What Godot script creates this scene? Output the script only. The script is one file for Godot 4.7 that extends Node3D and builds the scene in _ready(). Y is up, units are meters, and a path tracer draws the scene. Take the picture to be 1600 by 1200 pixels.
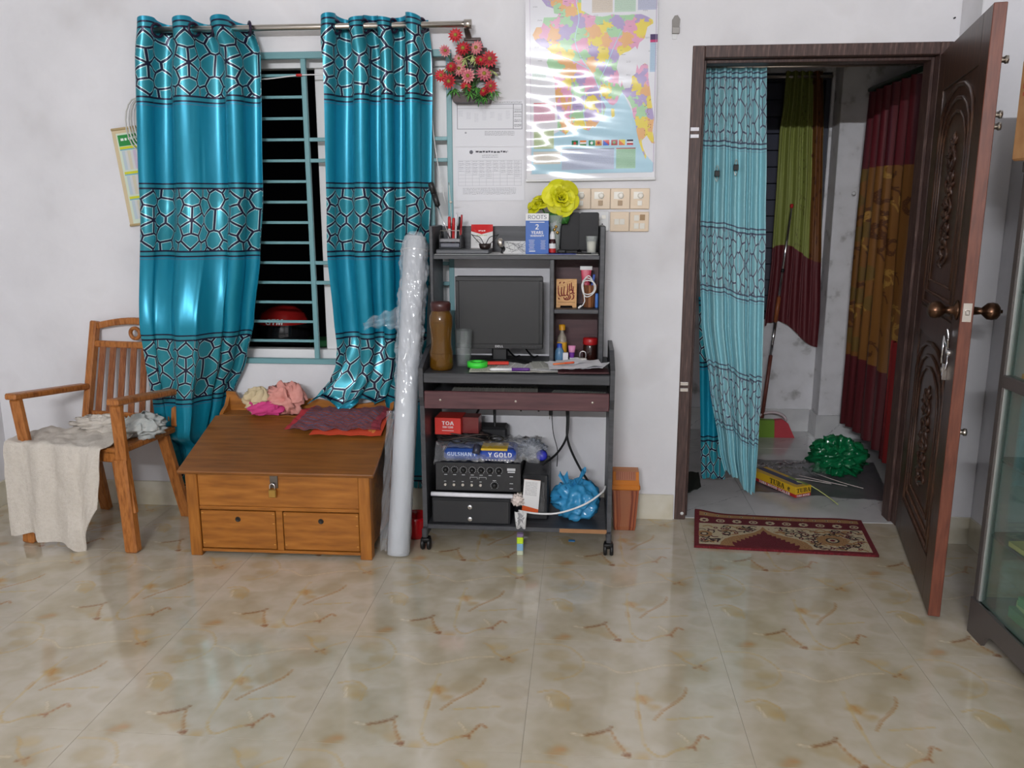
extends Node3D
# A room at night: teal satin curtains, a slant-top chest, a computer desk and an open door into a dark passage.
# Back wall is the plane z = 0, floor y = 0, x runs along the wall, the camera stands at x = 0.

const EYE := Vector3(0, 1.3916, 3.70)
var taken := {}
var M := {}
var noise := FastNoiseLite.new()
var rng := RandomNumberGenerator.new()


func _ready():
	rng.seed = 77
	noise.seed = 5
	noise.frequency = 1.0
	# camera
	var cam := Camera3D.new()
	cam.name = "camera"
	add_child(cam)
	cam.position = EYE
	cam.rotation = Vector3(-0.204694, 0.084158, -0.0008)
	cam.fov = 49.13
	cam.near = 0.02
	cam.current = true
	# night sky, exposure
	var we := WorldEnvironment.new()
	we.name = "environment"
	var env := Environment.new()
	env.background_mode = Environment.BG_COLOR
	env.background_color = Color(0.010, 0.011, 0.014)
	env.ambient_light_source = Environment.AMBIENT_SOURCE_DISABLED
	env.tonemap_mode = Environment.TONE_MAPPER_LINEAR
	env.tonemap_exposure = 0.63
	env.sdfgi_enabled = true
	env.ssao_enabled = true
	env.ssil_enabled = true
	we.environment = env
	add_child(we)
	make_materials()
	build_lamp(Vector3(-0.55, 2.50, 6.86))
	build_room()
	build_floor()
	build_window()
	build_door()
	var before := get_child_count()
	build_passage()
	sink(before)
	build_curtains()
	build_cabinet()
	build_chest()
	build_chair()
	build_desk()
	build_desk_goods()
	build_under_desk()
	build_wall_goods()
	build_floor_goods()


# the passage floor lies level with the room: set its things down from their drafting height
func sink(from: int):
	for i in range(from, get_child_count()):
		get_child(i).position += Vector3(0.015, -0.018, -0.065)


# ---------------------------------------------------------------- lamp
func build_lamp(at: Vector3):
	var t = thing("tube_light", "white batten tube light on the wall facing the window", "lamp", at)
	var st = S()
	box(st, Vector3(0, 0, 0.055), Vector3(1.26, 0.05, 0.05), 0.006)
	for s in [-1, 1]:
		box(st, Vector3(s * 0.615, 0, 0.015), Vector3(0.03, 0.045, 0.05), 0.004)
	put(st, "batten", mat(Color8(225, 225, 222), 0.5), t)
	st = S(true)
	tube(st, [Vector3(-0.6, 0, 0.006), Vector3(0.6, 0, 0.006)], 0.013, 12)
	var glow := mat(Color(1, 1, 1), 0.4)
	glow.emission_enabled = true
	glow.emission = Color(0.975, 0.982, 1.0)
	glow.emission_energy_multiplier = 2.0
	put(st, "tube", glow, t)
	var l := AreaLight3D.new()
	l.name = "tube_glow"
	l.area_size = Vector2(1.2, 0.04)
	l.area_normalize_energy = true
	l.light_energy = 26.0
	l.light_color = Color(0.975, 0.982, 1.0)
	l.shadow_enabled = true
	l.area_range = 14.0
	l.position = at + Vector3(0, 0, -0.03)
	add_child(l)


# ---------------------------------------------------------------- scene helpers
func numbered(n: String) -> String:
	if not taken.has(n):
		taken[n] = 0
		return n
	taken[n] += 1
	return "%s_%03d" % [n, taken[n]]


func thing(n, label, category, at = Vector3.ZERO, turn = 0.0, group = ""):
	var o := Node3D.new()
	o.name = numbered(n)
	add_child(o)
	o.position = at
	o.rotation.y = turn
	tag(o, label, category, group)
	return o


func tag(o, label, category, group = ""):
	o.set_meta("label", label)
	o.set_meta("category", category)
	if group:
		o.set_meta("group", group)
	return o


func struct(n):
	var o := Node3D.new()
	o.name = n
	o.set_meta("kind", "structure")
	add_child(o)
	return o


func put(st, n: String, m, parent = self, at = Vector3.ZERO, basis = Basis()):
	var o := MeshInstance3D.new()
	o.name = numbered(n) if parent == self else n
	if st is SurfaceTool:
		st.generate_normals()
		o.mesh = st.commit()
	else:
		o.mesh = st
	o.material_override = m
	o.transform = Transform3D(basis, at)
	parent.add_child(o, true)
	return o


func lone(st, n, m, label, category, at = Vector3.ZERO, basis = Basis(), group = ""):
	return tag(put(st, n, m, self, at, basis), label, category, group)


func words(parent, text: String, at: Vector3, height: float, m, basis = Basis(), bold = true, wide = 1.0, serif = false):
	var f := SystemFont.new()
	f.font_names = PackedStringArray(["Droid Serif" if serif else "Droid Sans"])
	f.font_weight = 700 if bold else 400
	var t := TextMesh.new()
	t.font = f
	t.text = text
	t.font_size = 32
	t.pixel_size = height / 23.0
	t.depth = 0.0006
	t.curve_step = 2.0
	var o := MeshInstance3D.new()
	o.name = "lettering"
	o.mesh = t
	o.material_override = m
	o.transform = Transform3D(basis * Basis.from_scale(Vector3(wide, 1, 1)), at)
	parent.add_child(o, true)
	return o


# ---------------------------------------------------------------- mesh helpers
func S(smooth = false) -> SurfaceTool:
	var st := SurfaceTool.new()
	st.begin(Mesh.PRIMITIVE_TRIANGLES)
	st.set_smooth_group(0 if smooth else -1)
	return st


func tri(st, a, b, c, ua = Vector2.ZERO, ub = Vector2.ZERO, uc = Vector2.ZERO):
	st.set_uv(ua); st.add_vertex(a)
	st.set_uv(ub); st.add_vertex(b)
	st.set_uv(uc); st.add_vertex(c)


func tri_out(st, a, b, c, centre, ua = Vector2.ZERO, ub = Vector2.ZERO, uc = Vector2.ZERO):
	var n = (a - c).cross(a - b)
	if n.dot((a + b + c) / 3.0 - centre) < 0.0:
		tri(st, a, c, b, ua, uc, ub)
	else:
		tri(st, a, b, c, ua, ub, uc)


func quad_out(st, a, b, c, d, centre, uv = null):
	if uv == null:
		tri_out(st, a, b, c, centre)
		tri_out(st, a, c, d, centre)
	else:
		tri_out(st, a, b, c, centre, uv[0], uv[1], uv[2])
		tri_out(st, a, c, d, centre, uv[0], uv[2], uv[3])


# chamfered box; uv on every face runs 0..1 across the face
func box(st, c: Vector3, s: Vector3, b = 0.003, basis = Basis()):
	var h = s / 2.0
	b = minf(b, minf(h.x, minf(h.y, h.z)) * 0.45)
	var U = [Vector2(0, 1), Vector2(1, 1), Vector2(1, 0), Vector2(0, 0)]
	for ax in 3:
		var u = (ax + 1) % 3
		var v = (ax + 2) % 3
		if ax == 0: u = 2; v = 1
		if ax == 1: u = 0; v = 2
		if ax == 2: u = 0; v = 1
		for sg in [-1.0, 1.0]:
			var q = []
			for k in [[-1, -1], [1, -1], [1, 1], [-1, 1]]:
				var p := Vector3.ZERO
				p[ax] = sg * h[ax]
				p[u] = k[0] * (h[u] - b)
				p[v] = k[1] * (h[v] - b)
				q.append(c + basis * p)
			quad_out(st, q[0], q[1], q[2], q[3], c, U)
	if b <= 0.0:
		return
	for ax in 3:
		var u = (ax + 1) % 3
		var v = (ax + 2) % 3
		for su in [-1.0, 1.0]:
			for sv in [-1.0, 1.0]:
				var q = []
				for k in [[-1, 0], [1, 0], [1, 1], [-1, 1]]:
					var p := Vector3.ZERO
					p[ax] = k[0] * (h[ax] - b)
					p[u] = su * (h[u] - (b if k[1] == 0 else 0.0))
					p[v] = sv * (h[v] - (b if k[1] == 1 else 0.0))
					q.append(c + basis * p)
				quad_out(st, q[0], q[1], q[2], q[3], c)
	for sx in [-1.0, 1.0]:
		for sy in [-1.0, 1.0]:
			for sz in [-1.0, 1.0]:
				var sv3 := Vector3(sx, sy, sz)
				var q = []
				for ax in 3:
					var p = Vector3(h.x - b, h.y - b, h.z - b)
					p[ax] = h[ax]
					q.append(c + basis * (p * sv3))
				tri_out(st, q[0], q[1], q[2], c)


# box between two corners
func bx(st, x0, x1, y0, y1, z0, z1, b = 0.003):
	box(st, Vector3((x0 + x1) / 2.0, (y0 + y1) / 2.0, (z0 + z1) / 2.0), Vector3(absf(x1 - x0), absf(y1 - y0), absf(z1 - z0)), b)


# a bar of rectangular section between two points
func bar(st, a: Vector3, b: Vector3, w: float, d: float, bev = 0.003, up = Vector3.UP):
	var y = (b - a).normalized()
	var x = y.cross(up)
	if x.length() < 0.01:
		x = y.cross(Vector3.BACK)
	x = x.normalized()
	box(st, (a + b) / 2.0, Vector3(w, a.distance_to(b), d), bev, Basis(x, y, x.cross(y)))


func tube(st, pts, r, n = 8, caps = true, flat = 1.0):
	var rings = []
	var prev := Vector3.ZERO
	var m = pts.size()
	for i in m:
		var d = (pts[mini(i + 1, m - 1)] - pts[maxi(i - 1, 0)]).normalized()
		var x: Vector3
		if i == 0:
			x = d.cross(Vector3.UP)
			if x.length() < 0.1:
				x = d.cross(Vector3.RIGHT)
		else:
			x = prev - d * prev.dot(d)
		x = x.normalized()
		prev = x
		var y = d.cross(x)
		var rr = r[i] if r is Array else r
		var ring = []
		for k in n:
			var a = TAU * k / n
			ring.append(pts[i] + (x * cos(a) + y * sin(a) * flat) * rr)
		rings.append(ring)
	for i in m - 1:
		for k in n:
			var k2 = (k + 1) % n
			var c = (pts[i] + pts[i + 1]) / 2.0
			quad_out(st, rings[i][k], rings[i][k2], rings[i + 1][k2], rings[i + 1][k], c, [Vector2(float(k) / n, float(i) / m), Vector2(float(k + 1) / n, float(i) / m), Vector2(float(k + 1) / n, float(i + 1) / m), Vector2(float(k) / n, float(i + 1) / m)])
	if caps:
		for e in [0, m - 1]:
			var inn = pts[1] if e == 0 else pts[m - 2]
			for k in n:
				tri_out(st, pts[e], rings[e][k], rings[e][(k + 1) % n], inn)


func smooth_path(pts, steps = 6):
	var out = []
	for i in pts.size() - 1:
		var p0 = pts[maxi(i - 1, 0)]
		var p3 = pts[mini(i + 2, pts.size() - 1)]
		for k in steps:
			out.append(pts[i].cubic_interpolate(pts[i + 1], p0, p3, float(k) / steps))
	out.append(pts[-1])
	return out


# profile of (radius, height); uv runs round and up
func lathe(st, prof, n = 20, at = Vector3.ZERO, basis = Basis(), sx = 1.0, sz = 1.0):
	for i in prof.size() - 1:
		var p = prof[i]
		var q = prof[i + 1]
		for k in n:
			var a0 = TAU * k / n
			var a1 = TAU * (k + 1) / n
			var e0 = Vector3(cos(a0) * sx, 0, sin(a0) * sz)
			var e1 = Vector3(cos(a1) * sx, 0, sin(a1) * sz)
			var A = at + basis * (e0 * p.x + Vector3(0, p.y, 0))
			var B = at + basis * (e1 * p.x + Vector3(0, p.y, 0))
			var C = at + basis * (e1 * q.x + Vector3(0, q.y, 0))
			var D = at + basis * (e0 * q.x + Vector3(0, q.y, 0))
			var u0 = float(k) / n
			var u1 = float(k + 1) / n
			var v0 = 1.0 - float(i) / (prof.size() - 1)
			var v1 = 1.0 - float(i + 1) / (prof.size() - 1)
			# profile running upward has its outside to the right
			if p.x > 1e-5:
				tri(st, A, B, C, Vector2(u0, v0), Vector2(u1, v0), Vector2(u1, v1))
			if q.x > 1e-5:
				tri(st, A, C, D, Vector2(u0, v0), Vector2(u1, v1), Vector2(u0, v1))


# extrude a polygon (in local xy) from z0 to z1
func prism(st, poly, z0, z1, xf = Transform3D()):
	var idx = Geometry2D.triangulate_polygon(PackedVector2Array(poly))
	var ccw = not Geometry2D.is_polygon_clockwise(PackedVector2Array(poly))
	for i in range(0, idx.size(), 3):
		var a = poly[idx[i]]; var b = poly[idx[i + 1]]; var c = poly[idx[i + 2]]
		var s = (b - a).cross(c - a)
		for z in [z0, z1]:
			var A = xf * Vector3(a.x, a.y, z); var B = xf * Vector3(b.x, b.y, z); var C = xf * Vector3(c.x, c.y, z)
			if (s > 0) == (z == maxf(z0, z1)):
				tri(st, A, C, B)
			else:
				tri(st, A, B, C)
	var n = poly.size()
	for i in n:
		var a = poly[i]; var b = poly[(i + 1) % n]
		var lo = minf(z0, z1); var hi = maxf(z0, z1)
		var A = xf * Vector3(a.x, a.y, lo); var B = xf * Vector3(b.x, b.y, lo); var C = xf * Vector3(b.x, b.y, hi); var D = xf * Vector3(a.x, a.y, hi)
		if ccw:
			tri(st, A, C, B); tri(st, A, D, C)
		else:
			tri(st, A, B, C); tri(st, A, C, D)


# a cloth or paper: f(u, v) -> Vector3, with thickness th; uv scaled by us, vs
func sheet(st, nu, nv, f: Callable, th = 0.0, us = 1.0, vs = 1.0):
	var P = []
	for j in nv + 1:
		var r = []
		for i in nu + 1:
			r.append(f.call(float(i) / nu, float(j) / nv))
		P.append(r)
	var N = []
	for j in nv + 1:
		var r = []
		for i in nu + 1:
			var du = P[j][mini(i + 1, nu)] - P[j][maxi(i - 1, 0)]
			var dv = P[mini(j + 1, nv)][i] - P[maxi(j - 1, 0)][i]
			r.append(dv.cross(du).normalized())
		N.append(r)
	var sides = [0.0] if th == 0.0 else [0.5, -0.5]
	for s in sides:
		st.set_smooth_group(1 if s >= 0 else 2)
		for j in nv:
			for i in nu:
				var q = []
				var w = []
				for k in [[0, 0], [1, 0], [1, 1], [0, 1]]:
					q.append(P[j + k[1]][i + k[0]] + N[j + k[1]][i + k[0]] * th * s)
					w.append(Vector2(float(i + k[0]) / nu * us, float(j + k[1]) / nv * vs))
				if s >= 0:
					tri(st, q[0], q[2], q[1], w[0], w[2], w[1]); tri(st, q[0], q[3], q[2], w[0], w[3], w[2])
				else:
					tri(st, q[0], q[1], q[2], w[0], w[1], w[2]); tri(st, q[0], q[2], q[3], w[0], w[2], w[3])
	if th > 0.0:
		st.set_smooth_group(3)
		var rim = []
		for i in nu: rim.append([0, i, 0, i + 1])
		for j in nv: rim.append([j, nu, j + 1, nu])
		for i in nu: rim.append([nv, nu - i, nv, nu - i - 1])
		for j in nv: rim.append([nv - j, 0, nv - j - 1, 0])
		for e in rim:
			var a = P[e[0]][e[1]]; var b = P[e[2]][e[3]]
			var na = N[e[0]][e[1]] * th * 0.5; var nb = N[e[2]][e[3]] * th * 0.5
			var ua = Vector2(float(e[1]) / nu * us, float(e[0]) / nv * vs)
			var ub = Vector2(float(e[3]) / nu * us, float(e[2]) / nv * vs)
			tri(st, a + na, b + nb, b - nb, ua, ub, ub)
			tri(st, a + na, b - nb, a - na, ua, ub, ua)
	st.set_smooth_group(0)


# a crumpled lump: a sphere pushed in and out along its own creases
func lump(st, c: Vector3, r: Vector3, amp = 0.25, freq = 2.0, sd = 1, nu = 40, nv = 24, floor_y = -INF):
	noise.seed = sd
	noise.fractal_octaves = 2
	noise.fractal_gain = 0.35
	var P = []
	for j in nv + 1:
		var row = []
		for i in nu:
			var a = TAU * i / nu
			var b = PI * j / nv
			var d = Vector3(sin(b) * cos(a), cos(b), sin(b) * sin(a))
			var k = 1.0 - amp * absf(noise.get_noise_3dv(d * freq)) * 2.4 + amp * 0.35 * noise.get_noise_3dv(d * freq * 1.7 + Vector3(9, 4, 2))
			var p = c + d * r * k
			p.y = maxf(p.y, floor_y)
			row.append(p)
		P.append(row)
	noise.fractal_gain = 0.5
	for j in nv:
		for i in nu:
			var i2 = (i + 1) % nu
			var u = [Vector2(float(i) / nu, float(j) / nv), Vector2(float(i + 1) / nu, float(j) / nv), Vector2(float(i + 1) / nu, float(j + 1) / nv), Vector2(float(i) / nu, float(j + 1) / nv)]
			tri(st, P[j][i], P[j][i2], P[j + 1][i2], u[0], u[1], u[2])
			tri(st, P[j][i], P[j + 1][i2], P[j + 1][i], u[0], u[2], u[3])


func table(rows, t):
	# rows: [key, a, b, ...] sorted by falling key; linear between
	if t >= rows[0][0]: return rows[0].slice(1)
	for i in rows.size() - 1:
		if t >= rows[i + 1][0]:
			var k = (rows[i][0] - t) / (rows[i][0] - rows[i + 1][0])
			k = k * k * (3 - 2 * k) * 0.5 + k * 0.5
			var out = []
			for c in range(1, rows[i].size()):
				out.append(lerpf(rows[i][c], rows[i + 1][c], k))
			return out
	return rows[-1].slice(1)


# ---------------------------------------------------------------- pictures
func canvas(w, h, col) -> Image:
	var im := Image.create_empty(w, h, false, Image.FORMAT_RGB8)
	im.fill(col)
	return im


func c_rect(im, x, y, w, h, col):
	im.fill_rect(Rect2i(int(x), int(y), maxi(1, int(w)), maxi(1, int(h))), col)


func c_frame(im, x, y, w, h, t, col):
	c_rect(im, x, y, w, t, col); c_rect(im, x, y + h - t, w, t, col)
	c_rect(im, x, y, t, h, col); c_rect(im, x + w - t, y, t, h, col)


func c_disc(im, x, y, r, col):
	for dy in range(-int(r), int(r) + 1):
		var w = sqrt(maxf(r * r - dy * dy, 0.0))
		c_rect(im, x - w, y + dy, 2 * w, 1, col)


func c_line(im, a, b, w, col):
	var n = int(a.distance_to(b) / maxf(0.6, w * 0.35)) + 1
	for k in n + 1:
		var p = a.lerp(b, float(k) / n)
		if w < 2.5:
			c_rect(im, p.x - w / 2, p.y - w / 2, roundi(w), roundi(w), col)
		else:
			c_disc(im, p.x, p.y, w / 2.0, col)


func c_path(im, pts, w, col):
	for i in pts.size() - 1:
		c_line(im, pts[i], pts[i + 1], w, col)


func c_poly(im, pts, col):
	var y0 = INF
	var y1 = -INF
	for p in pts:
		y0 = minf(y0, p.y); y1 = maxf(y1, p.y)
	for y in range(maxi(0, int(y0)), mini(im.get_height() - 1, int(y1)) + 1):
		var xs = []
		for i in pts.size():
			var a = pts[i]; var b = pts[(i + 1) % pts.size()]
			var yy = y + 0.5
			if (a.y <= yy) != (b.y <= yy):
				xs.append(a.x + (yy - a.y) / (b.y - a.y) * (b.x - a.x))
		xs.sort()
		for i in range(0, xs.size() - 1, 2):
			c_rect(im, roundf(xs[i]), y, roundf(xs[i + 1]) - roundf(xs[i]), 1, col)


# grey scribble standing for lines of small print
func c_print(im, x, y, w, h, col, lines = 1, sd = 1):
	var r := RandomNumberGenerator.new()
	r.seed = sd
	for k in lines:
		var cx = x
		while cx < x + w:
			var ww = r.randf_range(2, 8) * maxf(1.0, h / 6.0)
			c_rect(im, cx, y + k * h * 1.7 + r.randf_range(0, h * 0.3), minf(ww, x + w - cx), h * 0.7, col)
			cx += ww + maxf(1.0, h / 4.0)


func tex(im: Image) -> ImageTexture:
	return ImageTexture.create_from_image(im)


func noise_image(w, h, sd, freq, oct = 4, kind = FastNoiseLite.TYPE_SIMPLEX_SMOOTH) -> Image:
	var n := FastNoiseLite.new()
	n.seed = sd
	n.noise_type = kind
	n.frequency = freq
	n.fractal_octaves = oct
	return n.get_seamless_image(w, h)


# colour a grey noise by a ramp of colours
func ramp(im: Image, cols: Array) -> Image:
	var lut := PackedByteArray()
	for i in 256:
		var t = i / 255.0 * (cols.size() - 1)
		var k = mini(int(t), cols.size() - 2)
		var c: Color = cols[k].lerp(cols[k + 1], t - k)
		lut.append(c.r8); lut.append(c.g8); lut.append(c.b8)
	im.convert(Image.FORMAT_L8)
	var d := im.get_data()
	var out := PackedByteArray()
	out.resize(d.size() * 3)
	for i in d.size():
		var v = d[i] * 3
		out[i * 3] = lut[v]; out[i * 3 + 1] = lut[v + 1]; out[i * 3 + 2] = lut[v + 2]
	return Image.create_from_data(im.get_width(), im.get_height(), false, Image.FORMAT_RGB8, out)


func mat(col, rough = 0.6, metal = 0.0, t = null) -> StandardMaterial3D:
	var m := StandardMaterial3D.new()
	m.albedo_color = col
	m.roughness = rough
	m.metallic = metal
	if t:
		m.albedo_texture = t
	m.cull_mode = BaseMaterial3D.CULL_DISABLED
	return m


func tri_mat(im: Image, scale: Vector3, rough = 0.6, world = false) -> StandardMaterial3D:
	var m := mat(Color(1, 1, 1), rough, 0.0, tex(im))
	m.uv1_triplanar = true
	m.uv1_world_triplanar = world
	m.uv1_scale = scale
	return m


func bumpy(m: StandardMaterial3D, im: Image, amount = 1.0):
	var b: Image = im.duplicate()
	b.convert(Image.FORMAT_RGBA8)
	b.bump_map_to_normal_map(amount * 4.0)
	m.normal_enabled = true
	m.normal_texture = tex(b)
	return m


func clear(col: Color, alpha, rough = 0.02) -> StandardMaterial3D:
	var m := mat(Color(col.r, col.g, col.b, alpha), rough)
	m.transparency = BaseMaterial3D.TRANSPARENCY_ALPHA
	return m


func make_materials():
	M.white = mat(Color8(226, 226, 226), 0.5)
	M.black = mat(Color8(16, 16, 18), 0.5)
	M.ink = mat(Color8(25, 25, 30), 0.6)
	M.paper = mat(Color8(230, 230, 234), 0.7)
	M.steel = mat(Color8(196, 190, 182), 0.28, 1.0)
	M.chrome = mat(Color8(225, 225, 228), 0.12, 1.0)
	M.brass = mat(Color8(205, 165, 90), 0.3, 1.0)
	M.bronze = mat(Color8(92, 66, 50), 0.28, 0.9)
	M.cable = mat(Color8(20, 20, 22), 0.5)
	M.red = mat(Color8(190, 32, 34), 0.45)
	M.teal_paint = mat(Color8(112, 160, 166), 0.4)
	M.desk = tri_mat(ramp(noise_image(128, 128, 3, 0.02), [Color8(46, 47, 51), Color8(60, 61, 65), Color8(72, 73, 76)]), Vector3(1.2, 14, 14), 0.42)
	M.maroon = tri_mat(ramp(noise_image(128, 128, 4, 0.02), [Color8(66, 36, 40), Color8(82, 47, 51), Color8(92, 56, 58)]), Vector3(1.5, 16, 16), 0.45)
	var g = noise_image(256, 256, 9, 0.02, 5)
	M.chest = tri_mat(ramp(g.duplicate(), [Color8(132, 78, 22), Color8(160, 98, 32), Color8(180, 116, 48)]), Vector3(0.8, 6, 6), 0.38)
	M.chest_up = tri_mat(ramp(g.duplicate(), [Color8(132, 78, 22), Color8(160, 98, 32), Color8(180, 116, 48)]), Vector3(6, 0.8, 6), 0.38)
	M.lid = tri_mat(ramp(g.duplicate(), [Color8(108, 66, 26), Color8(134, 82, 34), Color8(152, 96, 42)]), Vector3(0.7, 9, 9), 0.34)
	M.chair = tri_mat(ramp(noise_image(256, 256, 21, 0.025, 4), [Color8(112, 60, 24), Color8(160, 96, 42), Color8(184, 118, 60), Color8(150, 88, 38)]), Vector3(7, 1.6, 7), 0.4)
	M.slat = tri_mat(ramp(noise_image(256, 256, 22, 0.025, 4), [Color8(118, 66, 38), Color8(150, 92, 56), Color8(176, 118, 78)]), Vector3(12, 1.5, 12), 0.4)
	M.door_dark = tri_mat(ramp(noise_image(256, 256, 31, 0.03, 5), [Color8(34, 20, 15), Color8(54, 33, 25), Color8(74, 47, 34), Color8(116, 80, 52)]), Vector3(9, 0.7, 9), 0.34)
	M.door_edge = tri_mat(ramp(noise_image(256, 256, 32, 0.03, 4), [Color8(88, 44, 30), Color8(110, 58, 40), Color8(124, 70, 50)]), Vector3(9, 0.9, 9), 0.4)
	M.door_frame = tri_mat(ramp(noise_image(256, 256, 33, 0.03, 5), [Color8(52, 36, 34), Color8(70, 50, 46), Color8(84, 62, 56), Color8(120, 100, 90)]), Vector3(10, 1.0, 10), 0.5)
	var wn = noise_image(512, 512, 41, 0.006, 5)
	M.wall = tri_mat(ramp(wn, [Color8(216, 214, 216), Color8(226, 225, 228), Color8(230, 229, 232), Color8(233, 232, 235), Color8(226, 224, 226)]), Vector3(0.45, 0.45, 0.45), 0.82, true)
	bumpy(M.wall, noise_image(256, 256, 42, 0.03, 4), 0.18)
	M.wall_stained = tri_mat(ramp(noise_image(512, 512, 43, 0.012, 5), [Color8(150, 148, 146), Color8(220, 219, 221), Color8(227, 226, 229), Color8(230, 229, 232)]), Vector3(0.9, 0.9, 0.9), 0.8, true)
	M.skirting = tri_mat(ramp(noise_image(256, 256, 44, 0.015, 4), [Color8(196, 188, 164), Color8(214, 208, 190), Color8(222, 218, 204)]), Vector3(1.4, 1.4, 1.4), 0.15, true)
	M.marble = tri_mat(marble_image(), Vector3(0.9, 0.9, 0.9), 0.12, true)
	M.plastic_clear = clear(Color(0.97, 0.98, 1.0), 0.07, 0.10)
	M.glass = clear(Color(0.75, 0.9, 0.86), 0.10, 0.02)


func marble_image() -> Image:
	var im = ramp(noise_image(512, 512, 51, 0.006, 4), [Color8(188, 188, 188), Color8(204, 204, 204), Color8(212, 212, 212), Color8(198, 198, 200)])
	var r := RandomNumberGenerator.new()
	r.seed = 12
	for k in 9:
		var p := Vector2(r.randf() * 512, r.randf() * 512)
		var d := Vector2(1, -0.8).normalized()
		for i in 60:
			c_disc(im, fposmod(p.x, 512), fposmod(p.y, 512), r.randf_range(0.6, 2.2), Color8(166, 166, 170))
			p += d.rotated(r.randf_range(-0.4, 0.4)) * 4
	return im


# ---------------------------------------------------------------- room shell
func build_room():
	var X0 := -2.77
	var X1 := 1.65
	var Z1 := 6.95
	var T := 0.13
	var w = struct("wall_back")
	var st = S()
	# pieces round the window (x -1.78..-0.57, y 0.71..2.045) and the door (x 0.433..1.462, y 0..2.048)
	bx(st, X0 - T, -1.78, 0, 3.0, -T, 0, 0)
	bx(st, -1.78, -0.57, 0, 0.71, -T, 0, 0)
	bx(st, -1.78, -0.57, 2.045, 3.0, -T, 0, 0)
	bx(st, -0.57, 0.433, 0, 3.0, -T, 0, 0)
	bx(st, 0.433, 1.462, 2.048, 3.0, -T, 0, 0)
	bx(st, 1.462, X1 + T, 0, 3.0, -T, 0, 0)
	put(st, "plaster", M.wall, w)
	st = S()
	bx(st, 1.478, X1, 0, 3.0, 0.0, 0.19, 0.004)
	put(st, "corner_column", M.wall, w)
	for d in [["wall_left", X0 - T, X0, 0.0, Z1], ["wall_right", X1, X1 + T, 0.0, Z1], ["wall_front", X0 - T, X1 + T, Z1, Z1 + T]]:
		st = S()
		bx(st, d[1], d[2], 0, 3.0, d[3], d[4], 0)
		put(st, d[0], M.wall).set_meta("kind", "structure")
	st = S()
	bx(st, X0 - T, X1 + T, 3.0, 3.12, -T, Z1 + T, 0)
	put(st, "ceiling", mat(Color8(232, 231, 230), 0.85)).set_meta("kind", "structure")
	# skirting tiles
	var b = struct("baseboard_back")
	var x = -2.77
	while x < 0.42:
		var x1 = minf(x + 0.6, 0.428)
		st = S()
		bx(st, x + 0.0008, x1 - 0.0008, 0, 0.118, 0, 0.012, 0.0015)
		put(st, "skirting_tile", M.skirting, b)
		x += 0.6
	st = S()
	bx(st, 1.478, 1.649, 0, 0.118, 0.19, 0.202, 0.0015)
	put(st, "skirting_tile", M.skirting, b)
	b = struct("baseboard_left")
	for k in 10:
		st = S()
		bx(st, X0, X0 + 0.012, 0, 0.118, 0.013 + k * 0.6, 0.611 + k * 0.6, 0.0015)
		put(st, "skirting_tile", M.skirting, b)
	b = struct("baseboard_right")
	for k in 10:
		st = S()
		bx(st, X1 - 0.012, X1, 0, 0.118, 0.203 + k * 0.6, 0.801 + k * 0.6, 0.0015)
		put(st, "skirting_tile", M.skirting, b)


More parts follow.
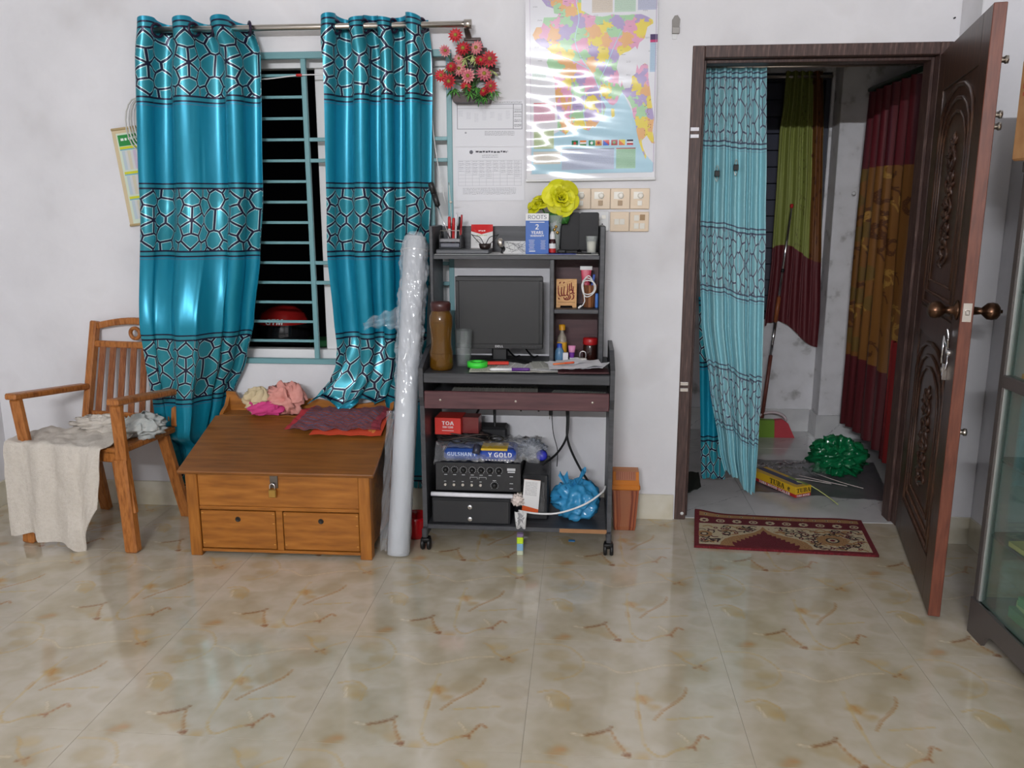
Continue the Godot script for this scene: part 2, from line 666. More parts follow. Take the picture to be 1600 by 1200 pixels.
func tile_image() -> Image:
	var n = 512
	var im = ramp(noise_image(n, n, 61, 0.0045, 4), [Color8(186, 179, 160), Color8(194, 187, 170), Color8(203, 198, 185), Color8(210, 206, 197), Color8(199, 193, 178)])
	var soft := Image.create_empty(64, 64, false, Image.FORMAT_RGBA8)
	soft.fill(Color8(176, 158, 116, 0))
	var L = [[0.13, 0.55, 3.4, 190, 166, 112, 120], [0.17, 0.62, 2.6, 192, 164, 104, 130], [0.165, 0.955, 2.4, 190, 148, 100, 150], [0.13, 0.985, 1.8, 190, 150, 104, 120],
		[0.557, 0.545, 2.6, 200, 160, 98, 160], [0.60, 0.60, 2.4, 190, 160, 108, 130], [0.66, 0.50, 3.6, 184, 170, 138, 110], [0.70, 0.45, 3.0, 182, 170, 142, 90],
		[0.34, 0.87, 4.0, 178, 160, 120, 120], [0.41, 0.93, 2.6, 188, 160, 112, 120], [0.33, 0.76, 5.0, 184, 176, 156, 90], [0.14, 0.16, 4.0, 190, 172, 132, 90], [0.20, 0.28, 3.4, 188, 170, 128, 110],
		[0.12, 0.36, 3.4, 190, 174, 138, 100], [0.36, 0.14, 4.5, 196, 182, 152, 70], [0.80, 0.30, 5.0, 186, 176, 152, 90], [0.92, 0.52, 4.6, 184, 176, 158, 90], [0.95, 0.72, 4.0, 186, 178, 160, 90],
		[0.25, 0.46, 4.5, 190, 182, 162, 80], [0.72, 0.88, 3.0, 196, 182, 148, 90], [0.52, 0.98, 2.2, 200, 168, 112, 110], [0.80, 0.10, 3.0, 200, 176, 124, 100], [0.88, 0.22, 2.0, 190, 150, 96, 110], [0.48, 0.68, 5.0, 196, 190, 172, 70], [0.9, 0.9, 5, 190, 182, 164, 70]]
	for a in L:
		var c := Color8(a[3], a[4], a[5], a[6])
		var r = a[2]
		for dy in range(-5, 6):
			for dx in range(-6, 7):
				if dx * dx * 0.75 + dy * dy * 1.3 < r * r:
					var px = posmod(int(a[0] * 64) + dx, 64)
					var py = posmod(int(a[1] * 64) + dy, 64)
					var o = soft.get_pixel(px, py)
					c.a = maxf(o.a, a[6] / 255.0 * 0.85)
					soft.set_pixel(px, py, c)
	soft.resize(36, 36, Image.INTERPOLATE_LANCZOS)
	soft.resize(n, n, Image.INTERPOLATE_CUBIC)
	im.convert(Image.FORMAT_RGBA8)
	im.blend_rect(soft, Rect2i(0, 0, n, n), Vector2i.ZERO)
	# pale and honey-coloured veins, then the brown marks
	var vein := Image.create_empty(n, n, false, Image.FORMAT_RGBA8)
	vein.fill(Color8(205, 180, 128, 0))
	var smear := Image.create_empty(n / 4, n / 4, false, Image.FORMAT_RGBA8)
	smear.fill(Color8(190, 160, 110, 0))
	var V = [
		[Color8(206, 178, 122, 120), 5, [[0.20, 0.08], [0.26, 0.17], [0.27, 0.27], [0.22, 0.36], [0.13, 0.40]]],
		[Color8(232, 222, 196, 150), 5, [[0.27, 0.22], [0.36, 0.24], [0.46, 0.31], [0.58, 0.27], [0.69, 0.22], [0.80, 0.21]]],
		[Color8(206, 172, 104, 130), 5, [[0.05, 0.52], [0.13, 0.50], [0.20, 0.56], [0.20, 0.66]]],
		[Color8(238, 232, 214, 170), 6, [[0.10, 0.56], [0.12, 0.64]]],
		[Color8(214, 186, 118, 130), 4, [[0.66, 0.70], [0.76, 0.68], [0.87, 0.66]]],
		[Color8(214, 186, 118, 120), 4, [[0.54, 0.40], [0.53, 0.55], [0.53, 0.70], [0.54, 0.90]]],
		[Color8(196, 146, 78, 150), 7, [[0.527, 0.645], [0.53, 0.70]]],
		[Color8(206, 172, 108, 150), 5, [[0.543, 0.90], [0.57, 0.95], [0.61, 0.975], [0.67, 0.93], [0.727, 0.902]]],
		[Color8(210, 176, 112, 150), 4, [[0.735, 0.072], [0.78, 0.12], [0.80, 0.17], [0.863, 0.223]]],
		[Color8(214, 184, 128, 140), 4, [[0.863, 0.223], [0.90, 0.17], [0.97, 0.12]]],
		[Color8(214, 190, 140, 120), 4, [[0.0, 0.06], [0.12, 0.05], [0.2, 0.08]]],
		[Color8(236, 228, 208, 150), 5, [[0.70, 0.80], [0.74, 0.86]]],
		[Color8(240, 234, 216, 170), 5, [[0.22, 0.84], [0.277, 0.85]]],
		[Color8(176, 122, 72, 170), 4, [[0.778, 0.43], [0.765, 0.48], [0.738, 0.528], [0.655, 0.622], [0.60, 0.707]]],
		[Color8(182, 128, 78, 160), 5, [[0.393, 0.797], [0.42, 0.88], [0.455, 0.955], [0.462, 0.985]]],
		[Color8(150, 104, 68, 170), 7, [[0.285, 0.848], [0.34, 0.828], [0.393, 0.797]]],
		[Color8(128, 84, 52, 190), 4, [[0.29, 0.845], [0.34, 0.825], [0.388, 0.80], [0.40, 0.775]]],
		[Color8(140, 84, 50, 200), 5, [[0.45, 0.965], [0.475, 0.99]]],
		[Color8(140, 84, 50, 200), 4, [[0.445, 0.985], [0.475, 0.968]]],
		[Color8(166, 104, 62, 190), 5, [[0.727, 0.902], [0.753, 0.892], [0.78, 0.845], [0.80, 0.81], [0.83, 0.823]]],
		[Color8(146, 88, 54, 190), 4, [[0.753, 0.892], [0.765, 0.92]]],
		[Color8(150, 98, 58, 180), 5, [[0.84, 0.23], [0.863, 0.223], [0.885, 0.205]]],
		[Color8(184, 140, 90, 150), 3, [[0.863, 0.223], [0.90, 0.26]]],
		[Color8(196, 150, 96, 150), 8, [[0.55, 0.52], [0.565, 0.57]]],
	]
	for v in V:
		var pts = []
		for p in v[2]:
			pts.append(Vector2(p[0], p[1]) * n)
		pts = smooth2(pts)
		var vc: Color = v[0]
		vc.a *= 0.60
		c_path(vein, pts, maxf(v[1] * 1.0, 3.2), vc)
		vc.a *= 0.55
		var half = []
		for q in pts:
			half.append(q / 4.0)
		c_path(smear, half, maxf(v[1] * 0.55, 1.6), vc)
	smear.resize(n, n, Image.INTERPOLATE_CUBIC)
	im.blend_rect(smear, Rect2i(0, 0, n, n), Vector2i.ZERO)
	vein.resize(84, 84, Image.INTERPOLATE_BILINEAR)
	vein.resize(n, n, Image.INTERPOLATE_CUBIC)
	im.blend_rect(vein, Rect2i(0, 0, n, n), Vector2i.ZERO)
	im.convert(Image.FORMAT_RGB8)
	return im


func smooth2(pts, steps = 5):
	var out = []
	for i in pts.size() - 1:
		var p0 = pts[maxi(i - 1, 0)]
		var p3 = pts[mini(i + 2, pts.size() - 1)]
		for k in steps:
			out.append(pts[i].cubic_interpolate(pts[i + 1], p0, p3, float(k) / steps))
	out.append(pts[-1])
	return out


func build_floor():
	var f = struct("floor")
	var st = S()
	bx(st, -2.9, 1.78, -0.12, -0.0012, -0.02, 7.08, 0)
	put(st, "grout_bed", mat(Color8(150, 142, 126), 0.8), f)
	var m := mat(Color(1, 1, 1), 0.09, 0.0, tex(tile_image()))
	m.specular_mode = BaseMaterial3D.SPECULAR_SCHLICK_GGX
	m.metallic_specular = 0.68
	m.albedo_color = Color(0.985, 0.96, 0.92)
	# lattice measured on the seams
	var full: Mesh = null
	for j in range(-1, 13):
		for i in range(-5, 4):
			var x0 = -0.14 + 0.6 * i
			var z0 = -0.049 + 0.6 * j
			var a = maxf(x0, -2.77); var b = minf(x0 + 0.6, 1.65)
			var c = maxf(z0, -0.02); var d = minf(z0 + 0.6, 6.95)
			if b - a < 0.01 or d - c < 0.01:
				continue
			var whole = b - a > 0.599 and d - c > 0.599
			var g := 0.0006
			if not (whole and full):
				st = S()
				var A = Vector3(a + g - x0, 0, c + g - z0); var B = Vector3(b - g - x0, 0, c + g - z0); var C = Vector3(b - g - x0, 0, d - g - z0); var D = Vector3(a + g - x0, 0, d - g - z0)
				var uv = []
				for p in [A, B, C, D]:
					uv.append(Vector2(p.x / 0.6, p.z / 0.6))
				var low = Vector3(0, -0.01, 0)
				tri(st, A, B, C, uv[0], uv[1], uv[2]); tri(st, A, C, D, uv[0], uv[2], uv[3])
				for e in [[A, B, uv[0]], [B, C, uv[1]], [C, D, uv[2]], [D, A, uv[3]]]:
					quad_out(st, e[0], e[1], e[1] + low, e[0] + low, (A + C) / 2, [e[2], e[2], e[2], e[2]])
				st.generate_normals()
				var mesh = st.commit()
				if whole:
					full = mesh
				put(mesh, "tile", m, f, Vector3(x0, 0, z0))
			else:
				put(full, "tile", m, f, Vector3(x0, 0, z0))


# ---------------------------------------------------------------- window
func build_window():
	var w = struct("window_1")
	var t := 0.016
	var st = S()
	bx(st, -1.78, -0.567, 2.022, 2.05, -0.02, 0.006, 0.002)
	bx(st, -1.78, -0.567, 0.70, 0.724, -0.02, 0.012, 0.002)
	bx(st, -1.78, -1.755, 0.724, 2.022, -0.02, 0.006, 0.002)
	bx(st, -0.59, -0.567, 0.724, 2.022, -0.02, 0.006, 0.002)
	put(st, "grille_frame", M.teal_paint, w)
	for x in [-1.206, -0.66]:
		st = S()
		bx(st, x - 0.011, x + 0.011, 0.724, 2.022, -0.014, 0.004, 0.002)
		put(st, "grille_upright", M.teal_paint, w)
	var ys = []
	for k in 14:
		ys.append(0.805 + 0.0885 * k)
	for k in ys.size():
		st = S()
		bx(st, -1.755, -1.217, ys[k] - 0.006, ys[k] + 0.006, -0.012, 0.0, 0.0015)
		put(st, "grille_bar", M.teal_paint, w)
	for k in [3, 4, 9, 10]:
		st = S()
		bx(st, -1.195, -0.671, ys[k] - 0.008, ys[k] + 0.008, -0.012, 0.002, 0.0015)
		put(st, "grille_bar", M.teal_paint, w)
		st = S()
		bx(st, -0.649, -0.59, ys[k] - 0.008, ys[k] + 0.008, -0.012, 0.002, 0.0015)
		put(st, "grille_bar", M.teal_paint, w)
	for k in [5, 6, 8, 12]:
		st = S()
		bx(st, -0.80, -0.671, ys[k] - 0.008, ys[k] + 0.008, -0.012, 0.002, 0.0015)
		put(st, "grille_bar", M.teal_paint, w)
	# white sliding window behind the grille: both sashes stand pushed to the right, the left half is open to the night
	var wm := mat(Color8(240, 240, 240), 0.35)
	st = S()
	bx(st, -1.78, -0.57, 1.995, 2.045, -0.125, -0.07, 0.002)
	bx(st, -1.78, -0.57, 0.71, 0.755, -0.125, -0.07, 0.002)
	bx(st, -1.78, -1.745, 0.755, 1.995, -0.125, -0.07, 0.002)
	bx(st, -0.60, -0.57, 0.755, 1.995, -0.125, -0.07, 0.002)
	put(st, "sash_frame", wm, w)
	st = S()
	bx(st, -1.187, -0.60, 0.755, 1.995, -0.115, -0.09, 0.003)
	put(st, "white_sash", wm, w)
	# the ledge outside in the dark, and what stands on it
	st = S()
	bx(st, -2.2, -0.3, 0.60, 0.68, -0.75, -0.131, 0.01)
	put(st, "window_ledge", mat(Color8(70, 66, 60), 0.9)).set_meta("kind", "structure")
	var hm = thing("helmet", "red and black helmet on the ledge outside the window bars", "helmet", Vector3(-1.51, 0.682, -0.42))
	st = S(true)
	lathe(st, [Vector2(0.0, 0.24), Vector2(0.06, 0.232), Vector2(0.105, 0.205), Vector2(0.125, 0.165), Vector2(0.13, 0.15)], 24)
	put(st, "shell", mat(Color8(150, 30, 28), 0.2), hm)
	st = S(true)
	lathe(st, [Vector2(0.13, 0.15), Vector2(0.137, 0.11), Vector2(0.137, 0.06), Vector2(0.125, 0.01), Vector2(0.0, 0.0)], 24)
	put(st, "visor", mat(Color8(24, 24, 26), 0.12), hm)
	words(hm, "GTM", Vector3(0, 0.168, 0.128), 0.03, M.white, Basis(Vector3.RIGHT, -0.5))
	st = S()
	box(st, Vector3(0, 0.02, 0), Vector3(0.5, 0.035, 0.16), 0.012)
	lone(st, "folded_cloth", mat(Color8(28, 92, 48), 0.8), "dark green folded cloth under the helmet outside the window", "cloth", Vector3(-1.45, 0.6805, -0.645))
	# curtain wire with red ends tied across the bars, and a slack cord on the right
	var cw = thing("curtain_wire", "thin white curtain wire with red ends hooked across the window bars", "wire", Vector3(-1.4, 1.95, 0.012))
	st = S(true)
	tube(st, smooth_path([Vector3(-0.25, -0.01, 0), Vector3(0.0, -0.012, 0.004), Vector3(0.185, 0.004, 0), Vector3(0.31, 0.004, 0)]), 0.0028, 6)
	put(st, "wire", M.white, cw)
	for x in [0.178, 0.318]:
		st = S(true)
		tube(st, [Vector3(x - 0.012, 0.004, 0), Vector3(x + 0.012, 0.004, 0)], 0.006, 8)
		put(st, "hook_cap", M.red, cw)
	st = S(true)
	tube(st, smooth_path([Vector3(0.745, -0.02, 0.0), Vector3(0.75, -0.20, 0.004), Vector3(0.775, -0.40, 0.002), Vector3(0.80, -0.53, 0.0)]), 0.0025, 6)
	put(st, "slack_end", M.white, cw)
	# steel rod with a bracket at each end
	var r = thing("curtain_rod", "brushed steel curtain rod above the window", "rod", Vector3(-1.17, 2.13, 0.09))
	st = S(true)
	tube(st, [Vector3(-0.705, 0, 0), Vector3(0.695, 0, 0)], 0.0125, 14)
	put(st, "rod", M.steel, r)
	for s in [-1, 1]:
		st = S(true)
		tube(st, [Vector3(s * 0.672, 0, 0), Vector3(s * 0.702, 0, 0)], 0.018, 14)
		put(st, "end_cap", M.steel, r)
		st = S()
		bar(st, Vector3(s * 0.68, -0.01, 0), Vector3(s * 0.68, -0.045, -0.085), 0.026, 0.012, 0.003)
		put(st, "bracket", M.steel, r)


# ---------------------------------------------------------------- door
func build_door():
	var f = struct("trim_1")
	var m = M.door_frame
	var st = S()
	bx(st, 0.433, 0.483, 0.0, 2.048, -0.128, 0.004, 0.003)
	bx(st, 0.483, 0.497, 0.0, 1.999, -0.128, -0.045, 0.002)
	put(st, "jamb", m, f)
	st = S()
	bx(st, 1.412, 1.462, 0.0, 2.048, -0.128, 0.004, 0.003)
	bx(st, 1.398, 1.412, 0.0, 1.999, -0.128, -0.045, 0.002)
	put(st, "jamb", m, f)
	st = S()
	bx(st, 0.483, 1.412, 2.0, 2.048, -0.128, 0.004, 0.003)
	bx(st, 0.497, 1.398, 1.986, 2.0, -0.128, -0.045, 0.002)
	put(st, "head", m, f)
	for y in [1.683, 0.60]:
		for k in 2:
			st = S()
			bx(st, 0.436, 0.472, y + k * 0.028, y + k * 0.028 + 0.016, 0.004, 0.009, 0.001)
			put(st, "strike_plate", M.chrome, f)
	st = S(true)
	lathe(st, [Vector2(0, 0.006), Vector2(0.006, 0.004), Vector2(0.008, 0)], 10, Vector3(0.468, 0.03, 0.005), Basis(Vector3.RIGHT, PI / 2))
	put(st, "screw", M.white, f)
	# leaf, swung into the room
	var d := Node3D.new()
	d.name = "door_1"
	d.set_meta("kind", "structure")
	add_child(d)
	d.position = Vector3(1.408, 0.012, 0.022)
	d.rotation.y = atan2(-0.9757, -0.219)
	var dm = M.door_dark
	st = S()
	bx(st, 0, 0.892, 0, 1.985, -0.036, -0.006, 0.003)
	put(st, "core", dm, d)
	for a in [[0.0, 0.125, 0.0, 1.985], [0.765, 0.892, 0.0, 1.985]]:
		st = S()
		bx(st, a[0], a[1], a[2], a[3], -0.007, 0.0, 0.003)
		put(st, "stile", dm, d)
	for a in [[0.0, 0.16], [0.90, 1.0], [1.83, 1.985]]:
		st = S()
		bx(st, 0.125, 0.765, a[0], a[1], -0.007, 0.0, 0.003)
		put(st, "rail", dm, d)
	# carved panels: concentric mouldings and a twisting vine
	for a in [[0.16, 0.90], [1.0, 1.83]]:
		for k in 3:
			var q = 0.018 + k * 0.045
			st = S(true)
			var p = []
			var x0 = 0.125 + q; var x1 = 0.765 - q; var y0 = a[0] + q; var y1 = a[1] - q
			var top = []
			for i in 9:
				var an = PI * i / 8.0
				top.append(Vector3((x0 + x1) / 2 + cos(an) * (x1 - x0) / 2, y1 - 0.14 + sin(an) * 0.14, -0.004))
			p = [Vector3(x1, y0, -0.004)] + top + [Vector3(x0, y0, -0.004), Vector3(x1, y0, -0.004)]
			tube(st, p, 0.0085 - k * 0.0015, 8, true)
			put(st, "moulding", dm, d)
		st = S(true)
		var vine = []
		for i in 60:
			var t = i / 59.0
			vine.append(Vector3(0.445 + sin(t * 17.0) * 0.09 * (1.0 - t * 0.4), lerpf(a[0] + 0.18, a[1] - 0.2, t), -0.004))
		tube(st, vine, 0.007, 6)
		for i in 10:
			var t = (i + 0.5) / 10.0
			var c = Vector3(0.445 - sin(t * 17.0) * 0.05, lerpf(a[0] + 0.18, a[1] - 0.2, t), -0.005)
			for k in 5:
				var an = TAU * k / 5.0 + i
				tube(st, [c, c + Vector3(cos(an), sin(an), 0.1) * 0.028, c + Vector3(cos(an + 0.3), sin(an + 0.3), 0) * 0.045], [0.005, 0.009, 0.002], 6)
		put(st, "carving", dm, d)
	st = S()
	bx(st, 0.892, 0.9, 0, 1.985, -0.037, 0.001, 0.002)
	put(st, "edge_lipping", M.door_edge, d).set_meta("label", "lighter reddish wood edge of the door leaf")
	# knob set
	for s in [1, -1]:
		var b = Basis(Vector3.RIGHT, PI / 2 * s)
		var k = put(lathe_st([Vector2(0.001, 0), Vector2(0.034, 0.0), Vector2(0.032, 0.006), Vector2(0.014, 0.012), Vector2(0.011, 0.035), Vector2(0.018, 0.042), Vector2(0.027, 0.052), Vector2(0.029, 0.066), Vector2(0.026, 0.08), Vector2(0.016, 0.088), Vector2(0.0, 0.09)], 20), "knob", M.bronze, d, Vector3(0.838, 1.055, 0.0 if s > 0 else -0.036), b)
		if s < 0:
			k.position.z = -0.036
			put(lathe_st([Vector2(0.006, 0), Vector2(0.006, 0.008), Vector2(0, 0.008)], 8), "knob_button", M.bronze, k, Vector3(0, 0.088, 0))
	st = S()
	bx(st, 0.9, 0.9015, 1.025, 1.085, -0.031, -0.005, 0.0005)
	put(st, "latch_plate", M.steel, d)
	st = S()
	bx(st, 0.9, 0.908, 1.047, 1.063, -0.024, -0.012, 0.002)
	put(st, "latch_tongue", M.steel, d)
	# old hook and hasp under the knob
	var h = thing("door_hasp", "small chrome hook and hasp below the bronze door knob", "hasp", d.position, d.rotation.y)
	st = S(true)
	tube(st, [Vector3(0.735, 0.955, 0.012), Vector3(0.735, 0.86, 0.012)], 0.004, 8)
	put(st, "drop_bar", M.chrome, h)
	st = S(true)
	tube(st, smooth_path([Vector3(0.735, 0.955, 0.012), Vector3(0.745, 0.935, 0.008), Vector3(0.77, 0.925, 0.006), Vector3(0.785, 0.95, 0.006), Vector3(0.78, 0.985, 0.012)]), 0.004, 6)
	tube(st, smooth_path([Vector3(0.77, 0.90, 0.006), Vector3(0.775, 0.93, 0.008), Vector3(0.80, 0.925, 0.008), Vector3(0.815, 0.955, 0.014)]), 0.004, 6)
	tube(st, smooth_path([Vector3(0.79, 0.895, 0.006), Vector3(0.81, 0.88, 0.008), Vector3(0.812, 0.85, 0.012)]), 0.0035, 6)
	put(st, "scroll", M.chrome, h)
	put(lathe_st([Vector2(0.011, 0), Vector2(0.010, 0.008), Vector2(0, 0.011)], 12), "rivet", M.chrome, h, Vector3(0.785, 0.905, 0), Basis(Vector3.RIGHT, PI / 2))
	st = S()
	bx(st, 0.725, 0.765, 0.815, 0.862, 0.0, 0.008, 0.002)
	bx(st, 0.775, 0.781, 0.81, 0.86, 0.0, 0.014, 0.001)
	put(st, "hasp_plate", M.chrome, h)
	put(lathe_st([Vector2(0.009, 0), Vector2(0.009, 0.006), Vector2(0.004, 0.006), Vector2(0.004, 0.0)], 12), "hasp_eye", M.steel, h, Vector3(0.745, 0.84, 0.008), Basis(Vector3.RIGHT, PI / 2))
	# bolts on the hidden face show past the edge
	for y in [1.825, 1.665, 1.63, 0.655]:
		put(lathe_st([Vector2(0.009, 0), Vector2(0.009, 0.012), Vector2(0.013, 0.016), Vector2(0.012, 0.024), Vector2(0, 0.027)], 12), "bolt_knob", M.steel, d, Vector3(0.872, y, -0.036), Basis(Vector3.RIGHT, -PI / 2))


func lathe_st(prof, n = 16):
	var st = S(true)
	lathe(st, prof, n)
	return st


# ---------------------------------------------------------------- passage behind the door
func build_passage():
	var f = struct("floor_passage")
	for j in 3:
		for i in 3:
			var st = S()
			bx(st, 0.2 + i * 0.6 + 0.0006, minf(0.8 + i * 0.6, 1.80) - 0.0006, -0.1, 0.02, maxf(-0.555 - j * 0.6, -1.62) + 0.0006, 0.044 - j * 0.6 - 0.0006, 0.0008)
			put(st, "marble_tile", M.marble, f)
	var st = S()
	# back wall of the passage with a window opening x 0.95..1.42, y 0.735..2.2
	bx(st, 0.1, 0.95, 0, 2.9, -1.72, -1.58, 0)
	bx(st, 0.95, 1.43, 0, 0.735, -1.72, -1.58, 0)
	bx(st, 0.95, 1.43, 2.2, 2.9, -1.72, -1.58, 0)
	bx(st, 1.43, 1.92, 0, 2.9, -1.72, -1.58, 0)
	put(st, "wall_passage_back", M.wall_stained).set_meta("kind", "structure")
	st = S()
	bx(st, 1.445, 1.80, 0.02, 2.9, -1.579, -1.42, 0.004)
	put(st, "wall_passage_pillar", M.wall_stained).set_meta("kind", "structure")
	for d in [["wall_passage_left", 0.1, 0.2, -1.58, -0.066], ["wall_passage_right", 1.80, 1.92, -1.58, -0.066]]:
		st = S()
		bx(st, d[1], d[2], 0, 2.9, d[3], d[4], 0)
		put(st, d[0], M.wall_stained).set_meta("kind", "structure")
	st = S()
	bx(st, 0.1, 1.92, 2.9, 3.0, -1.72, -0.067, 0)
	put(st, "ceiling_passage", mat(Color8(232, 231, 230), 0.85)).set_meta("kind", "structure")
	var b = struct("baseboard_passage")
	st = S()
	bx(st, 0.2, 0.80, 0.02, 0.165, -1.58, -1.566, 0.0015); put(st, "skirting_tile", M.marble, b)
	st = S()
	bx(st, 0.802, 1.43, 0.02, 0.165, -1.58, -1.566, 0.0015); put(st, "skirting_tile", M.marble, b)
	st = S()
	bx(st, 1.432, 1.80, 0.02, 0.165, -1.42, -1.406, 0.0015); put(st, "skirting_tile", M.marble, b)
	st = S()
	bx(st, 1.432, 1.4445, 0.02, 0.165, -1.566, -1.4205, 0.0015); put(st, "skirting_tile", M.marble, b)
	# its window: dark frame with bars and shelf-like louvres
	var w = struct("window_2")
	st = S()
	bx(st, 0.95, 1.43, 0.735, 0.775, -1.66, -1.60, 0.002)
	bx(st, 0.95, 1.43, 2.16, 2.2, -1.66, -1.60, 0.002)
	bx(st, 0.95, 0.98, 0.775, 2.16, -1.66, -1.60, 0.002)
	bx(st, 1.40, 1.43, 0.775, 2.16, -1.66, -1.60, 0.002)
	put(st, "window_frame", mat(Color8(60, 62, 74), 0.5), w)
	for k in 14:
		st = S()
		box(st, Vector3(1.19, 0.83 + k * 0.098, -1.65), Vector3(0.41, 0.094, 0.006), 0.001, Basis(Vector3.RIGHT, -0.16))
		put(st, "louvre", mat(Color8(72, 74, 90), 0.35), w)
	# green and maroon curtain
	var im = canvas(128, 256, Color8(140, 148, 74))
	var r := RandomNumberGenerator.new()
	r.seed = 3
	for k in 90:
		c_rect(im, r.randi_range(58, 78), r.randi_range(8, 170), 1, 2, Color8(98, 92, 50))
	c_rect(im, 100, 0, 28, 256, Color8(118, 72, 34))
	for k in 40:
		c_disc(im, r.randi_range(101, 126), r.randi_range(0, 176), 2, Color8(84, 44, 24))
	c_rect(im, 0, 174, 128, 82, Color8(98, 34, 40))
	var g = thing("curtain", "pale green curtain with a maroon hem over the passage window", "curtain")
	st = S(true)
	var G = [[2.2, 1.15, 1.36], [2.03, 1.145, 1.373], [1.855, 1.13, 1.385], [1.492, 1.133, 1.405], [1.099, 1.128, 1.422], [0.73, 1.11, 1.437], [0.60, 1.12, 1.437]]
	sheet(st, 48, 30, func(u, v):
		var y = lerpf(2.2, 0.62 + 0.05 * sin(u * 5.0) + 0.08 * (1.0 - u), v)
		var e = table(G, y)
		return Vector3(lerpf(e[0], e[1], u), y, -1.54 + 0.022 * sin(u * 31.0 + v * 2.0) + 0.012 * sin(u * 63.0) + 0.008 * sin(v * 9 + u * 7))
	, 0.0015)
	put(st, "cloth", mat(Color(1, 1, 1), 0.6, 0.0, tex(im)), g)
	st = S(true)
	tube(st, [Vector3(0.98, 2.17, -1.54), Vector3(1.42, 2.17, -1.54)], 0.009, 8)
	put(st, "curtain_pole", M.steel, g)
	# gold curtain on the side doorway, its rod runs towards the room
	im = canvas(256, 512, Color8(134, 88, 38))
	for k in 46:
		var p := Vector2(r.randi_range(10, 246), r.randi_range(120, 392))
		for a in 3:
			var c = []
			for i in 8:
				var an = i * 0.62 + a
				c.append(p + Vector2(cos(an), sin(an)) * (4.0 + i * 1.6))
			c_path(im, c, 1.6, Color8(92, 52, 24) if k % 3 else Color8(176, 132, 62))
	for k in 24:
		c_disc(im, r.randi_range(0, 120), r.randi_range(120, 390), 12, Color8(118, 90, 40))
	c_rect(im, 0, 0, 256, 112, Color8(104, 28, 38))
	c_rect(im, 0, 398, 256, 114, Color8(90, 26, 32))
	for k in 26:
		c_rect(im, r.randi_range(0, 255), 0, 3, 112, Color8(84, 30, 42))
	g = thing("curtain", "gold patterned curtain with maroon top and hem in the passage doorway", "curtain")
	st = S(true)
	sheet(st, 60, 34, func(u, v):
		var z = lerpf(-1.40, -0.60, u)
		var y = lerpf(2.05, 0.13 + 0.03 * sin(u * 4.0), v)
		return Vector3(1.60 + 0.035 * sin(u * 40.0) + 0.012 * sin(u * 83.0 + v * 3.0) - 0.05 * v * sin(u * 3.0) * (1 - u), y, z)
	, 0.0015)
	put(st, "cloth", mat(Color(1, 1, 1), 0.55, 0.0, tex(im)), g)
	st = S(true)
	tube(st, [Vector3(1.60, 2.075, -1.47), Vector3(1.60, 2.075, -0.35)], 0.014, 10)
	put(st, "curtain_pole", mat(Color8(24, 60, 48), 0.4), g)
	put(lathe_st([Vector2(0.002, 0), Vector2(0.022, 0.004), Vector2(0.026, 0.016), Vector2(0.016, 0.03), Vector2(0, 0.032)], 14), "finial", mat(Color8(30, 30, 30), 0.4), g, Vector3(1.60, 2.075, -1.47), Basis(Vector3.RIGHT, -PI / 2))
	for z in [-0.50, -1.40]:
		st = S()
		bx(st, 1.60, 1.80, 2.06, 2.09, z, z + 0.015, 0.002)
		put(st, "pole_bracket", mat(Color8(30, 30, 30), 0.4), g)
	put(lathe_st([Vector2(0.012, 0), Vector2(0.012, 0.004), Vector2(0.009, 0.01), Vector2(0, 0.012)], 14), "white_button", M.white, g, Vector3(1.545, 1.50, -1.39), Basis(Vector3.RIGHT, PI / 2))
	st = S(true)
	sheet(st, 10, 20, func(u, v):
		return Vector3(1.57 + 0.014 * sin(u * 9.0), lerpf(0.75, 0.115, v), lerpf(-0.66, -0.54, u))
	, 0.002)
	put(st, "trailing_edge", mat(Color8(150, 36, 38), 0.6), g)


# ---------------------------------------------------------------- satin curtains
const REPEAT_W := 0.30
const REPEAT_H := 0.645


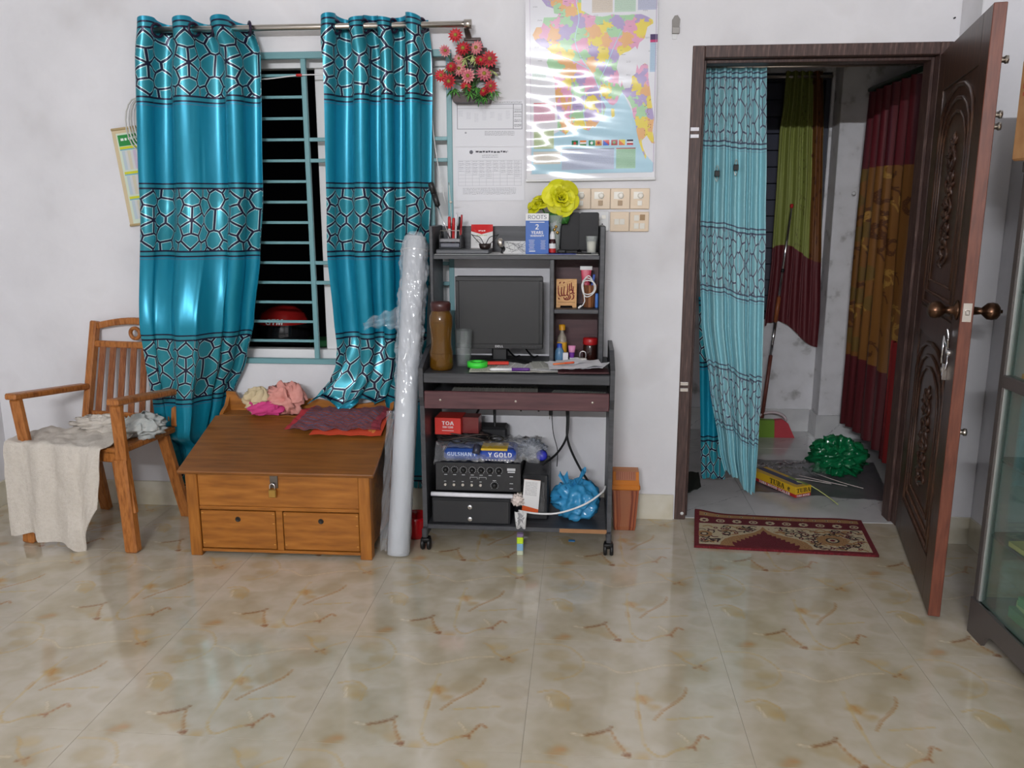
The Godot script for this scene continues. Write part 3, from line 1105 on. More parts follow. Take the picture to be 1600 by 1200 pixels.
# 0 cloth, 1 pale outline, 2 dark line, 3 pattern cell, 4 mauve thread
func satin_cells() -> PackedByteArray:
	var w := 300
	var h := 645
	var out := PackedByteArray()
	out.resize(w * h)
	var seeds: PackedVector2Array = []
	for k in 6:
		seeds.append(Vector2(0, 0) + Vector2.from_angle(PI / 3 * k) * 0.034)
	for s in [-1, 1]:
		for t in [-1, 1]:
			seeds.append(Vector2(s * 0.078, t * 0.058))
			seeds.append(Vector2(s * 0.036, t * 0.132))
			seeds.append(Vector2(0.15 + s * 0.03, t * 0.148))
			seeds.append(Vector2(s * 0.092, t * 0.125))
	for s in [-1, 1]:
		seeds.append(Vector2(0, s * 0.088))
		seeds.append(Vector2(0.15 + s * 0.030, 0.0))
		seeds.append(Vector2(0.15, s * 0.098))
	var b0 := 15
	var b1 := 330
	for y in range(b0, b1):
		var d0 = mini(y - b0, b1 - 1 - y)
		for x in w:
			var i = y * w + x
			if d0 < 6 or (d0 >= 20 and d0 < 27):
				out[i] = 2
				continue
			if d0 < 20:
				out[i] = 3
				continue
			var p := Vector2(x / 1000.0, (y - (b0 + b1) * 0.5) / 1000.0)
			var n1 := 9.0
			var n2 := 9.0
			var q1 := Vector2.ZERO
			var q2 := Vector2.ZERO
			for s in seeds:
				var dx = p.x - s.x
				if dx > 0.15: dx -= 0.30
				elif dx < -0.15: dx += 0.30
				if dx > 0.15: dx -= 0.30
				var dd = dx * dx + (p.y - s.y) * (p.y - s.y)
				if dd < n1:
					n2 = n1; q2 = q1
					n1 = dd; q1 = Vector2(dx, p.y - s.y)
				elif dd < n2:
					n2 = dd; q2 = Vector2(dx, p.y - s.y)
			var e = (n2 - n1) / (2.0 * maxf((q2 - q1).length(), 0.001))
			if e < 0.0042: out[i] = 2
			elif e < 0.0070: out[i] = 1
			else: out[i] = 3
	for x in w:
		for k in 3:
			out[(b1 + 8 + k) * w + x] = 4
	return out


func satin_image(cells: PackedByteArray, cols: Array) -> Image:
	var d := PackedByteArray()
	d.resize(cells.size() * 3)
	for i in cells.size():
		var c: Color = cols[cells[i]]
		d[i * 3] = c.r8; d[i * 3 + 1] = c.g8; d[i * 3 + 2] = c.b8
	return Image.create_from_data(300, 645, false, Image.FORMAT_RGB8, d)


func ring(st, c: Vector3, r: float, w: float, basis: Basis, n = 18):
	var p = []
	for k in n + 1:
		var a = TAU * k / n
		p.append(c + basis * Vector3(cos(a) * r, sin(a) * r, 0))
	tube(st, p, w, 6, false)


func build_curtains():
	var cells = satin_cells()
	var front := mat(Color(1, 1, 1), 0.33, 0.35, tex(satin_image(cells, [Color8(16, 138, 166), Color8(182, 218, 218), Color8(22, 18, 52), Color8(42, 140, 156), Color8(88, 114, 140)])))
	front.anisotropy_enabled = true
	front.anisotropy = 0.7
	front.uv1_offset = Vector3(-0.168, 0, 0)
	var back := mat(Color(1, 1, 1), 0.55, 0.0, tex(satin_image(cells, [Color8(146, 200, 210), Color8(196, 222, 226), Color8(92, 96, 118), Color8(152, 204, 212), Color8(140, 170, 186)])))
	var eye := mat(Color8(48, 36, 62), 0.35, 0.3)
	# left curtain: y, left edge, right edge, mid depth, fold depth
	var L = [[2.17, -1.863, -1.405, 0.09, 0.042], [2.03, -1.876, -1.365, 0.09, 0.044], [1.47, -1.912, -1.389, 0.085, 0.036], [1.19, -1.923, -1.42, 0.08, 0.034], [0.907, -1.931, -1.468, 0.072, 0.032], [0.73, -1.926, -1.52, 0.06, 0.03], [0.56, -1.914, -1.60, 0.048, 0.024], [0.31, -1.90, -1.69, 0.04, 0.016], [0.07, -1.865, -1.755, 0.036, 0.013]]
	var R = [[2.17, -1.075, -0.649, 0.09, 0.042], [2.02, -1.076, -0.641, 0.09, 0.042], [1.466, -1.096, -0.652, 0.085, 0.034], [1.195, -1.106, -0.665, 0.085, 0.032], [0.915, -1.088, -0.68, 0.09, 0.03], [0.80, -1.078, -0.685, 0.095, 0.03], [0.714, -1.087, -0.69, 0.10, 0.028], [0.655, -1.11, -0.69, 0.105, 0.026], [0.596, -1.157, -0.69, 0.11, 0.022], [0.545, -1.21, -0.69, 0.12, 0.02]]
	noise.fractal_octaves = 3
	noise.seed = 8
	var c = thing("curtain", "teal satin curtain with black geometric bands gathered behind the wooden armchair", "curtain", Vector3.ZERO, 0.0, "teal satin window curtains")
	var st = S(true)
	sheet(st, 110, 90, func(u, v):
		var y = lerpf(2.166, 0.075, v) + 0.012 * sin(u * 18.0) * (1 - v) * exp(-v * 30)
		var e = table(L, y)
		var ph = TAU * 2.9 * (u - 0.06) + 0.25 * sin(v * 3.0 + u * 4.0) + 0.9 * sin(u * 6.0 + 0.5) * smoothstep(0.0, 0.1, v)
		var wr = noise.get_noise_3d(u * 7.0, v * 1.6, 1.0) * 0.012 * (0.3 + v)
		# the left edge falls over the chair back
		var over = smoothstep(0.85, 0.5, u) * smoothstep(1.45, 0.85, y) * smoothstep(0.29, 0.40, y)
		return Vector3(lerpf(e[0], e[1], u) + 0.012 * sin(ph * 2.0) + over * 0.03, y, maxf(e[2] + e[3] * (1.0 - over * 0.5) * (cos(ph) + 0.18 * cos(3.0 * ph)) + wr, 0.015) + over * 0.15)
	, 0.0012, 0.84 / REPEAT_W, 2.091 / REPEAT_H)
	put(st, "cloth", front, c)
	for k in 6:
		var u = 0.06 + (k * 0.5 + 0.25) / 2.9
		st = S(true)
		ring(st, Vector3(lerpf(-1.864, -1.40, u), 2.128, 0.09), 0.026, 0.006, Basis(Vector3.UP, (PI / 2 - 0.5) * (1 if k % 2 == 0 else -1)))
		put(st, "eyelet", eye, c)
	c = thing("curtain", "teal satin curtain with black geometric bands trailing onto the slant-top chest", "curtain", Vector3.ZERO, 0.0, "teal satin window curtains")
	st = S(true)
	sheet(st, 110, 90, func(u, v):
		var hang = smoothstep(0.66, 0.80, u)
		var yb = lerpf(0.548 + 0.02 * sin(u * 14.0), 0.14, hang)
		var y = (lerpf(2.166, 0.56, v / 0.8) if v < 0.8 else lerpf(0.56, yb, (v - 0.8) / 0.2)) + 0.012 * sin(u * 18.0) * exp(-v * 30)
		var e = table(R, y)
		var ph = TAU * 3.6 * (u - 0.04) + 0.3 * sin(v * 2.6 + u * 3.0) + 0.9 * sin(u * 7.0 + 2.0) * smoothstep(0.0, 0.1, v)
		var wr = noise.get_noise_3d(u * 7.0, v * 1.6, 5.0) * 0.012 * (0.3 + v)
		var low = smoothstep(0.75, 0.55, y) * (1.0 - hang)
		var z = e[2] + e[3] * (cos(ph) + 0.15 * cos(3.0 * ph)) + wr
		z = lerpf(z, maxf(z, 0.105), smoothstep(0.85, 0.62, y) * (1.0 - hang))
		z = lerpf(z, minf(z * 0.5 + 0.02, 0.07), hang * smoothstep(0.8, 0.5, y))
		var x = lerpf(e[0], e[1], u) + 0.011 * sin(ph * 2.0)
		x = lerpf(x, maxf(x, -0.80), hang * smoothstep(0.75, 0.6, y))
		return Vector3(x, y + low * 0.02 * sin(ph), z + low * 0.05 * v * (0.5 + 0.5 * sin(u * 9.0)))
	, 0.0012, 0.80 / REPEAT_W, 2.0075 / REPEAT_H)
	put(st, "cloth", front, c)
	for k in 7:
		var u = 0.04 + (k * 0.5 + 0.25) / 3.6
		st = S(true)
		ring(st, Vector3(lerpf(-1.075, -0.648, u), 2.128, 0.09), 0.026, 0.006, Basis(Vector3.UP, (PI / 2 - 0.5) * (1 if k % 2 == 0 else -1)))
		put(st, "eyelet", eye, c)
	# the curtain in the doorway shows its dull reverse, gathered into fine pleats
	var D = [[2.0, 0.50, 0.762], [1.467, 0.513, 0.788], [1.187, 0.517, 0.801], [0.898, 0.538, 0.81], [0.60, 0.59, 0.818], [0.295, 0.65, 0.818], [0.10, 0.70, 0.815]]
	c = thing("curtain", "pale teal pleated curtain hanging in the open doorway", "curtain")
	st = S(true)
	sheet(st, 130, 60, func(u, v):
		var y = lerpf(1.985, 0.13 + 0.05 * (1.0 - u) + 0.004 * sin(u * 40.0) - 0.05 * smoothstep(0.35, 0.7, u), v)
		var e = table(D, y)
		var ph = TAU * 9.0 * u + 0.5 * sin(v * 4.0)
		return Vector3(lerpf(e[0], e[1], u) + 0.004 * sin(ph * 0.37), y, -0.175 + 0.016 * cos(ph) + 0.012 * cos(ph * 0.31 + v * 2.0) + 0.05 * v * sin(u * 3.0))
	, 0.0012, 1.25 / REPEAT_W, 1.85 / REPEAT_H)
	put(st, "cloth", back, c)
	st = S(true)
	sheet(st, 16, 40, func(u, v):
		var y = lerpf(1.0, 0.13, v)
		return Vector3(lerpf(0.53, 0.66 + 0.03 * v, u) + 0.05 * v * (1 - u), y, -0.215 + 0.01 * sin(u * 15.0))
	, 0.0012, 0.25 / REPEAT_W, 0.87 / REPEAT_H)
	put(st, "turned_edge", front, c).set_meta("label", "shiny teal front side of the turned curtain edge")
	st = S(true)
	tube(st, [Vector3(0.40, 1.99, -0.175), Vector3(1.48, 1.99, -0.175)], 0.006, 8)
	put(st, "curtain_wire", M.steel, c)
	for q in [[0.575, 1.545], [0.655, 1.57]]:
		st = S()
		box(st, Vector3(q[0], q[1], -0.140), Vector3(0.022, 0.026, 0.012), 0.002)
		var k = lone(st, "binder_clip", M.black, "small black binder clip pinned on the doorway curtain", "clip", Vector3.ZERO, Basis(), "binder clips on the doorway curtain")
		st = S(true)
		for s in [-1, 1]:
			tube(st, smooth_path([Vector3(q[0] - 0.008, q[1] + s * 0.012, -0.14), Vector3(q[0], q[1] + s * 0.035, -0.136), Vector3(q[0] + 0.008, q[1] + s * 0.012, -0.14)], 4), 0.0015, 5)
		put(st, "wire_handle", M.steel, k)


# ---------------------------------------------------------------- glass cabinet on the right wall
func build_cabinet():
	var t = thing("display_cabinet", "dark grey metal cabinet with sliding glass doors against the right wall", "cabinet", Vector3(1.315, 0, 0.975))
	var m := mat(Color8(92, 86, 84), 0.4, 0.2)
	var W := 0.32  # depth along x
	var Ln := 1.25
	var st
	for a in [[0.0, 0.0], [0.0, Ln - 0.03], [W - 0.03, 0.0], [W - 0.03, Ln - 0.03]]:
		st = S()
		bx(st, a[0], a[0] + 0.03, 0.06, 1.53, a[1], a[1] + 0.03, 0.003)
		put(st, "post", m, t)
	st = S()
	bx(st, -0.004, W, 1.50, 1.532, -0.003, Ln, 0.003)
	put(st, "top_panel", m, t)
	st = S()
	bx(st, 0.0, W, 0.10, 0.125, 0.0, Ln, 0.002)
	put(st, "floor_panel", m, t)
	st = S()
	bx(st, -0.004, 0.03, 0.845, 0.885, 0.03, Ln - 0.03, 0.003)
	put(st, "middle_rail", m, t)
	# plinth with a cut between the feet
	st = S()
	var pl = [Vector2(0, 0), Vector2(0.10, 0), Vector2(0.125, 0.04), Vector2(0.16, 0.055), Vector2(Ln - 0.16, 0.055), Vector2(Ln - 0.125, 0.04), Vector2(Ln - 0.1, 0), Vector2(Ln, 0), Vector2(Ln, 0.125), Vector2(0, 0.125)]
	prism(st, pl, -0.006, 0.006, Transform3D(Basis(Vector3(0, 0, 1), Vector3(0, 1, 0), Vector3(1, 0, 0)), Vector3.ZERO))
	put(st, "plinth", m, t)
	for z in [0.0, Ln - 0.03]:
		st = S()
		bx(st, W - 0.03, W, 0.0, 0.06, z, z + 0.03, 0.003)
		put(st, "foot", m, t)
	st = S()
	bx(st, W - 0.004, W, 0.125, 1.5, 0.03, Ln - 0.03, 0.0)
	put(st, "back_panel", mat(Color8(150, 172, 164), 0.5), t)
	for y in [0.36, 0.615, 0.865, 1.15]:
		st = S()
		bx(st, 0.022, W - 0.006, y - 0.012, y, 0.012, Ln - 0.012, 0.002)
		put(st, "shelf", m, t)
	var gm := clear(Color(0.50, 0.74, 0.68), 0.09, 0.02)
	for z in [0.004, Ln - 0.008]:
		st = S()
		bx(st, 0.03, W - 0.03, 0.125, 1.5, z, z + 0.004, 0.0)
		put(st, "side_pane", gm, t)
	for a in [[0.125, 0.845], [0.885, 1.50]]:
		for k in 2:
			var x = 0.006 + k * 0.008
			var z0 = 0.03 + k * 0.59
			st = S()
			bx(st, x, x + 0.004, a[0], a[1], z0, z0 + 0.61, 0.0)
			var p = put(st, "sliding_pane", gm, t)
			st = S()
			bx(st, x - 0.004, x + 0.008, a[0], a[1], z0, z0 + 0.009, 0.001)
			put(st, "edge_strip", mat(Color8(190, 192, 190), 0.35, 0.7), p)
	# books on the shelves
	var bk = [
		["fat dark green book, lowest of the stack in the cabinet", Color8(52, 120, 76), Vector3(1.47, 0.126, 1.24), Vector3(0.20, 0.034, 0.27), 0.06],
		["pale green book lying second in the cabinet stack", Color8(150, 190, 120), Vector3(1.47, 0.161, 1.25), Vector3(0.19, 0.022, 0.26), -0.05],
		["bright green book lying on top of the cabinet stack", Color8(66, 150, 92), Vector3(1.475, 0.184, 1.27), Vector3(0.19, 0.028, 0.26), 0.12],
		["olive green book lying alone on the bottom of the cabinet", Color8(160, 176, 92), Vector3(1.47, 0.126, 1.62), Vector3(0.2, 0.05, 0.28), 0.0],
		["yellow green magazine lying on the lower cabinet shelf", Color8(186, 188, 112), Vector3(1.46, 0.361, 1.25), Vector3(0.22, 0.016, 0.3), 0.08],
		["navy book lying on the yellow green magazine", Color8(52, 70, 104), Vector3(1.47, 0.378, 1.28), Vector3(0.2, 0.022, 0.27), -0.1],
		["turquoise book standing on the upper shelf of the lower cabinet half", Color8(120, 196, 200), Vector3(1.47, 0.616, 1.27), Vector3(0.16, 0.20, 0.05), 0.0],
		["white book standing beside the turquoise one in the cabinet", Color8(214, 220, 220), Vector3(1.47, 0.616, 1.325), Vector3(0.16, 0.21, 0.04), 0.0],
		["orange yellow book lying behind the upper cabinet glass", Color8(206, 150, 50), Vector3(1.46, 0.866, 1.13), Vector3(0.2, 0.03, 0.2), 0.1],
	]
	for b in bk:
		book("book", b[0], b[1], b[2], b[3], b[4])
	# carton on top
	var c = thing("carton", "brown cardboard carton with red print standing on the cabinet", "box", Vector3(1.285, 1.534, 0.955))
	st = S()
	bx(st, 0.0, 0.33, 0.0, 0.29, 0.0, 0.44, 0.006)
	put(st, "carton_body", tri_mat(ramp(noise_image(128, 128, 71, 0.03), [Color8(170, 122, 76), Color8(184, 136, 88), Color8(192, 146, 98)]), Vector3(3, 3, 3), 0.75), c)
	var rp := mat(Color8(176, 66, 52), 0.7)
	for i in 4:
		for k in 5:
			put_box("print_stroke", rp, c, Vector3(-0.0003, 0.262 - i * 0.024, 0.026 + k * 0.013 + 0.003 * (i % 2)), Vector3(0.0006, 0.016 if (i + k) % 3 else 0.011, 0.005), 0.0)


func book(n, label, col, at, size, turn = 0.0, group = ""):
	var t = thing(n, label, "book", at, turn, group)
	var lie = size.y < 0.1
	var st = S()
	if lie:
		box(st, Vector3(0, size.y / 2, 0), Vector3(size.x - 0.006, size.y - 0.004, size.z - 0.006), 0.001)
	else:
		box(st, Vector3(0, size.y / 2, 0), Vector3(size.x - 0.006, size.y - 0.006, size.z - 0.004), 0.001)
	put(st, "pages", mat(Color8(222, 216, 198), 0.8), t)
	st = S()
	if lie:
		bx(st, -size.x / 2, size.x / 2, 0, 0.002, -size.z / 2, size.z / 2, 0.0004)
		bx(st, -size.x / 2, size.x / 2, size.y - 0.002, size.y, -size.z / 2, size.z / 2, 0.0004)
		bx(st, -size.x / 2, -size.x / 2 + 0.002, 0, size.y, -size.z / 2, size.z / 2, 0.0004)
	else:
		bx(st, -size.x / 2, size.x / 2, 0, size.y, -size.z / 2, -size.z / 2 + 0.002, 0.0004)
		bx(st, -size.x / 2, size.x / 2, 0, size.y, size.z / 2 - 0.002, size.z / 2, 0.0004)
		bx(st, -size.x / 2, -size.x / 2 + 0.002, 0, size.y, -size.z / 2, size.z / 2, 0.0004)
	put(st, "cover", mat(col, 0.45), t)
	return t


# ---------------------------------------------------------------- slant-top chest
func build_chest():
	var t = thing("slant_top_chest", "low brown wooden chest with a sloping lid and two drawers under the window", "chest", Vector3(-1.213, 0, 0.325), 0.01)
	# local: x -0.378..0.378, z -0.235..0.252 (front)
	var st
	var zf := 0.252
	for x in [-0.378, 0.330]:
		st = S()
		bx(st, x, x + 0.048, 0.0, 0.352, zf - 0.045, zf, 0.003)
		put(st, "leg", M.chest_up, t)
		st = S()
		bx(st, x, x + 0.048, 0.0, 0.47, -0.235, -0.19, 0.003)
		put(st, "leg", M.chest_up, t)
	st = S()
	bx(st, -0.33, 0.33, 0.215, 0.352, zf - 0.028, zf - 0.008, 0.002)
	put(st, "front_panel", M.chest, t)
	st = S()
	bx(st, -0.33, 0.33, 0.018, 0.03, zf - 0.03, zf - 0.004, 0.002)
	bx(st, -0.33, 0.33, 0.199, 0.2145, zf - 0.03, zf - 0.006, 0.002)
	bx(st, -0.014, 0.014, 0.0305, 0.1985, zf - 0.03, zf - 0.006, 0.002)
	put(st, "drawer_frame", M.chest, t)
	for s in [-1, 1]:
		# sloped side board
		st = S()
		var poly = [Vector2(-0.19, 0.03), Vector2(zf - 0.046, 0.03), Vector2(zf - 0.046, 0.352), Vector2(-0.125, 0.485), Vector2(-0.19, 0.485)]
		prism(st, poly, -0.008, 0.008, Transform3D(Basis(Vector3(0, 0, 1), Vector3(0, 1, 0), Vector3(1, 0, 0)), Vector3(s * 0.356, 0, 0)))
		put(st, "side_panel", M.chest, t)
		# drawer with a dark finger hole
		var cx = s * 0.172
		var dr = put_box("drawer", M.chest, t, Vector3(cx, 0.1145, zf - 0.016), Vector3(0.31, 0.160, 0.02), 0.002)
		st = S(true)
		lathe(st, [Vector2(0.0, 0.0008), Vector2(0.0085, 0.0008), Vector2(0.0105, 0.0022), Vector2(0.0115, 0.0)], 14, Vector3(0, 0.045, 0.010), Basis(Vector3.RIGHT, PI / 2))
		put(st, "finger_hole", mat(Color8(24, 16, 10), 0.5), dr)
		for e in [[-0.148, 0.07], [0.148, 0.07], [-0.148, -0.06], [0.148, -0.06], [0.148, 0.03]]:
			put_box("nail", mat(Color8(206, 150, 74), 0.5), dr, Vector3(e[0], e[1], 0.0102), Vector3(0.008, 0.003, 0.001), 0.0)
	st = S()
	bx(st, -0.33, 0.33, 0.03, 0.485, -0.225, -0.21, 0.002)
	put(st, "back_panel", M.chest, t)
	# lid, ledge and scrolled back rail
	var a := Vector3(0, 0.361, zf + 0.022)
	var b := Vector3(0, 0.494, -0.124)
	st = S()
	var zdir = (a - b).normalized()
	box(st, (a + b) / 2.0, Vector3(0.80, 0.016, a.distance_to(b)), 0.004, Basis(Vector3.RIGHT, zdir.cross(Vector3.RIGHT), zdir))
	put(st, "lid", M.lid, t)
	st = S()
	bx(st, -0.385, 0.385, 0.486, 0.503, -0.235, -0.126, 0.003)
	put(st, "ledge", M.lid, t)
	st = S()
	var wav = [Vector2(-0.385, 0.503), Vector2(0.385, 0.503)]
	for i in 41:
		var u = 1.0 - i / 40.0
		var x = lerpf(-0.385, 0.385, u)
		var h = 0.548 + 0.012 * cos(u * TAU * 2.0) + (0.028 if absf(x) > 0.345 else 0.0)
		wav.append(Vector2(x, h))
	prism(st, wav, -0.235, -0.219)
	put(st, "back_rail", M.chest, t)
	for s in [-1, 1]:
		st = S()
		var pr = [Vector2(-0.2185, 0.503), Vector2(-0.13, 0.503), Vector2(-0.15, 0.515), Vector2(-0.19, 0.53), Vector2(-0.2185, 0.565)]
		prism(st, pr, -0.008, 0.008, Transform3D(Basis(Vector3(0, 0, 1), Vector3(0, 1, 0), Vector3(1, 0, 0)), Vector3(s * 0.377, 0, 0)))
		put(st, "end_bracket", M.chest, t)
	# hasp and padlock
	var hp = put_box("hasp", mat(Color8(120, 112, 104), 0.4, 0.9), t, Vector3(-0.012, 0.325, zf - 0.004), Vector3(0.032, 0.055, 0.006), 0.001)
	put_box("hasp_slot", M.black, hp, Vector3(0, -0.012, 0.003), Vector3(0.006, 0.018, 0.002), 0.0)
	var k = thing("padlock", "small brass padlock hanging from the hasp of the slant-top chest", "padlock", Vector3(-1.226, 0.262, 0.585))
	st = S()
	box(st, Vector3(0, 0.016, 0), Vector3(0.032, 0.033, 0.013), 0.004)
	put(st, "lock_body", M.brass, k)
	st = S(true)
	var sh = []
	for i in 11:
		var an = PI * i / 10.0
		sh.append(Vector3(cos(an) * 0.010, 0.046 + sin(an) * 0.011, 0))
	tube(st, [Vector3(0.010, 0.03, 0)] + sh + [Vector3(-0.010, 0.03, 0)], 0.003, 8)
	put(st, "shackle", M.chrome, k)
	# things lying on it
	var pk = tri_mat(ramp(noise_image(128, 128, 81, 0.05), [Color8(206, 136, 126), Color8(224, 160, 150)]), Vector3(6, 6, 6), 0.85)
	var cl = thing("cloth_bundle", "crumpled salmon pink cloth on the chest ledge", "cloth", Vector3(-1.325, 0.504, 0.175))
	crumple(cl, Vector3(0.02, 0.066, -0.005), Vector3(0.095, 0.088, 0.062), pk, 101, 0.0)
	cl = thing("cloth_bundle", "crumpled cream cloth lying against the salmon pink one", "cloth", Vector3(-1.425, 0.504, 0.17))
	crumple(cl, Vector3(-0.005, 0.062, 0.01), Vector3(0.068, 0.062, 0.05), mat(Color8(206, 188, 152), 0.85), 104, 0.0)
	cl = thing("cloth_bundle", "magenta pink cloth half under the cream and salmon ones", "cloth", Vector3(-1.40, 0.504, 0.19))
	crumple(cl, Vector3(0.01, 0.03, 0.0), Vector3(0.09, 0.040, 0.05), mat(Color8(204, 62, 128), 0.8), 107, 0.0)
	# chequered scarf over an orange cloth
	var im = canvas(256, 128, Color8(124, 66, 60))
	for i in 16:
		c_rect(im, 0, i * 8, 256, 2, Color8(72, 92, 134)); c_rect(im, 0, i * 8 + 4, 256, 1, Color8(150, 60, 62))
	for i in 26:
		c_rect(im, i * 10, 0, 2, 128, Color8(112, 66, 72))
	c_rect(im, 0, 0, 14, 128, Color8(170, 44, 54)); c_rect(im, 232, 0, 24, 128, Color8(164, 44, 52))
	for i in 5:
		c_rect(im, 234 + i * 5, 0, 2, 128, Color8(110, 60, 80))
	var lid_y = func(z): return 0.514 if z < 0.20 else 0.514 - (z - 0.20) * 0.336
	noise.seed = 14
	st = S(true)
	sheet(st, 44, 30, func(u, v):
		var z = lerpf(0.13, 0.335, v)
		var x = lerpf(-1.20 - 0.055 * v, -0.838 + 0.012 * sin(v * 6.0), u)
		return Vector3(x, lid_y.call(z) + 0.010 + 0.012 * absf(noise.get_noise_2d(u * 6.0, v * 4.0)) + 0.004 * sin(u * 30.0 + v * 5.0) + 0.010 * exp(-pow((u - 0.82) * 12.0, 2)), z + 0.012 * noise.get_noise_2d(u * 4.0, 3.0))
	, 0.003)
	lone(st, "scarf", mat(Color(1, 1, 1), 0.85, 0.0, tex(im)), "red and blue chequered scarf spread on the sloping lid", "scarf")
	im = canvas(128, 64, Color8(206, 70, 40))
	for i in 18:
		c_disc(im, rng.randi_range(4, 124), rng.randi_range(4, 60), 4, Color8(226, 140, 70))
	st = S(true)
	sheet(st, 30, 26, func(u, v):
		var z = lerpf(0.105, 0.36, v)
		var x = lerpf(-1.09 - 0.05 * v, -0.832, u)
		return Vector3(x, lid_y.call(z) + 0.003 + 0.004 * absf(sin(u * 11.0)) * (1.0 if v < 0.12 or v > 0.88 else 0.3), z)
	, 0.003)
	lone(st, "orange_cloth", mat(Color(1, 1, 1), 0.85, 0.0, tex(im)), "orange flowered cloth peeping from under the chequered scarf", "cloth")


func put_box(n, m, parent, at, size, b = 0.003, basis = Basis()):
	var st = S()
	box(st, Vector3.ZERO, size, b)
	return put(st, n, m, parent, at, basis)


# a handful of crumpled cloth: a creased lump with a few loose folds curling over it
func crumple(parent, c: Vector3, r: Vector3, m, sd: int, floor_y = 0.0):
	var st = S(true)
	lump(st, c, r, 0.40, 1.1, sd, 56, 36, floor_y + 0.001)
	put(st, "bundle", m, parent)
	var rr := RandomNumberGenerator.new()
	rr.seed = sd
	for k in 4:
		st = S(true)
		var a0 = rr.randf() * TAU
		var bend = rr.randf_range(0.6, 1.2)
		var tilt = rr.randf_range(0.1, 0.9)
		sheet(st, 14, 10, func(u, v):
			var a = a0 + (u - 0.5) * bend * 2.0
			var e = tilt + (v - 0.5) * 0.9
			var d = Vector3(cos(a) * cos(e), sin(e), sin(a) * cos(e))
			var q = c + d * r * (0.90 + 0.10 * sin(u * 9.0 + v * 4.0) + 0.12 * absf(v - 0.5))
			q.y = maxf(q.y, floor_y + 0.001)
			return q
		, 0.002)
		put(st, "fold", m, parent)


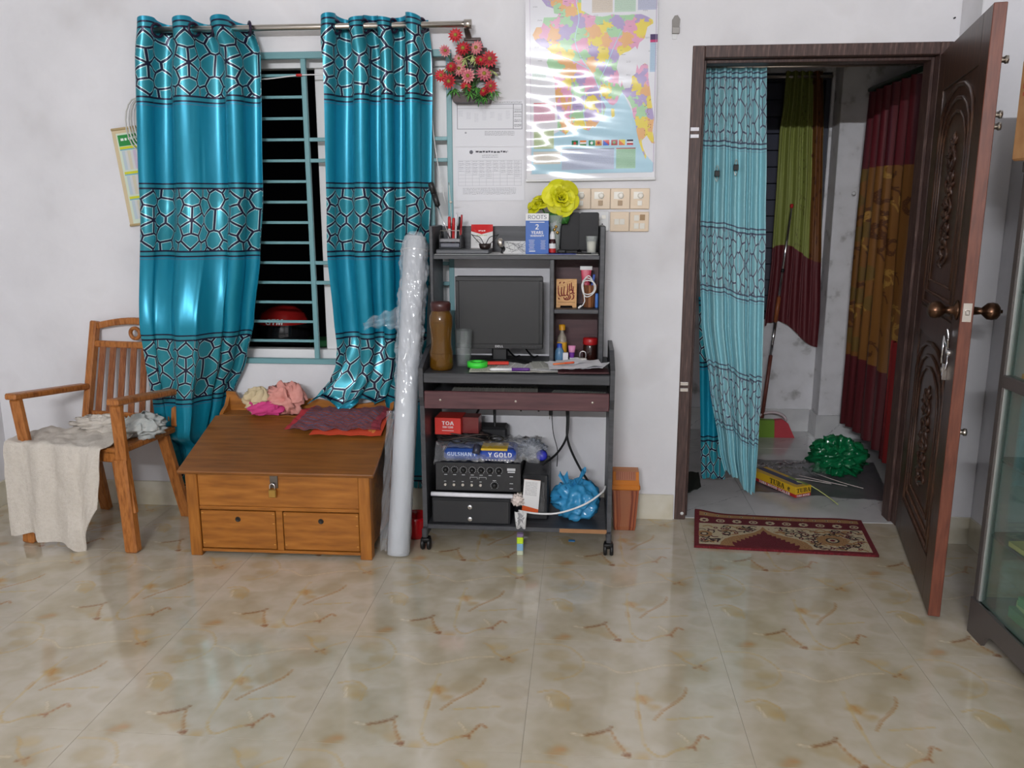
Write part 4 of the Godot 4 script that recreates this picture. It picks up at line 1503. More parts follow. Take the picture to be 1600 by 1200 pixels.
# ---------------------------------------------------------------- armchair
func build_chair():
	var t = thing("armchair", "brown wood-look plastic armchair with slatted back beside the left curtain", "chair", Vector3(-2.06, 0, 0.32), deg_to_rad(-8))
	var m = M.chair
	var st
	for s in [-1, 1]:
		# front leg flares upward into the seat corner, then carries the arm
		st = S()
		bar(st, Vector3(s * 0.25, 0.0, 0.215), Vector3(s * 0.222, 0.40, 0.195), 0.058, 0.045, 0.008, Vector3.BACK)
		bar(st, Vector3(s * 0.237, 0.16, 0.20), Vector3(s * 0.205, 0.42, 0.185), 0.075, 0.03, 0.010, Vector3.BACK)
		bar(st, Vector3(s * 0.228, 0.39, 0.198), Vector3(s * 0.237, 0.628, 0.218), 0.05, 0.03, 0.006, Vector3.BACK)
		put(st, "front_leg", m, t)
		st = S()
		bar(st, Vector3(s * 0.215, 0.0, -0.215), Vector3(s * 0.19, 0.42, -0.12), 0.05, 0.035, 0.006, Vector3.BACK)
		put(st, "rear_leg", m, t)
		st = S()
		bar(st, Vector3(s * 0.240, 0.642, 0.246), Vector3(s * 0.236, 0.600, -0.185), 0.055, 0.026, 0.008)
		put(st, "armrest", m, t)
		st = S()
		bar(st, Vector3(s * 0.232, 0.44, -0.165), Vector3(s * 0.212, 0.892, -0.262), 0.034, 0.040, 0.006, Vector3.BACK)
		put(st, "back_stile", m, t)
	st = S()
	box(st, Vector3(0, 0.425, 0.01), Vector3(0.45, 0.028, 0.40), 0.010)
	box(st, Vector3(0, 0.405, 0.20), Vector3(0.42, 0.05, 0.02), 0.006)
	put(st, "seat", m, t)
	var bz = func(y): return -0.165 - (y - 0.44) * 0.2146
	for a in [[0.475, 0.03], [0.79, 0.03]]:
		st = S()
		box(st, Vector3(0, a[0], bz.call(a[0])), Vector3(0.41, a[1], 0.022), 0.005)
		put(st, "back_rail", m, t)
	st = S()
	var top = []
	for i in 13:
		var x = lerpf(-0.212, 0.212, i / 12.0)
		top.append(Vector3(x, 0.868 + 0.03 * cos(x / 0.212 * PI / 2.0), bz.call(0.885)))
	for i in 12:
		bar(st, top[i], top[i + 1] + (top[i + 1] - top[i]) * 0.04, 0.030, 0.026, 0.004, Vector3.BACK)
	put(st, "top_rail", m, t)
	st = S(true)
	ring(st, Vector3(0, 0.842, bz.call(0.842)), 0.024, 0.009, Basis())
	put(st, "back_ring", m, t)
	for i in 7:
		var x = lerpf(-0.168, 0.168, i / 6.0)
		st = S()
		bar(st, Vector3(x * 1.02, 0.485, bz.call(0.485) + 0.003), Vector3(x * 0.96, 0.78, bz.call(0.78) + 0.003), 0.030, 0.010, 0.003, Vector3.BACK)
		for e in [-0.008, 0.0, 0.008]:
			bar(st, Vector3(x * 1.02 + e, 0.487, bz.call(0.487) + 0.009), Vector3(x * 0.96 + e, 0.775, bz.call(0.775) + 0.009), 0.003, 0.003, 0.0005, Vector3.BACK)
		put(st, "slat", M.slat, t)
	# towel over the seat front
	var tm = tri_mat(ramp(noise_image(256, 256, 91, 0.06, 5), [Color8(204, 195, 183), Color8(214, 206, 195), Color8(220, 213, 203)]), Vector3(4, 4, 4), 0.95)
	bumpy(tm, noise_image(256, 256, 92, 0.25, 3), 0.8)
	var tw = thing("towel", "worn off-white towel draped over the seat of the wooden armchair", "towel", Vector3(-2.07, 0, 0.32), deg_to_rad(-8))
	st = S(true)
	noise.seed = 33
	sheet(st, 60, 60, func(u, v):
		var x = lerpf(-0.272, 0.185, u)
		var end = lerpf(0.07, 0.085, smoothstep(0.0, 0.25, u)) - 0.03 * smoothstep(0.25, 0.30, u) - 0.035 * smoothstep(0.55, 0.75, u)
		if u > 0.80:
			end += pow((u - 0.80) / 0.20, 0.8) * 0.20
		var drop = 0.455 - maxf(end, 0.006)
		var s = v * (0.26 + drop)
		var fold = 0.5 + 0.5 * sin(u * 21.0 + 1.0)
		if s < 0.24:
			return Vector3(x, 0.448 + 0.012 * noise.get_noise_2d(u * 5.0, v * 6.0) + 0.008 * fold, -0.005 + s)
		var d = s - 0.24
		var k = minf(d / 0.05, 1.0)
		var slant = -0.05 * smoothstep(0.6, 1.0, u) * clampf(d / 0.4, 0, 1) - 0.02 * d
		return Vector3(x + slant, 0.452 - d * (0.55 + 0.45 * k) + 0.006 * fold * (1 - k), 0.243 + 0.022 * sqrt(k) * (0.4 + fold * 0.6) + 0.018 * fold * d + 0.01 * noise.get_noise_2d(u * 6.0, v * 3.0))
	, 0.004)
	put(st, "drape", tm, tw)
	var bu = put_lump("bunch", tm, tw, Vector3(-0.02, 0.466, -0.03), Vector3(0.17, 0.05, 0.085), 121)
	bu.set_meta("label", "bunched end of the towel on the seat")
	var b2 = thing("cloth_bundle", "pale blue grey cloth bunched on the chair seat against the left curtain", "cloth", Vector3(-1.862, 0.441, 0.36))
	crumple(b2, Vector3(0, 0.045, 0), Vector3(0.10, 0.06, 0.09), tri_mat(ramp(noise_image(128, 128, 93, 0.05), [Color8(170, 178, 178), Color8(206, 206, 200)]), Vector3(5, 5, 5), 0.95), 124, -0.06)


func put_lump(n, m, parent, c, r, sd, floor_y = -INF, amp = 0.3, freq = 2.2):
	var st = S(true)
	lump(st, c, r, amp, freq, sd, 52, 32, floor_y)
	return put(st, n, m, parent)


# ---------------------------------------------------------------- computer desk
var O := Vector3.ZERO


# box given in room coordinates, stored relative to the thing's base O
func wb(st, x0, x1, y0, y1, z0, z1, b = 0.002):
	bx(st, x0 - O.x, x1 - O.x, y0 - O.y, y1 - O.y, z0 - O.z, z1 - O.z, b)


func build_desk():
	O = Vector3(-0.2575, 0, 0.25)
	var t = thing("computer_desk", "dark grey computer desk with hutch, keyboard tray and castors", "desk", O)
	var m = M.desk
	var st
	var side = Basis(Vector3(0, 0, 1), Vector3(0, 1, 0), Vector3(1, 0, 0))
	for x in [-0.636, 0.121]:
		st = S()
		var poly = [Vector2(-0.21, 0.10), Vector2(0.195, 0.10), Vector2(0.205, 0.62), Vector2(0.222, 0.66), Vector2(0.225, 0.778), Vector2(0.21, 0.785), Vector2(0.06, 0.832), Vector2(-0.21, 0.832)]
		prism(st, poly, -0.009, 0.009, Transform3D(side, Vector3(x - O.x, 0, 0)))
		put(st, "side_panel", m, t)
		st = S()
		wb(st, x - 0.011, x + 0.011, 0.062, 0.102, 0.03, 0.47, 0.004)
		put(st, "foot_rail", m, t)
		for z in [0.06, 0.44]:
			st = S(true)
			for e in [-1, 1]:
				lathe(st, [Vector2(0.0, -0.007), Vector2(0.024, -0.007), Vector2(0.027, 0.0), Vector2(0.024, 0.007), Vector2(0, 0.007)], 18, Vector3(x - O.x + e * 0.013, 0.027, z - O.z), Basis(Vector3.BACK, PI / 2))
			var c = put(st, "castor", M.black, t)
			st = S(true)
			tube(st, [Vector3(x - O.x, 0.03, z - O.z), Vector3(x - O.x, 0.064, z - O.z)], 0.008, 10)
			wb(st, x - 0.018, x + 0.018, 0.040, 0.056, z - 0.02, z + 0.02, 0.004)
			put(st, "castor_stem", M.black, c)
	st = S(); wb(st, -0.627, 0.112, 0.717, 0.757, 0.03, 0.468, 0.003); put(st, "tabletop", m, t)
	st = S(); wb(st, -0.627, 0.112, 0.094, 0.113, 0.05, 0.445, 0.002); put(st, "bottom_shelf", m, t)
	st = S(); wb(st, -0.08, 0.112, 0.095, 0.112, 0.445, 0.447, 0.0)
	put(st, "bare_edge", mat(Color8(160, 116, 78), 0.8), t).set_meta("label", "bare chipboard edge where the grey band has come off")
	st = S(); wb(st, -0.6265, 0.1115, 0.628, 0.640, 0.08, 0.452, 0.002)
	var tr = put(st, "keyboard_tray", m, t)
	st = S(); wb(st, -0.6255, 0.1105, 0.612, 0.684, 0.453, 0.468, 0.003)
	put(st, "tray_front", M.maroon, tr)
	for x in [-0.56, -0.258, 0.045]:
		st = S(true)
		lathe(st, [Vector2(0, 0.002), Vector2(0.004, 0.0015), Vector2(0.005, 0)], 10, Vector3(x - O.x, 0.648, 0.468 - O.z), Basis(Vector3.RIGHT, PI / 2))
		put(st, "screw", M.steel, tr)
	# hutch
	st = S(); wb(st, -0.628, -0.612, 0.757, 1.327, 0.03, 0.272, 0.003); put(st, "hutch_side", m, t)
	st = S(); wb(st, 0.065, 0.087, 0.757, 1.327, 0.03, 0.272, 0.003); put(st, "hutch_side", m, t)
	st = S(); wb(st, -0.612, 0.065, 1.193, 1.211, 0.03, 0.272, 0.002); put(st, "hutch_shelf", m, t)
	st = S(); wb(st, -0.612, 0.065, 1.2115, 1.322, 0.03, 0.043, 0.002); put(st, "hutch_back", m, t)
	st = S(); wb(st, -0.135, -0.117, 0.757, 1.193, 0.03, 0.270, 0.002); put(st, "hutch_divider", m, t)
	st = S(); wb(st, -0.117, 0.065, 0.974, 0.992, 0.041, 0.268, 0.002); put(st, "pigeonhole_shelf", m, t)
	st = S(); wb(st, -0.117, 0.065, 0.757, 1.193, 0.03, 0.040, 0.0); put(st, "pigeonhole_back", M.maroon, t)


# a round thing standing upright: profile points (radius, height)
func jar(n, label, category, at, prof, m, part = "body", seg = 20):
	var t = thing(n, label, category, at)
	put(lathe_st(prof, seg), part, m, t)
	return t


func build_desk_goods():
	var st
	var TOP := 0.7575
	# monitor
	var t = thing("monitor", "black square-format computer monitor switched off on the desk", "monitor", Vector3(-0.346, TOP, 0.19), 0.02)
	var pl := mat(Color8(20, 20, 22), 0.45)
	st = S()
	box(st, Vector3(0, 0.215, 0.035), Vector3(0.362, 0.300, 0.045), 0.006)
	put(st, "housing", pl, t)
	for a in [[0, 0.356, 0.362, 0.018], [0, 0.0755, 0.362, 0.021]]:
		st = S(); box(st, Vector3(a[0], a[1], 0.059), Vector3(a[2], a[3], 0.006), 0.002); put(st, "bezel", pl, t)
	for s in [-1, 1]:
		st = S(); box(st, Vector3(s * 0.1735, 0.2165, 0.059), Vector3(0.015, 0.2605, 0.006), 0.002); put(st, "bezel", pl, t)
	st = S(); box(st, Vector3(0, 0.2165, 0.0575), Vector3(0.332, 0.261, 0.002), 0.0)
	put(st, "screen", mat(Color8(20, 21, 23), 0.42), t)
	words(t, "DELL", Vector3(0, 0.0755, 0.0622), 0.0085, mat(Color8(190, 190, 192), 0.4), Basis(), true, 1.3)
	for k in 5:
		put_box("menu_button", mat(Color8(58, 58, 60), 0.4), t, Vector3(0.10 + k * 0.013, 0.0755, 0.0622), Vector3(0.008, 0.002, 0.001), 0.0)
	st = S(); box(st, Vector3(0, 0.055, 0.02), Vector3(0.066, 0.09, 0.03), 0.006); put(st, "neck", pl, t)
	st = S()
	for s in [-1, 1]:
		bar(st, Vector3(s * 0.02, 0.012, 0.0), Vector3(s * 0.125, 0.007, 0.085), 0.05, 0.014, 0.004)
	box(st, Vector3(0, 0.013, 0.0), Vector3(0.09, 0.014, 0.06), 0.005)
	put(st, "foot", pl, t)
	for s in [[-0.32, 0.09], [-0.24, 0.09]]:
		st = S(true)
		tube(st, smooth_path([Vector3(s[0] - 0.01, 0.86, 0.17), Vector3(s[0], 0.80, 0.12), Vector3(s[0] + 0.03, 0.76, s[1]), Vector3(s[0] + 0.05, 0.735, 0.025), Vector3(s[0] + 0.05, 0.5, 0.02)]), 0.004, 6)
		lone(st, "monitor_cable", M.cable, "black cable running from the monitor down behind the desk", "cable", Vector3.ZERO, Basis(), "monitor cables")
	# amber water bottle
	t = thing("water_bottle", "amber plastic water bottle with a brown lid on the desk", "bottle", Vector3(-0.567, TOP, 0.38))
	var amber := clear(Color8(104, 70, 16), 0.82, 0.12)
	put(lathe_st([Vector2(0.0, 0.001), Vector2(0.043, 0.001), Vector2(0.047, 0.012), Vector2(0.046, 0.07), Vector2(0.040, 0.105), Vector2(0.042, 0.15), Vector2(0.047, 0.185), Vector2(0.046, 0.215), Vector2(0.038, 0.232), Vector2(0.036, 0.240)], 28), "bottle", amber, t)
	st = S(true)
	for y in [0.02, 0.07, 0.195]:
		ring(st, Vector3(0, y, 0), 0.0465, 0.0015, Basis(Vector3.RIGHT, PI / 2), 28)
	put(st, "moulded_ring", amber, t)
	put(lathe_st([Vector2(0.036, 0.238), Vector2(0.040, 0.240), Vector2(0.041, 0.266), Vector2(0.036, 0.274), Vector2(0.012, 0.276), Vector2(0.0, 0.276)], 28), "lid", mat(Color8(70, 36, 34), 0.35), t)
	t = jar("drinking_glass", "empty clear drinking glass behind the amber bottle", "glass", Vector3(-0.487, TOP, 0.302), [Vector2(0, 0.002), Vector2(0.03, 0.002), Vector2(0.036, 0.15), Vector2(0.034, 0.15), Vector2(0.028, 0.008), Vector2(0, 0.008)], clear(Color(0.9, 0.95, 0.95), 0.06, 0.03), "tumbler", 24)
	# newspapers and loose sheets
	var np = []
	for k in 3:
		var im = canvas(256, 192, [Color8(206, 204, 192), Color8(222, 222, 222), Color8(196, 198, 190)][k])
		for c in 5:
			c_print(im, 6 + c * 50, 26, 44, 5, Color8(110, 108, 106), 18, k * 10 + c)
		c_print(im, 8, 6, 240, 12, [Color8(40, 40, 44), Color8(150, 30, 34), Color8(30, 90, 50)][k], 1, k)
		np.append(mat(Color(1, 1, 1), 0.8, 0.0, tex(im)))
	var pp = [
		["newspaper spread flat across the middle of the desk top", Vector3(-0.27, 0.002, 0.365), 0.36, 0.17, 0.06, 0],
		["newspaper page with red headline lying right of the green tape", Vector3(-0.20, 0.005, 0.32), 0.28, 0.20, -0.12, 1],
		["folded newspaper behind the monitor foot on the right", Vector3(-0.10, 0.008, 0.30), 0.22, 0.16, 0.18, 2]]
	for p in pp:
		st = S(true)
		noise.seed = 50 + p[5]
		sheet(st, 14, 10, func(u, v): return Vector3((u - 0.5) * p[2], 0.002 + 0.003 * absf(noise.get_noise_2d(u * 5, v * 5)), (v - 0.5) * p[3]), 0.0008)
		lone(st, "newspaper", np[p[5]], p[0], "newspaper", Vector3(p[1].x, TOP + p[1].y, p[1].z), Basis(Vector3.UP, p[4]))
	var sh = [["white sheet of paper on top of the pile before the pigeonholes", -0.03, 0.017, 0.36, 0.21, 0.15, 0.10], ["white sheet of paper jutting out at the right end of the desk", 0.02, 0.013, 0.37, 0.16, 0.13, -0.25], ["crumpled white sheet lying across the newspaper pile", -0.07, 0.020, 0.33, 0.14, 0.10, 0.35]]
	for p in sh:
		st = S(true)
		noise.seed = int(p[3] * 1000)
		sheet(st, 12, 8, func(u, v): return Vector3((u - 0.5) * p[4], 0.008 * absf(noise.get_noise_2d(u * 3 + 2, v * 3)) + 0.012 * u * u, (v - 0.5) * p[5]), 0.0006)
		lone(st, "paper_sheet", M.paper, p[0], "paper", Vector3(p[1], TOP + p[2], p[3]), Basis(Vector3.UP, p[6]))
	st = S(); box(st, Vector3.ZERO, Vector3(0.20, 0.006, 0.10), 0.001)
	lone(st, "notebook", mat(Color8(70, 30, 36), 0.5), "thin maroon notebook under the papers at the desk front", "notebook", Vector3(0.005, TOP + 0.006, 0.405), Basis(Vector3.UP, 0.05))
	t = thing("adhesive_tape", "bright green roll of tape on the desk below the monitor", "tape", Vector3(-0.425, TOP + 0.005, 0.345))
	put(lathe_st([Vector2(0.022, 0.0), Vector2(0.042, 0.0), Vector2(0.042, 0.022), Vector2(0.022, 0.022), Vector2(0.022, 0.0)], 24), "roll", mat(Color8(66, 222, 66), 0.4), t)
	st = S(); bar(st, Vector3(-0.05, 0, 0), Vector3(0.05, 0, -0.012), 0.022, 0.012, 0.004)
	lone(st, "red_cutter", mat(Color8(214, 56, 44), 0.4), "red plastic cutter beside the green tape roll", "cutter", Vector3(-0.348, TOP + 0.018, 0.33))
	pen("marker_pen", "purple and white marker pen at the desk front edge", Vector3(-0.365, TOP + 0.012, 0.435), Vector3(-0.205, TOP + 0.012, 0.425), 0.006, Color8(92, 44, 132), Color8(230, 230, 232))
	pen("ball_pen", "orange ball pen on the papers", Vector3(-0.115, TOP + 0.030, 0.40), Vector3(-0.03, TOP + 0.036, 0.385), 0.004, Color8(214, 84, 44), Color8(226, 120, 70))
	# ---- hutch shelf
	var H := 1.2115
	st = S(true)
	sheet(st, 40, 4, func(u, v): return Vector3(lerpf(-0.608, 0.06, u), lerpf(0.0015, 0.0012, v), lerpf(0.06, 0.274 + 0.003 * sin(u * 23.0), v)), 0.0008)
	lone(st, "shelf_paper", np[1], "newspaper lining the top shelf of the desk hutch", "newspaper", Vector3(0, H, 0))
	H = 1.2135
	t = thing("pen_stand", "black wire pen stand with a drawer at the left end of the hutch", "pen stand", Vector3(-0.553, H + 0.020, 0.16))
	var dk := mat(Color8(48, 48, 52), 0.4, 0.3)
	st = S()
	bx(st, -0.045, 0.045, 0.0, 0.004, -0.045, 0.045, 0.001)
	bx(st, -0.045, 0.045, 0.004, 0.045, -0.045, -0.042, 0.0005)
	bx(st, -0.045, -0.042, 0.004, 0.055, -0.042, 0.042, 0.0005)
	bx(st, 0.042, 0.045, 0.004, 0.055, -0.042, 0.042, 0.0005)
	put(st, "tray", dk, t)
	st = S(); bx(st, -0.04, 0.04, 0.005, 0.022, 0.0, 0.046, 0.002); put(st, "drawer", mat(Color8(100, 102, 112), 0.3), t)
	st = S(); bx(st, -0.042, 0.042, 0.026, 0.040, 0.002, 0.046, 0.002); put(st, "note_box", mat(Color8(130, 130, 134), 0.4), t)
	st = S(true)
	tube(st, [Vector3(-0.04, 0.04, 0.04), Vector3(-0.04, 0.073, 0.04), Vector3(0.04, 0.073, 0.04), Vector3(0.04, 0.04, 0.04)], 0.002, 6)
	tube(st, [Vector3(-0.04, 0.04, -0.03), Vector3(-0.04, 0.073, -0.03), Vector3(0.04, 0.073, -0.03), Vector3(0.04, 0.04, -0.03)], 0.002, 6)
	put(st, "wire_rail", M.steel, t)
	var pb = Vector3(-0.553, H + 0.049, 0.155)
	pen("screwdriver", "black handled screwdriver leaning in the pen stand, tallest there", pb + Vector3(-0.055, 0.14, 0.0), pb + Vector3(-0.085, 0.24, 0.0), 0.012, Color8(24, 24, 26), Color8(24, 24, 26), pb + Vector3(0.0, -0.01, 0.0))
	for a in [[-0.010, 0.10, 0.006, Color8(200, 34, 36), "red pen standing in the pen stand"], [0.006, 0.095, 0.006, Color8(190, 26, 30), "crimson pen with white barrel in the pen stand"], [0.016, 0.115, 0.004, Color8(220, 220, 224), "white pen standing in the pen stand"], [0.028, 0.10, 0.004, Color8(24, 24, 28), "black pen standing in the pen stand"], [0.036, 0.108, 0.004, Color8(170, 40, 46), "thin dark red pencil in the pen stand"]]:
		pen("pen", a[4], pb + Vector3(a[0], -0.01, 0.0), pb + Vector3(a[0] * 1.15, a[1], -0.02), a[2], a[3], a[3] if a[0] > 0.0 else Color8(226, 222, 222))
	st = S(true)
	tube(st, smooth_path([pb + Vector3(0.0, 0.06, -0.01), pb + Vector3(-0.004, 0.15, -0.01), pb + Vector3(-0.01, 0.24, -0.01)], 4), 0.0015, 5)
	box(st, pb + Vector3(-0.003, 0.16, -0.01), Vector3(0.012, 0.008, 0.006), 0.001)
	lone(st, "probe", M.steel, "thin metal probe rising out of the pen stand", "probe")
	# flat device under the stand
	st = S(); box(st, Vector3(0, 0.009, 0), Vector3(0.22, 0.018, 0.14), 0.004)
	lone(st, "laptop_drive", mat(Color8(84, 86, 90), 0.35), "flat dark grey disc drive lying on the hutch shelf", "drive", Vector3(-0.495, H, 0.18))
	t = thing("snack_pouch", "white pouch with a red top leaning on the hutch back", "pouch", Vector3(-0.43, H + 0.0185, 0.135), 0.0)
	var im = canvas(128, 160, Color8(232, 230, 228))
	c_rect(im, 0, 0, 128, 46, Color8(206, 38, 40)); c_poly(im, [Vector2(0, 46), Vector2(128, 46), Vector2(64, 66)], Color8(206, 38, 40))
	c_print(im, 36, 70, 60, 7, Color8(150, 176, 50), 1, 4); c_print(im, 30, 100, 40, 5, Color8(120, 120, 120), 3, 6)
	c_print(im, 46, 38, 40, 10, Color8(250, 240, 240), 1, 8)
	st = S(true)
	sheet(st, 12, 14, func(u, v): return Vector3((u - 0.5) * 0.092, 0.098 * (1 - v), -0.012 - 0.02 * (1 - v) + 0.016 * sin(u * PI) * sin(clampf(v * 1.1, 0, 1) * PI * 0.8)), 0.001)
	put(st, "front_face", mat(Color(1, 1, 1), 0.35, 0.0, tex(im)), t)
	st = S(true)
	sheet(st, 12, 14, func(u, v): return Vector3((u - 0.5) * 0.092, 0.098 * (1 - v), -0.0135 - 0.02 * (1 - v) - 0.014 * sin(u * PI) * sin(clampf(v * 1.1, 0, 1) * PI * 0.8)), 0.001)
	put(st, "back_face", M.red, t)
	t = thing("eyeglasses", "black framed eyeglasses folded in a dark holder on the hutch", "eyeglasses", Vector3(-0.405, H + 0.0185, 0.215))
	st = S(true)
	lathe(st, [Vector2(0.016, 0.0), Vector2(0.022, 0.004), Vector2(0.026, 0.022), Vector2(0.022, 0.022), Vector2(0.016, 0.006), Vector2(0.0, 0.005)], 18)
	put(st, "holder", mat(Color8(40, 26, 22), 0.4), t)
	st = S(true)
	for s in [-1, 1]:
		tube(st, smooth_path([Vector3(s * 0.004, 0.02, 0.006), Vector3(s * 0.02, 0.048, 0.006), Vector3(s * 0.048, 0.056, 0.0), Vector3(s * 0.056, 0.06, -0.004)]), 0.0018, 6)
		tube(st, smooth_path([Vector3(s * 0.056, 0.06, -0.004), Vector3(s * 0.03, 0.03, -0.012), Vector3(s * 0.012, 0.018, -0.006)]), 0.0015, 6)
	put(st, "frame", M.black, t)
	t = thing("desk_microphone", "small silver and black desk microphone beside the eyeglasses", "microphone", Vector3(-0.335, H, 0.20))
	st = S(true); tube(st, smooth_path([Vector3(0, 0.0, 0), Vector3(0.005, 0.02, 0), Vector3(-0.006, 0.032, 0.01)]), 0.008, 10); put(st, "stem", M.black, t)
	put(lathe_st([Vector2(0.0, -0.02), Vector2(0.012, -0.014), Vector2(0.016, 0.0), Vector2(0.012, 0.016), Vector2(0, 0.02)], 16), "head", M.steel, t, Vector3(-0.006, 0.044, 0.012), Basis(Vector3.BACK, 0.4))
	im = canvas(128, 64, Color8(216, 216, 214))
	for k in 14:
		c_path(im, smooth2([Vector2(rng.randf() * 120, rng.randf() * 60), Vector2(rng.randf() * 120, rng.randf() * 60), Vector2(rng.randf() * 120, rng.randf() * 60)]), 1.4, Color8(84, 84, 88))
	st = S(true)
	sheet(st, 8, 6, func(u, v): return Vector3((u - 0.5) * 0.11, 0.05 * (1 - v), -0.02 + 0.03 * v), 0.0008)
	lone(st, "scribbled_note", mat(Color(1, 1, 1), 0.8, 0.0, tex(im)), "white scribbled note leaning between microphone and blue box", "paper", Vector3(-0.275, H, 0.20))
	# blue carton
	t = thing("product_box", "blue carton with white top on the hutch before the yellow roses", "box", Vector3(-0.190, H, 0.205), 0.03)
	st = S(); bx(st, -0.047, 0.047, 0.0, 0.134, -0.03, 0.03, 0.001); put(st, "carton", mat(Color8(32, 92, 176), 0.4), t)
	st = S(); bx(st, -0.047, 0.047, 0.134, 0.163, -0.03, 0.03, 0.001); put(st, "white_top", M.white, t)
	words(t, "ROOTS", Vector3(0, 0.148, 0.0303), 0.015, mat(Color8(70, 80, 100), 0.5), Basis(), false, 1.2)
	words(t, "2", Vector3(0, 0.109, 0.0303), 0.021, M.white)
	words(t, "YEARS", Vector3(0, 0.0865, 0.0303), 0.012, M.white)
	words(t, "WARRANTY", Vector3(0, 0.0735, 0.0303), 0.0075, M.white)
	for k in 7:
		put_box("print_line", M.white, t, Vector3(-0.022, 0.056 - k * 0.006, 0.0303), Vector3(0.024 - 0.003 * (k % 3), 0.0014, 0.0004), 0.0)
		put_box("print_line", M.white, t, Vector3(0.024, 0.054 - k * 0.0055, 0.0303), Vector3(0.020 - 0.003 * (k % 2), 0.0012, 0.0004), 0.0)
	put_box("print_line", M.white, t, Vector3(0, 0.128, 0.0303), Vector3(0.06, 0.003, 0.0004), 0.0)
	put_box("print_line", M.white, t, Vector3(-0.02, 0.012, 0.0303), Vector3(0.025, 0.004, 0.0004), 0.0)
	t = thing("dropper_bottle", "tiny dark bottle with white cap and red label beside the blue carton", "bottle", Vector3(-0.128, H, 0.215))
	put(lathe_st([Vector2(0, 0), Vector2(0.0145, 0), Vector2(0.0145, 0.052), Vector2(0.010, 0.060)], 18), "bottle", mat(Color8(52, 20, 24), 0.2), t)
	put(lathe_st([Vector2(0.0148, 0.006), Vector2(0.0148, 0.022)], 18), "red_label", M.red, t)
	put(lathe_st([Vector2(0.0148, 0.0225), Vector2(0.0148, 0.042)], 18), "white_label", M.white, t)
	put(lathe_st([Vector2(0.011, 0.060), Vector2(0.011, 0.076), Vector2(0.006, 0.090), Vector2(0.0, 0.092)], 16), "cap", M.white, t)
	# vase of yellow roses
	t = thing("flower_vase", "slim clear glass vase holding yellow roses on the hutch", "vase", Vector3(-0.118, H, 0.172))
	put(lathe_st([Vector2(0.0, 0.002), Vector2(0.024, 0.002), Vector2(0.018, 0.02), Vector2(0.022, 0.10), Vector2(0.034, 0.155), Vector2(0.032, 0.155), Vector2(0.020, 0.10), Vector2(0.015, 0.024), Vector2(0.0, 0.02)], 22), "vase_glass", clear(Color(0.92, 0.96, 0.94), 0.2, 0.03), t)
	st = S(true)
	for k in 4:
		lathe(st, [Vector2(0, -0.007), Vector2(0.006, -0.003), Vector2(0.007, 0.0), Vector2(0.005, 0.005), Vector2(0, 0.007)], 10, Vector3(-0.008 + 0.006 * k, 0.085 + 0.012 * (k % 3), 0.022))
	put(st, "gold_bead", M.brass, t)
	rose("large bright yellow rose rising from the glass vase", Vector3(-0.095, 1.436, 0.165), 0.066, Vector3(0.15, 0.25, 1.0), Vector3(-0.117, H + 0.06, 0.172), 5)
	rose("smaller yellow rose leaning left out of the glass vase", Vector3(-0.184, 1.414, 0.12), 0.058, Vector3(-0.6, 0.9, 0.5), Vector3(-0.119, H + 0.06, 0.172), 6)
	var leaf := mat(Color8(44, 104, 34), 0.55)
	for a in [[-0.118, 1.372, 0.165, -0.3], [-0.085, 1.358, 0.165, 0.6], [-0.140, 1.362, 0.15, -0.9]]:
		st = S(true)
		sheet(st, 8, 8, func(u, v): return Vector3((u - 0.5) * 0.05 * sin(v * PI), 0.05 * (1 - v) - 0.03, 0.012 * sin(v * PI) - 0.02 * absf(u - 0.5)), 0.001)
		lone(st, "rose_leaf", leaf, "green rose leaf under the yellow blooms", "leaf", Vector3(a[0], a[1], a[2]), Basis(Vector3.BACK, a[3]), "rose leaves in the vase")
	# pair of flat black speakers
	for k in 2:
		var x = [-0.057, 0.022][k]
		t = thing("speaker", ["flat black desktop speaker behind the glass vase", "flat black desktop speaker behind the candle glass"][k], "speaker", Vector3(x, H, 0.12 + 0.012 * k), [0.10, -0.10][k])
		st = S()
		var pf = []
		for q in [[0.030, 0.158, 0], [-0.030, 0.158, 90], [-0.030, 0.022, 180], [0.030, 0.022, 270]]:
			for i in 5:
				var an = deg_to_rad(q[2] + i * 22.5)
				pf.append(Vector2(q[0] + cos(an) * 0.009, q[1] + sin(an) * 0.009))
		prism(st, pf, -0.012, 0.012)
		put(st, "panel", mat(Color8(25, 25, 28), 0.6), t)
		st = S(); box(st, Vector3(0, 0.006, 0.0), Vector3(0.06, 0.012, 0.06), 0.003); put(st, "stand", M.black, t)
		if k == 0:
			st = S(true); tube(st, [Vector3(-0.044, 0.03, 0.0), Vector3(-0.044, 0.125, 0.0)], 0.007, 10); put(st, "bass_tube", mat(Color8(66, 66, 70), 0.3), t)
	st = S(true)
	tube(st, smooth_path([Vector3(-0.115, 0.003, 0.22), Vector3(-0.09, 0.006, 0.235), Vector3(-0.06, 0.003, 0.215), Vector3(-0.03, 0.004, 0.235), Vector3(0.0, 0.003, 0.22), Vector3(0.03, 0.004, 0.235)]), 0.0028, 6)
	lone(st, "speaker_cable", M.cable, "thin black speaker cable lying along the hutch shelf", "cable", Vector3(0, H, 0))
	st = S(); box(st, Vector3(0, 0.009, 0), Vector3(0.035, 0.018, 0.03), 0.004)
	lone(st, "volume_control", M.black, "small black volume control block before the speakers", "control", Vector3(-0.09, H, 0.20))
	st = S(); box(st, Vector3.ZERO, Vector3(0.12, 0.002, 0.05), 0.0004)
	lone(st, "blue_card", mat(Color8(40, 62, 150), 0.5), "blue card at the front of the hutch shelf", "card", Vector3(-0.09, H + 0.002, 0.245))
	t = thing("candle_glass", "small glass with a white candle at the right end of the hutch", "candle", Vector3(0.032, H, 0.215))
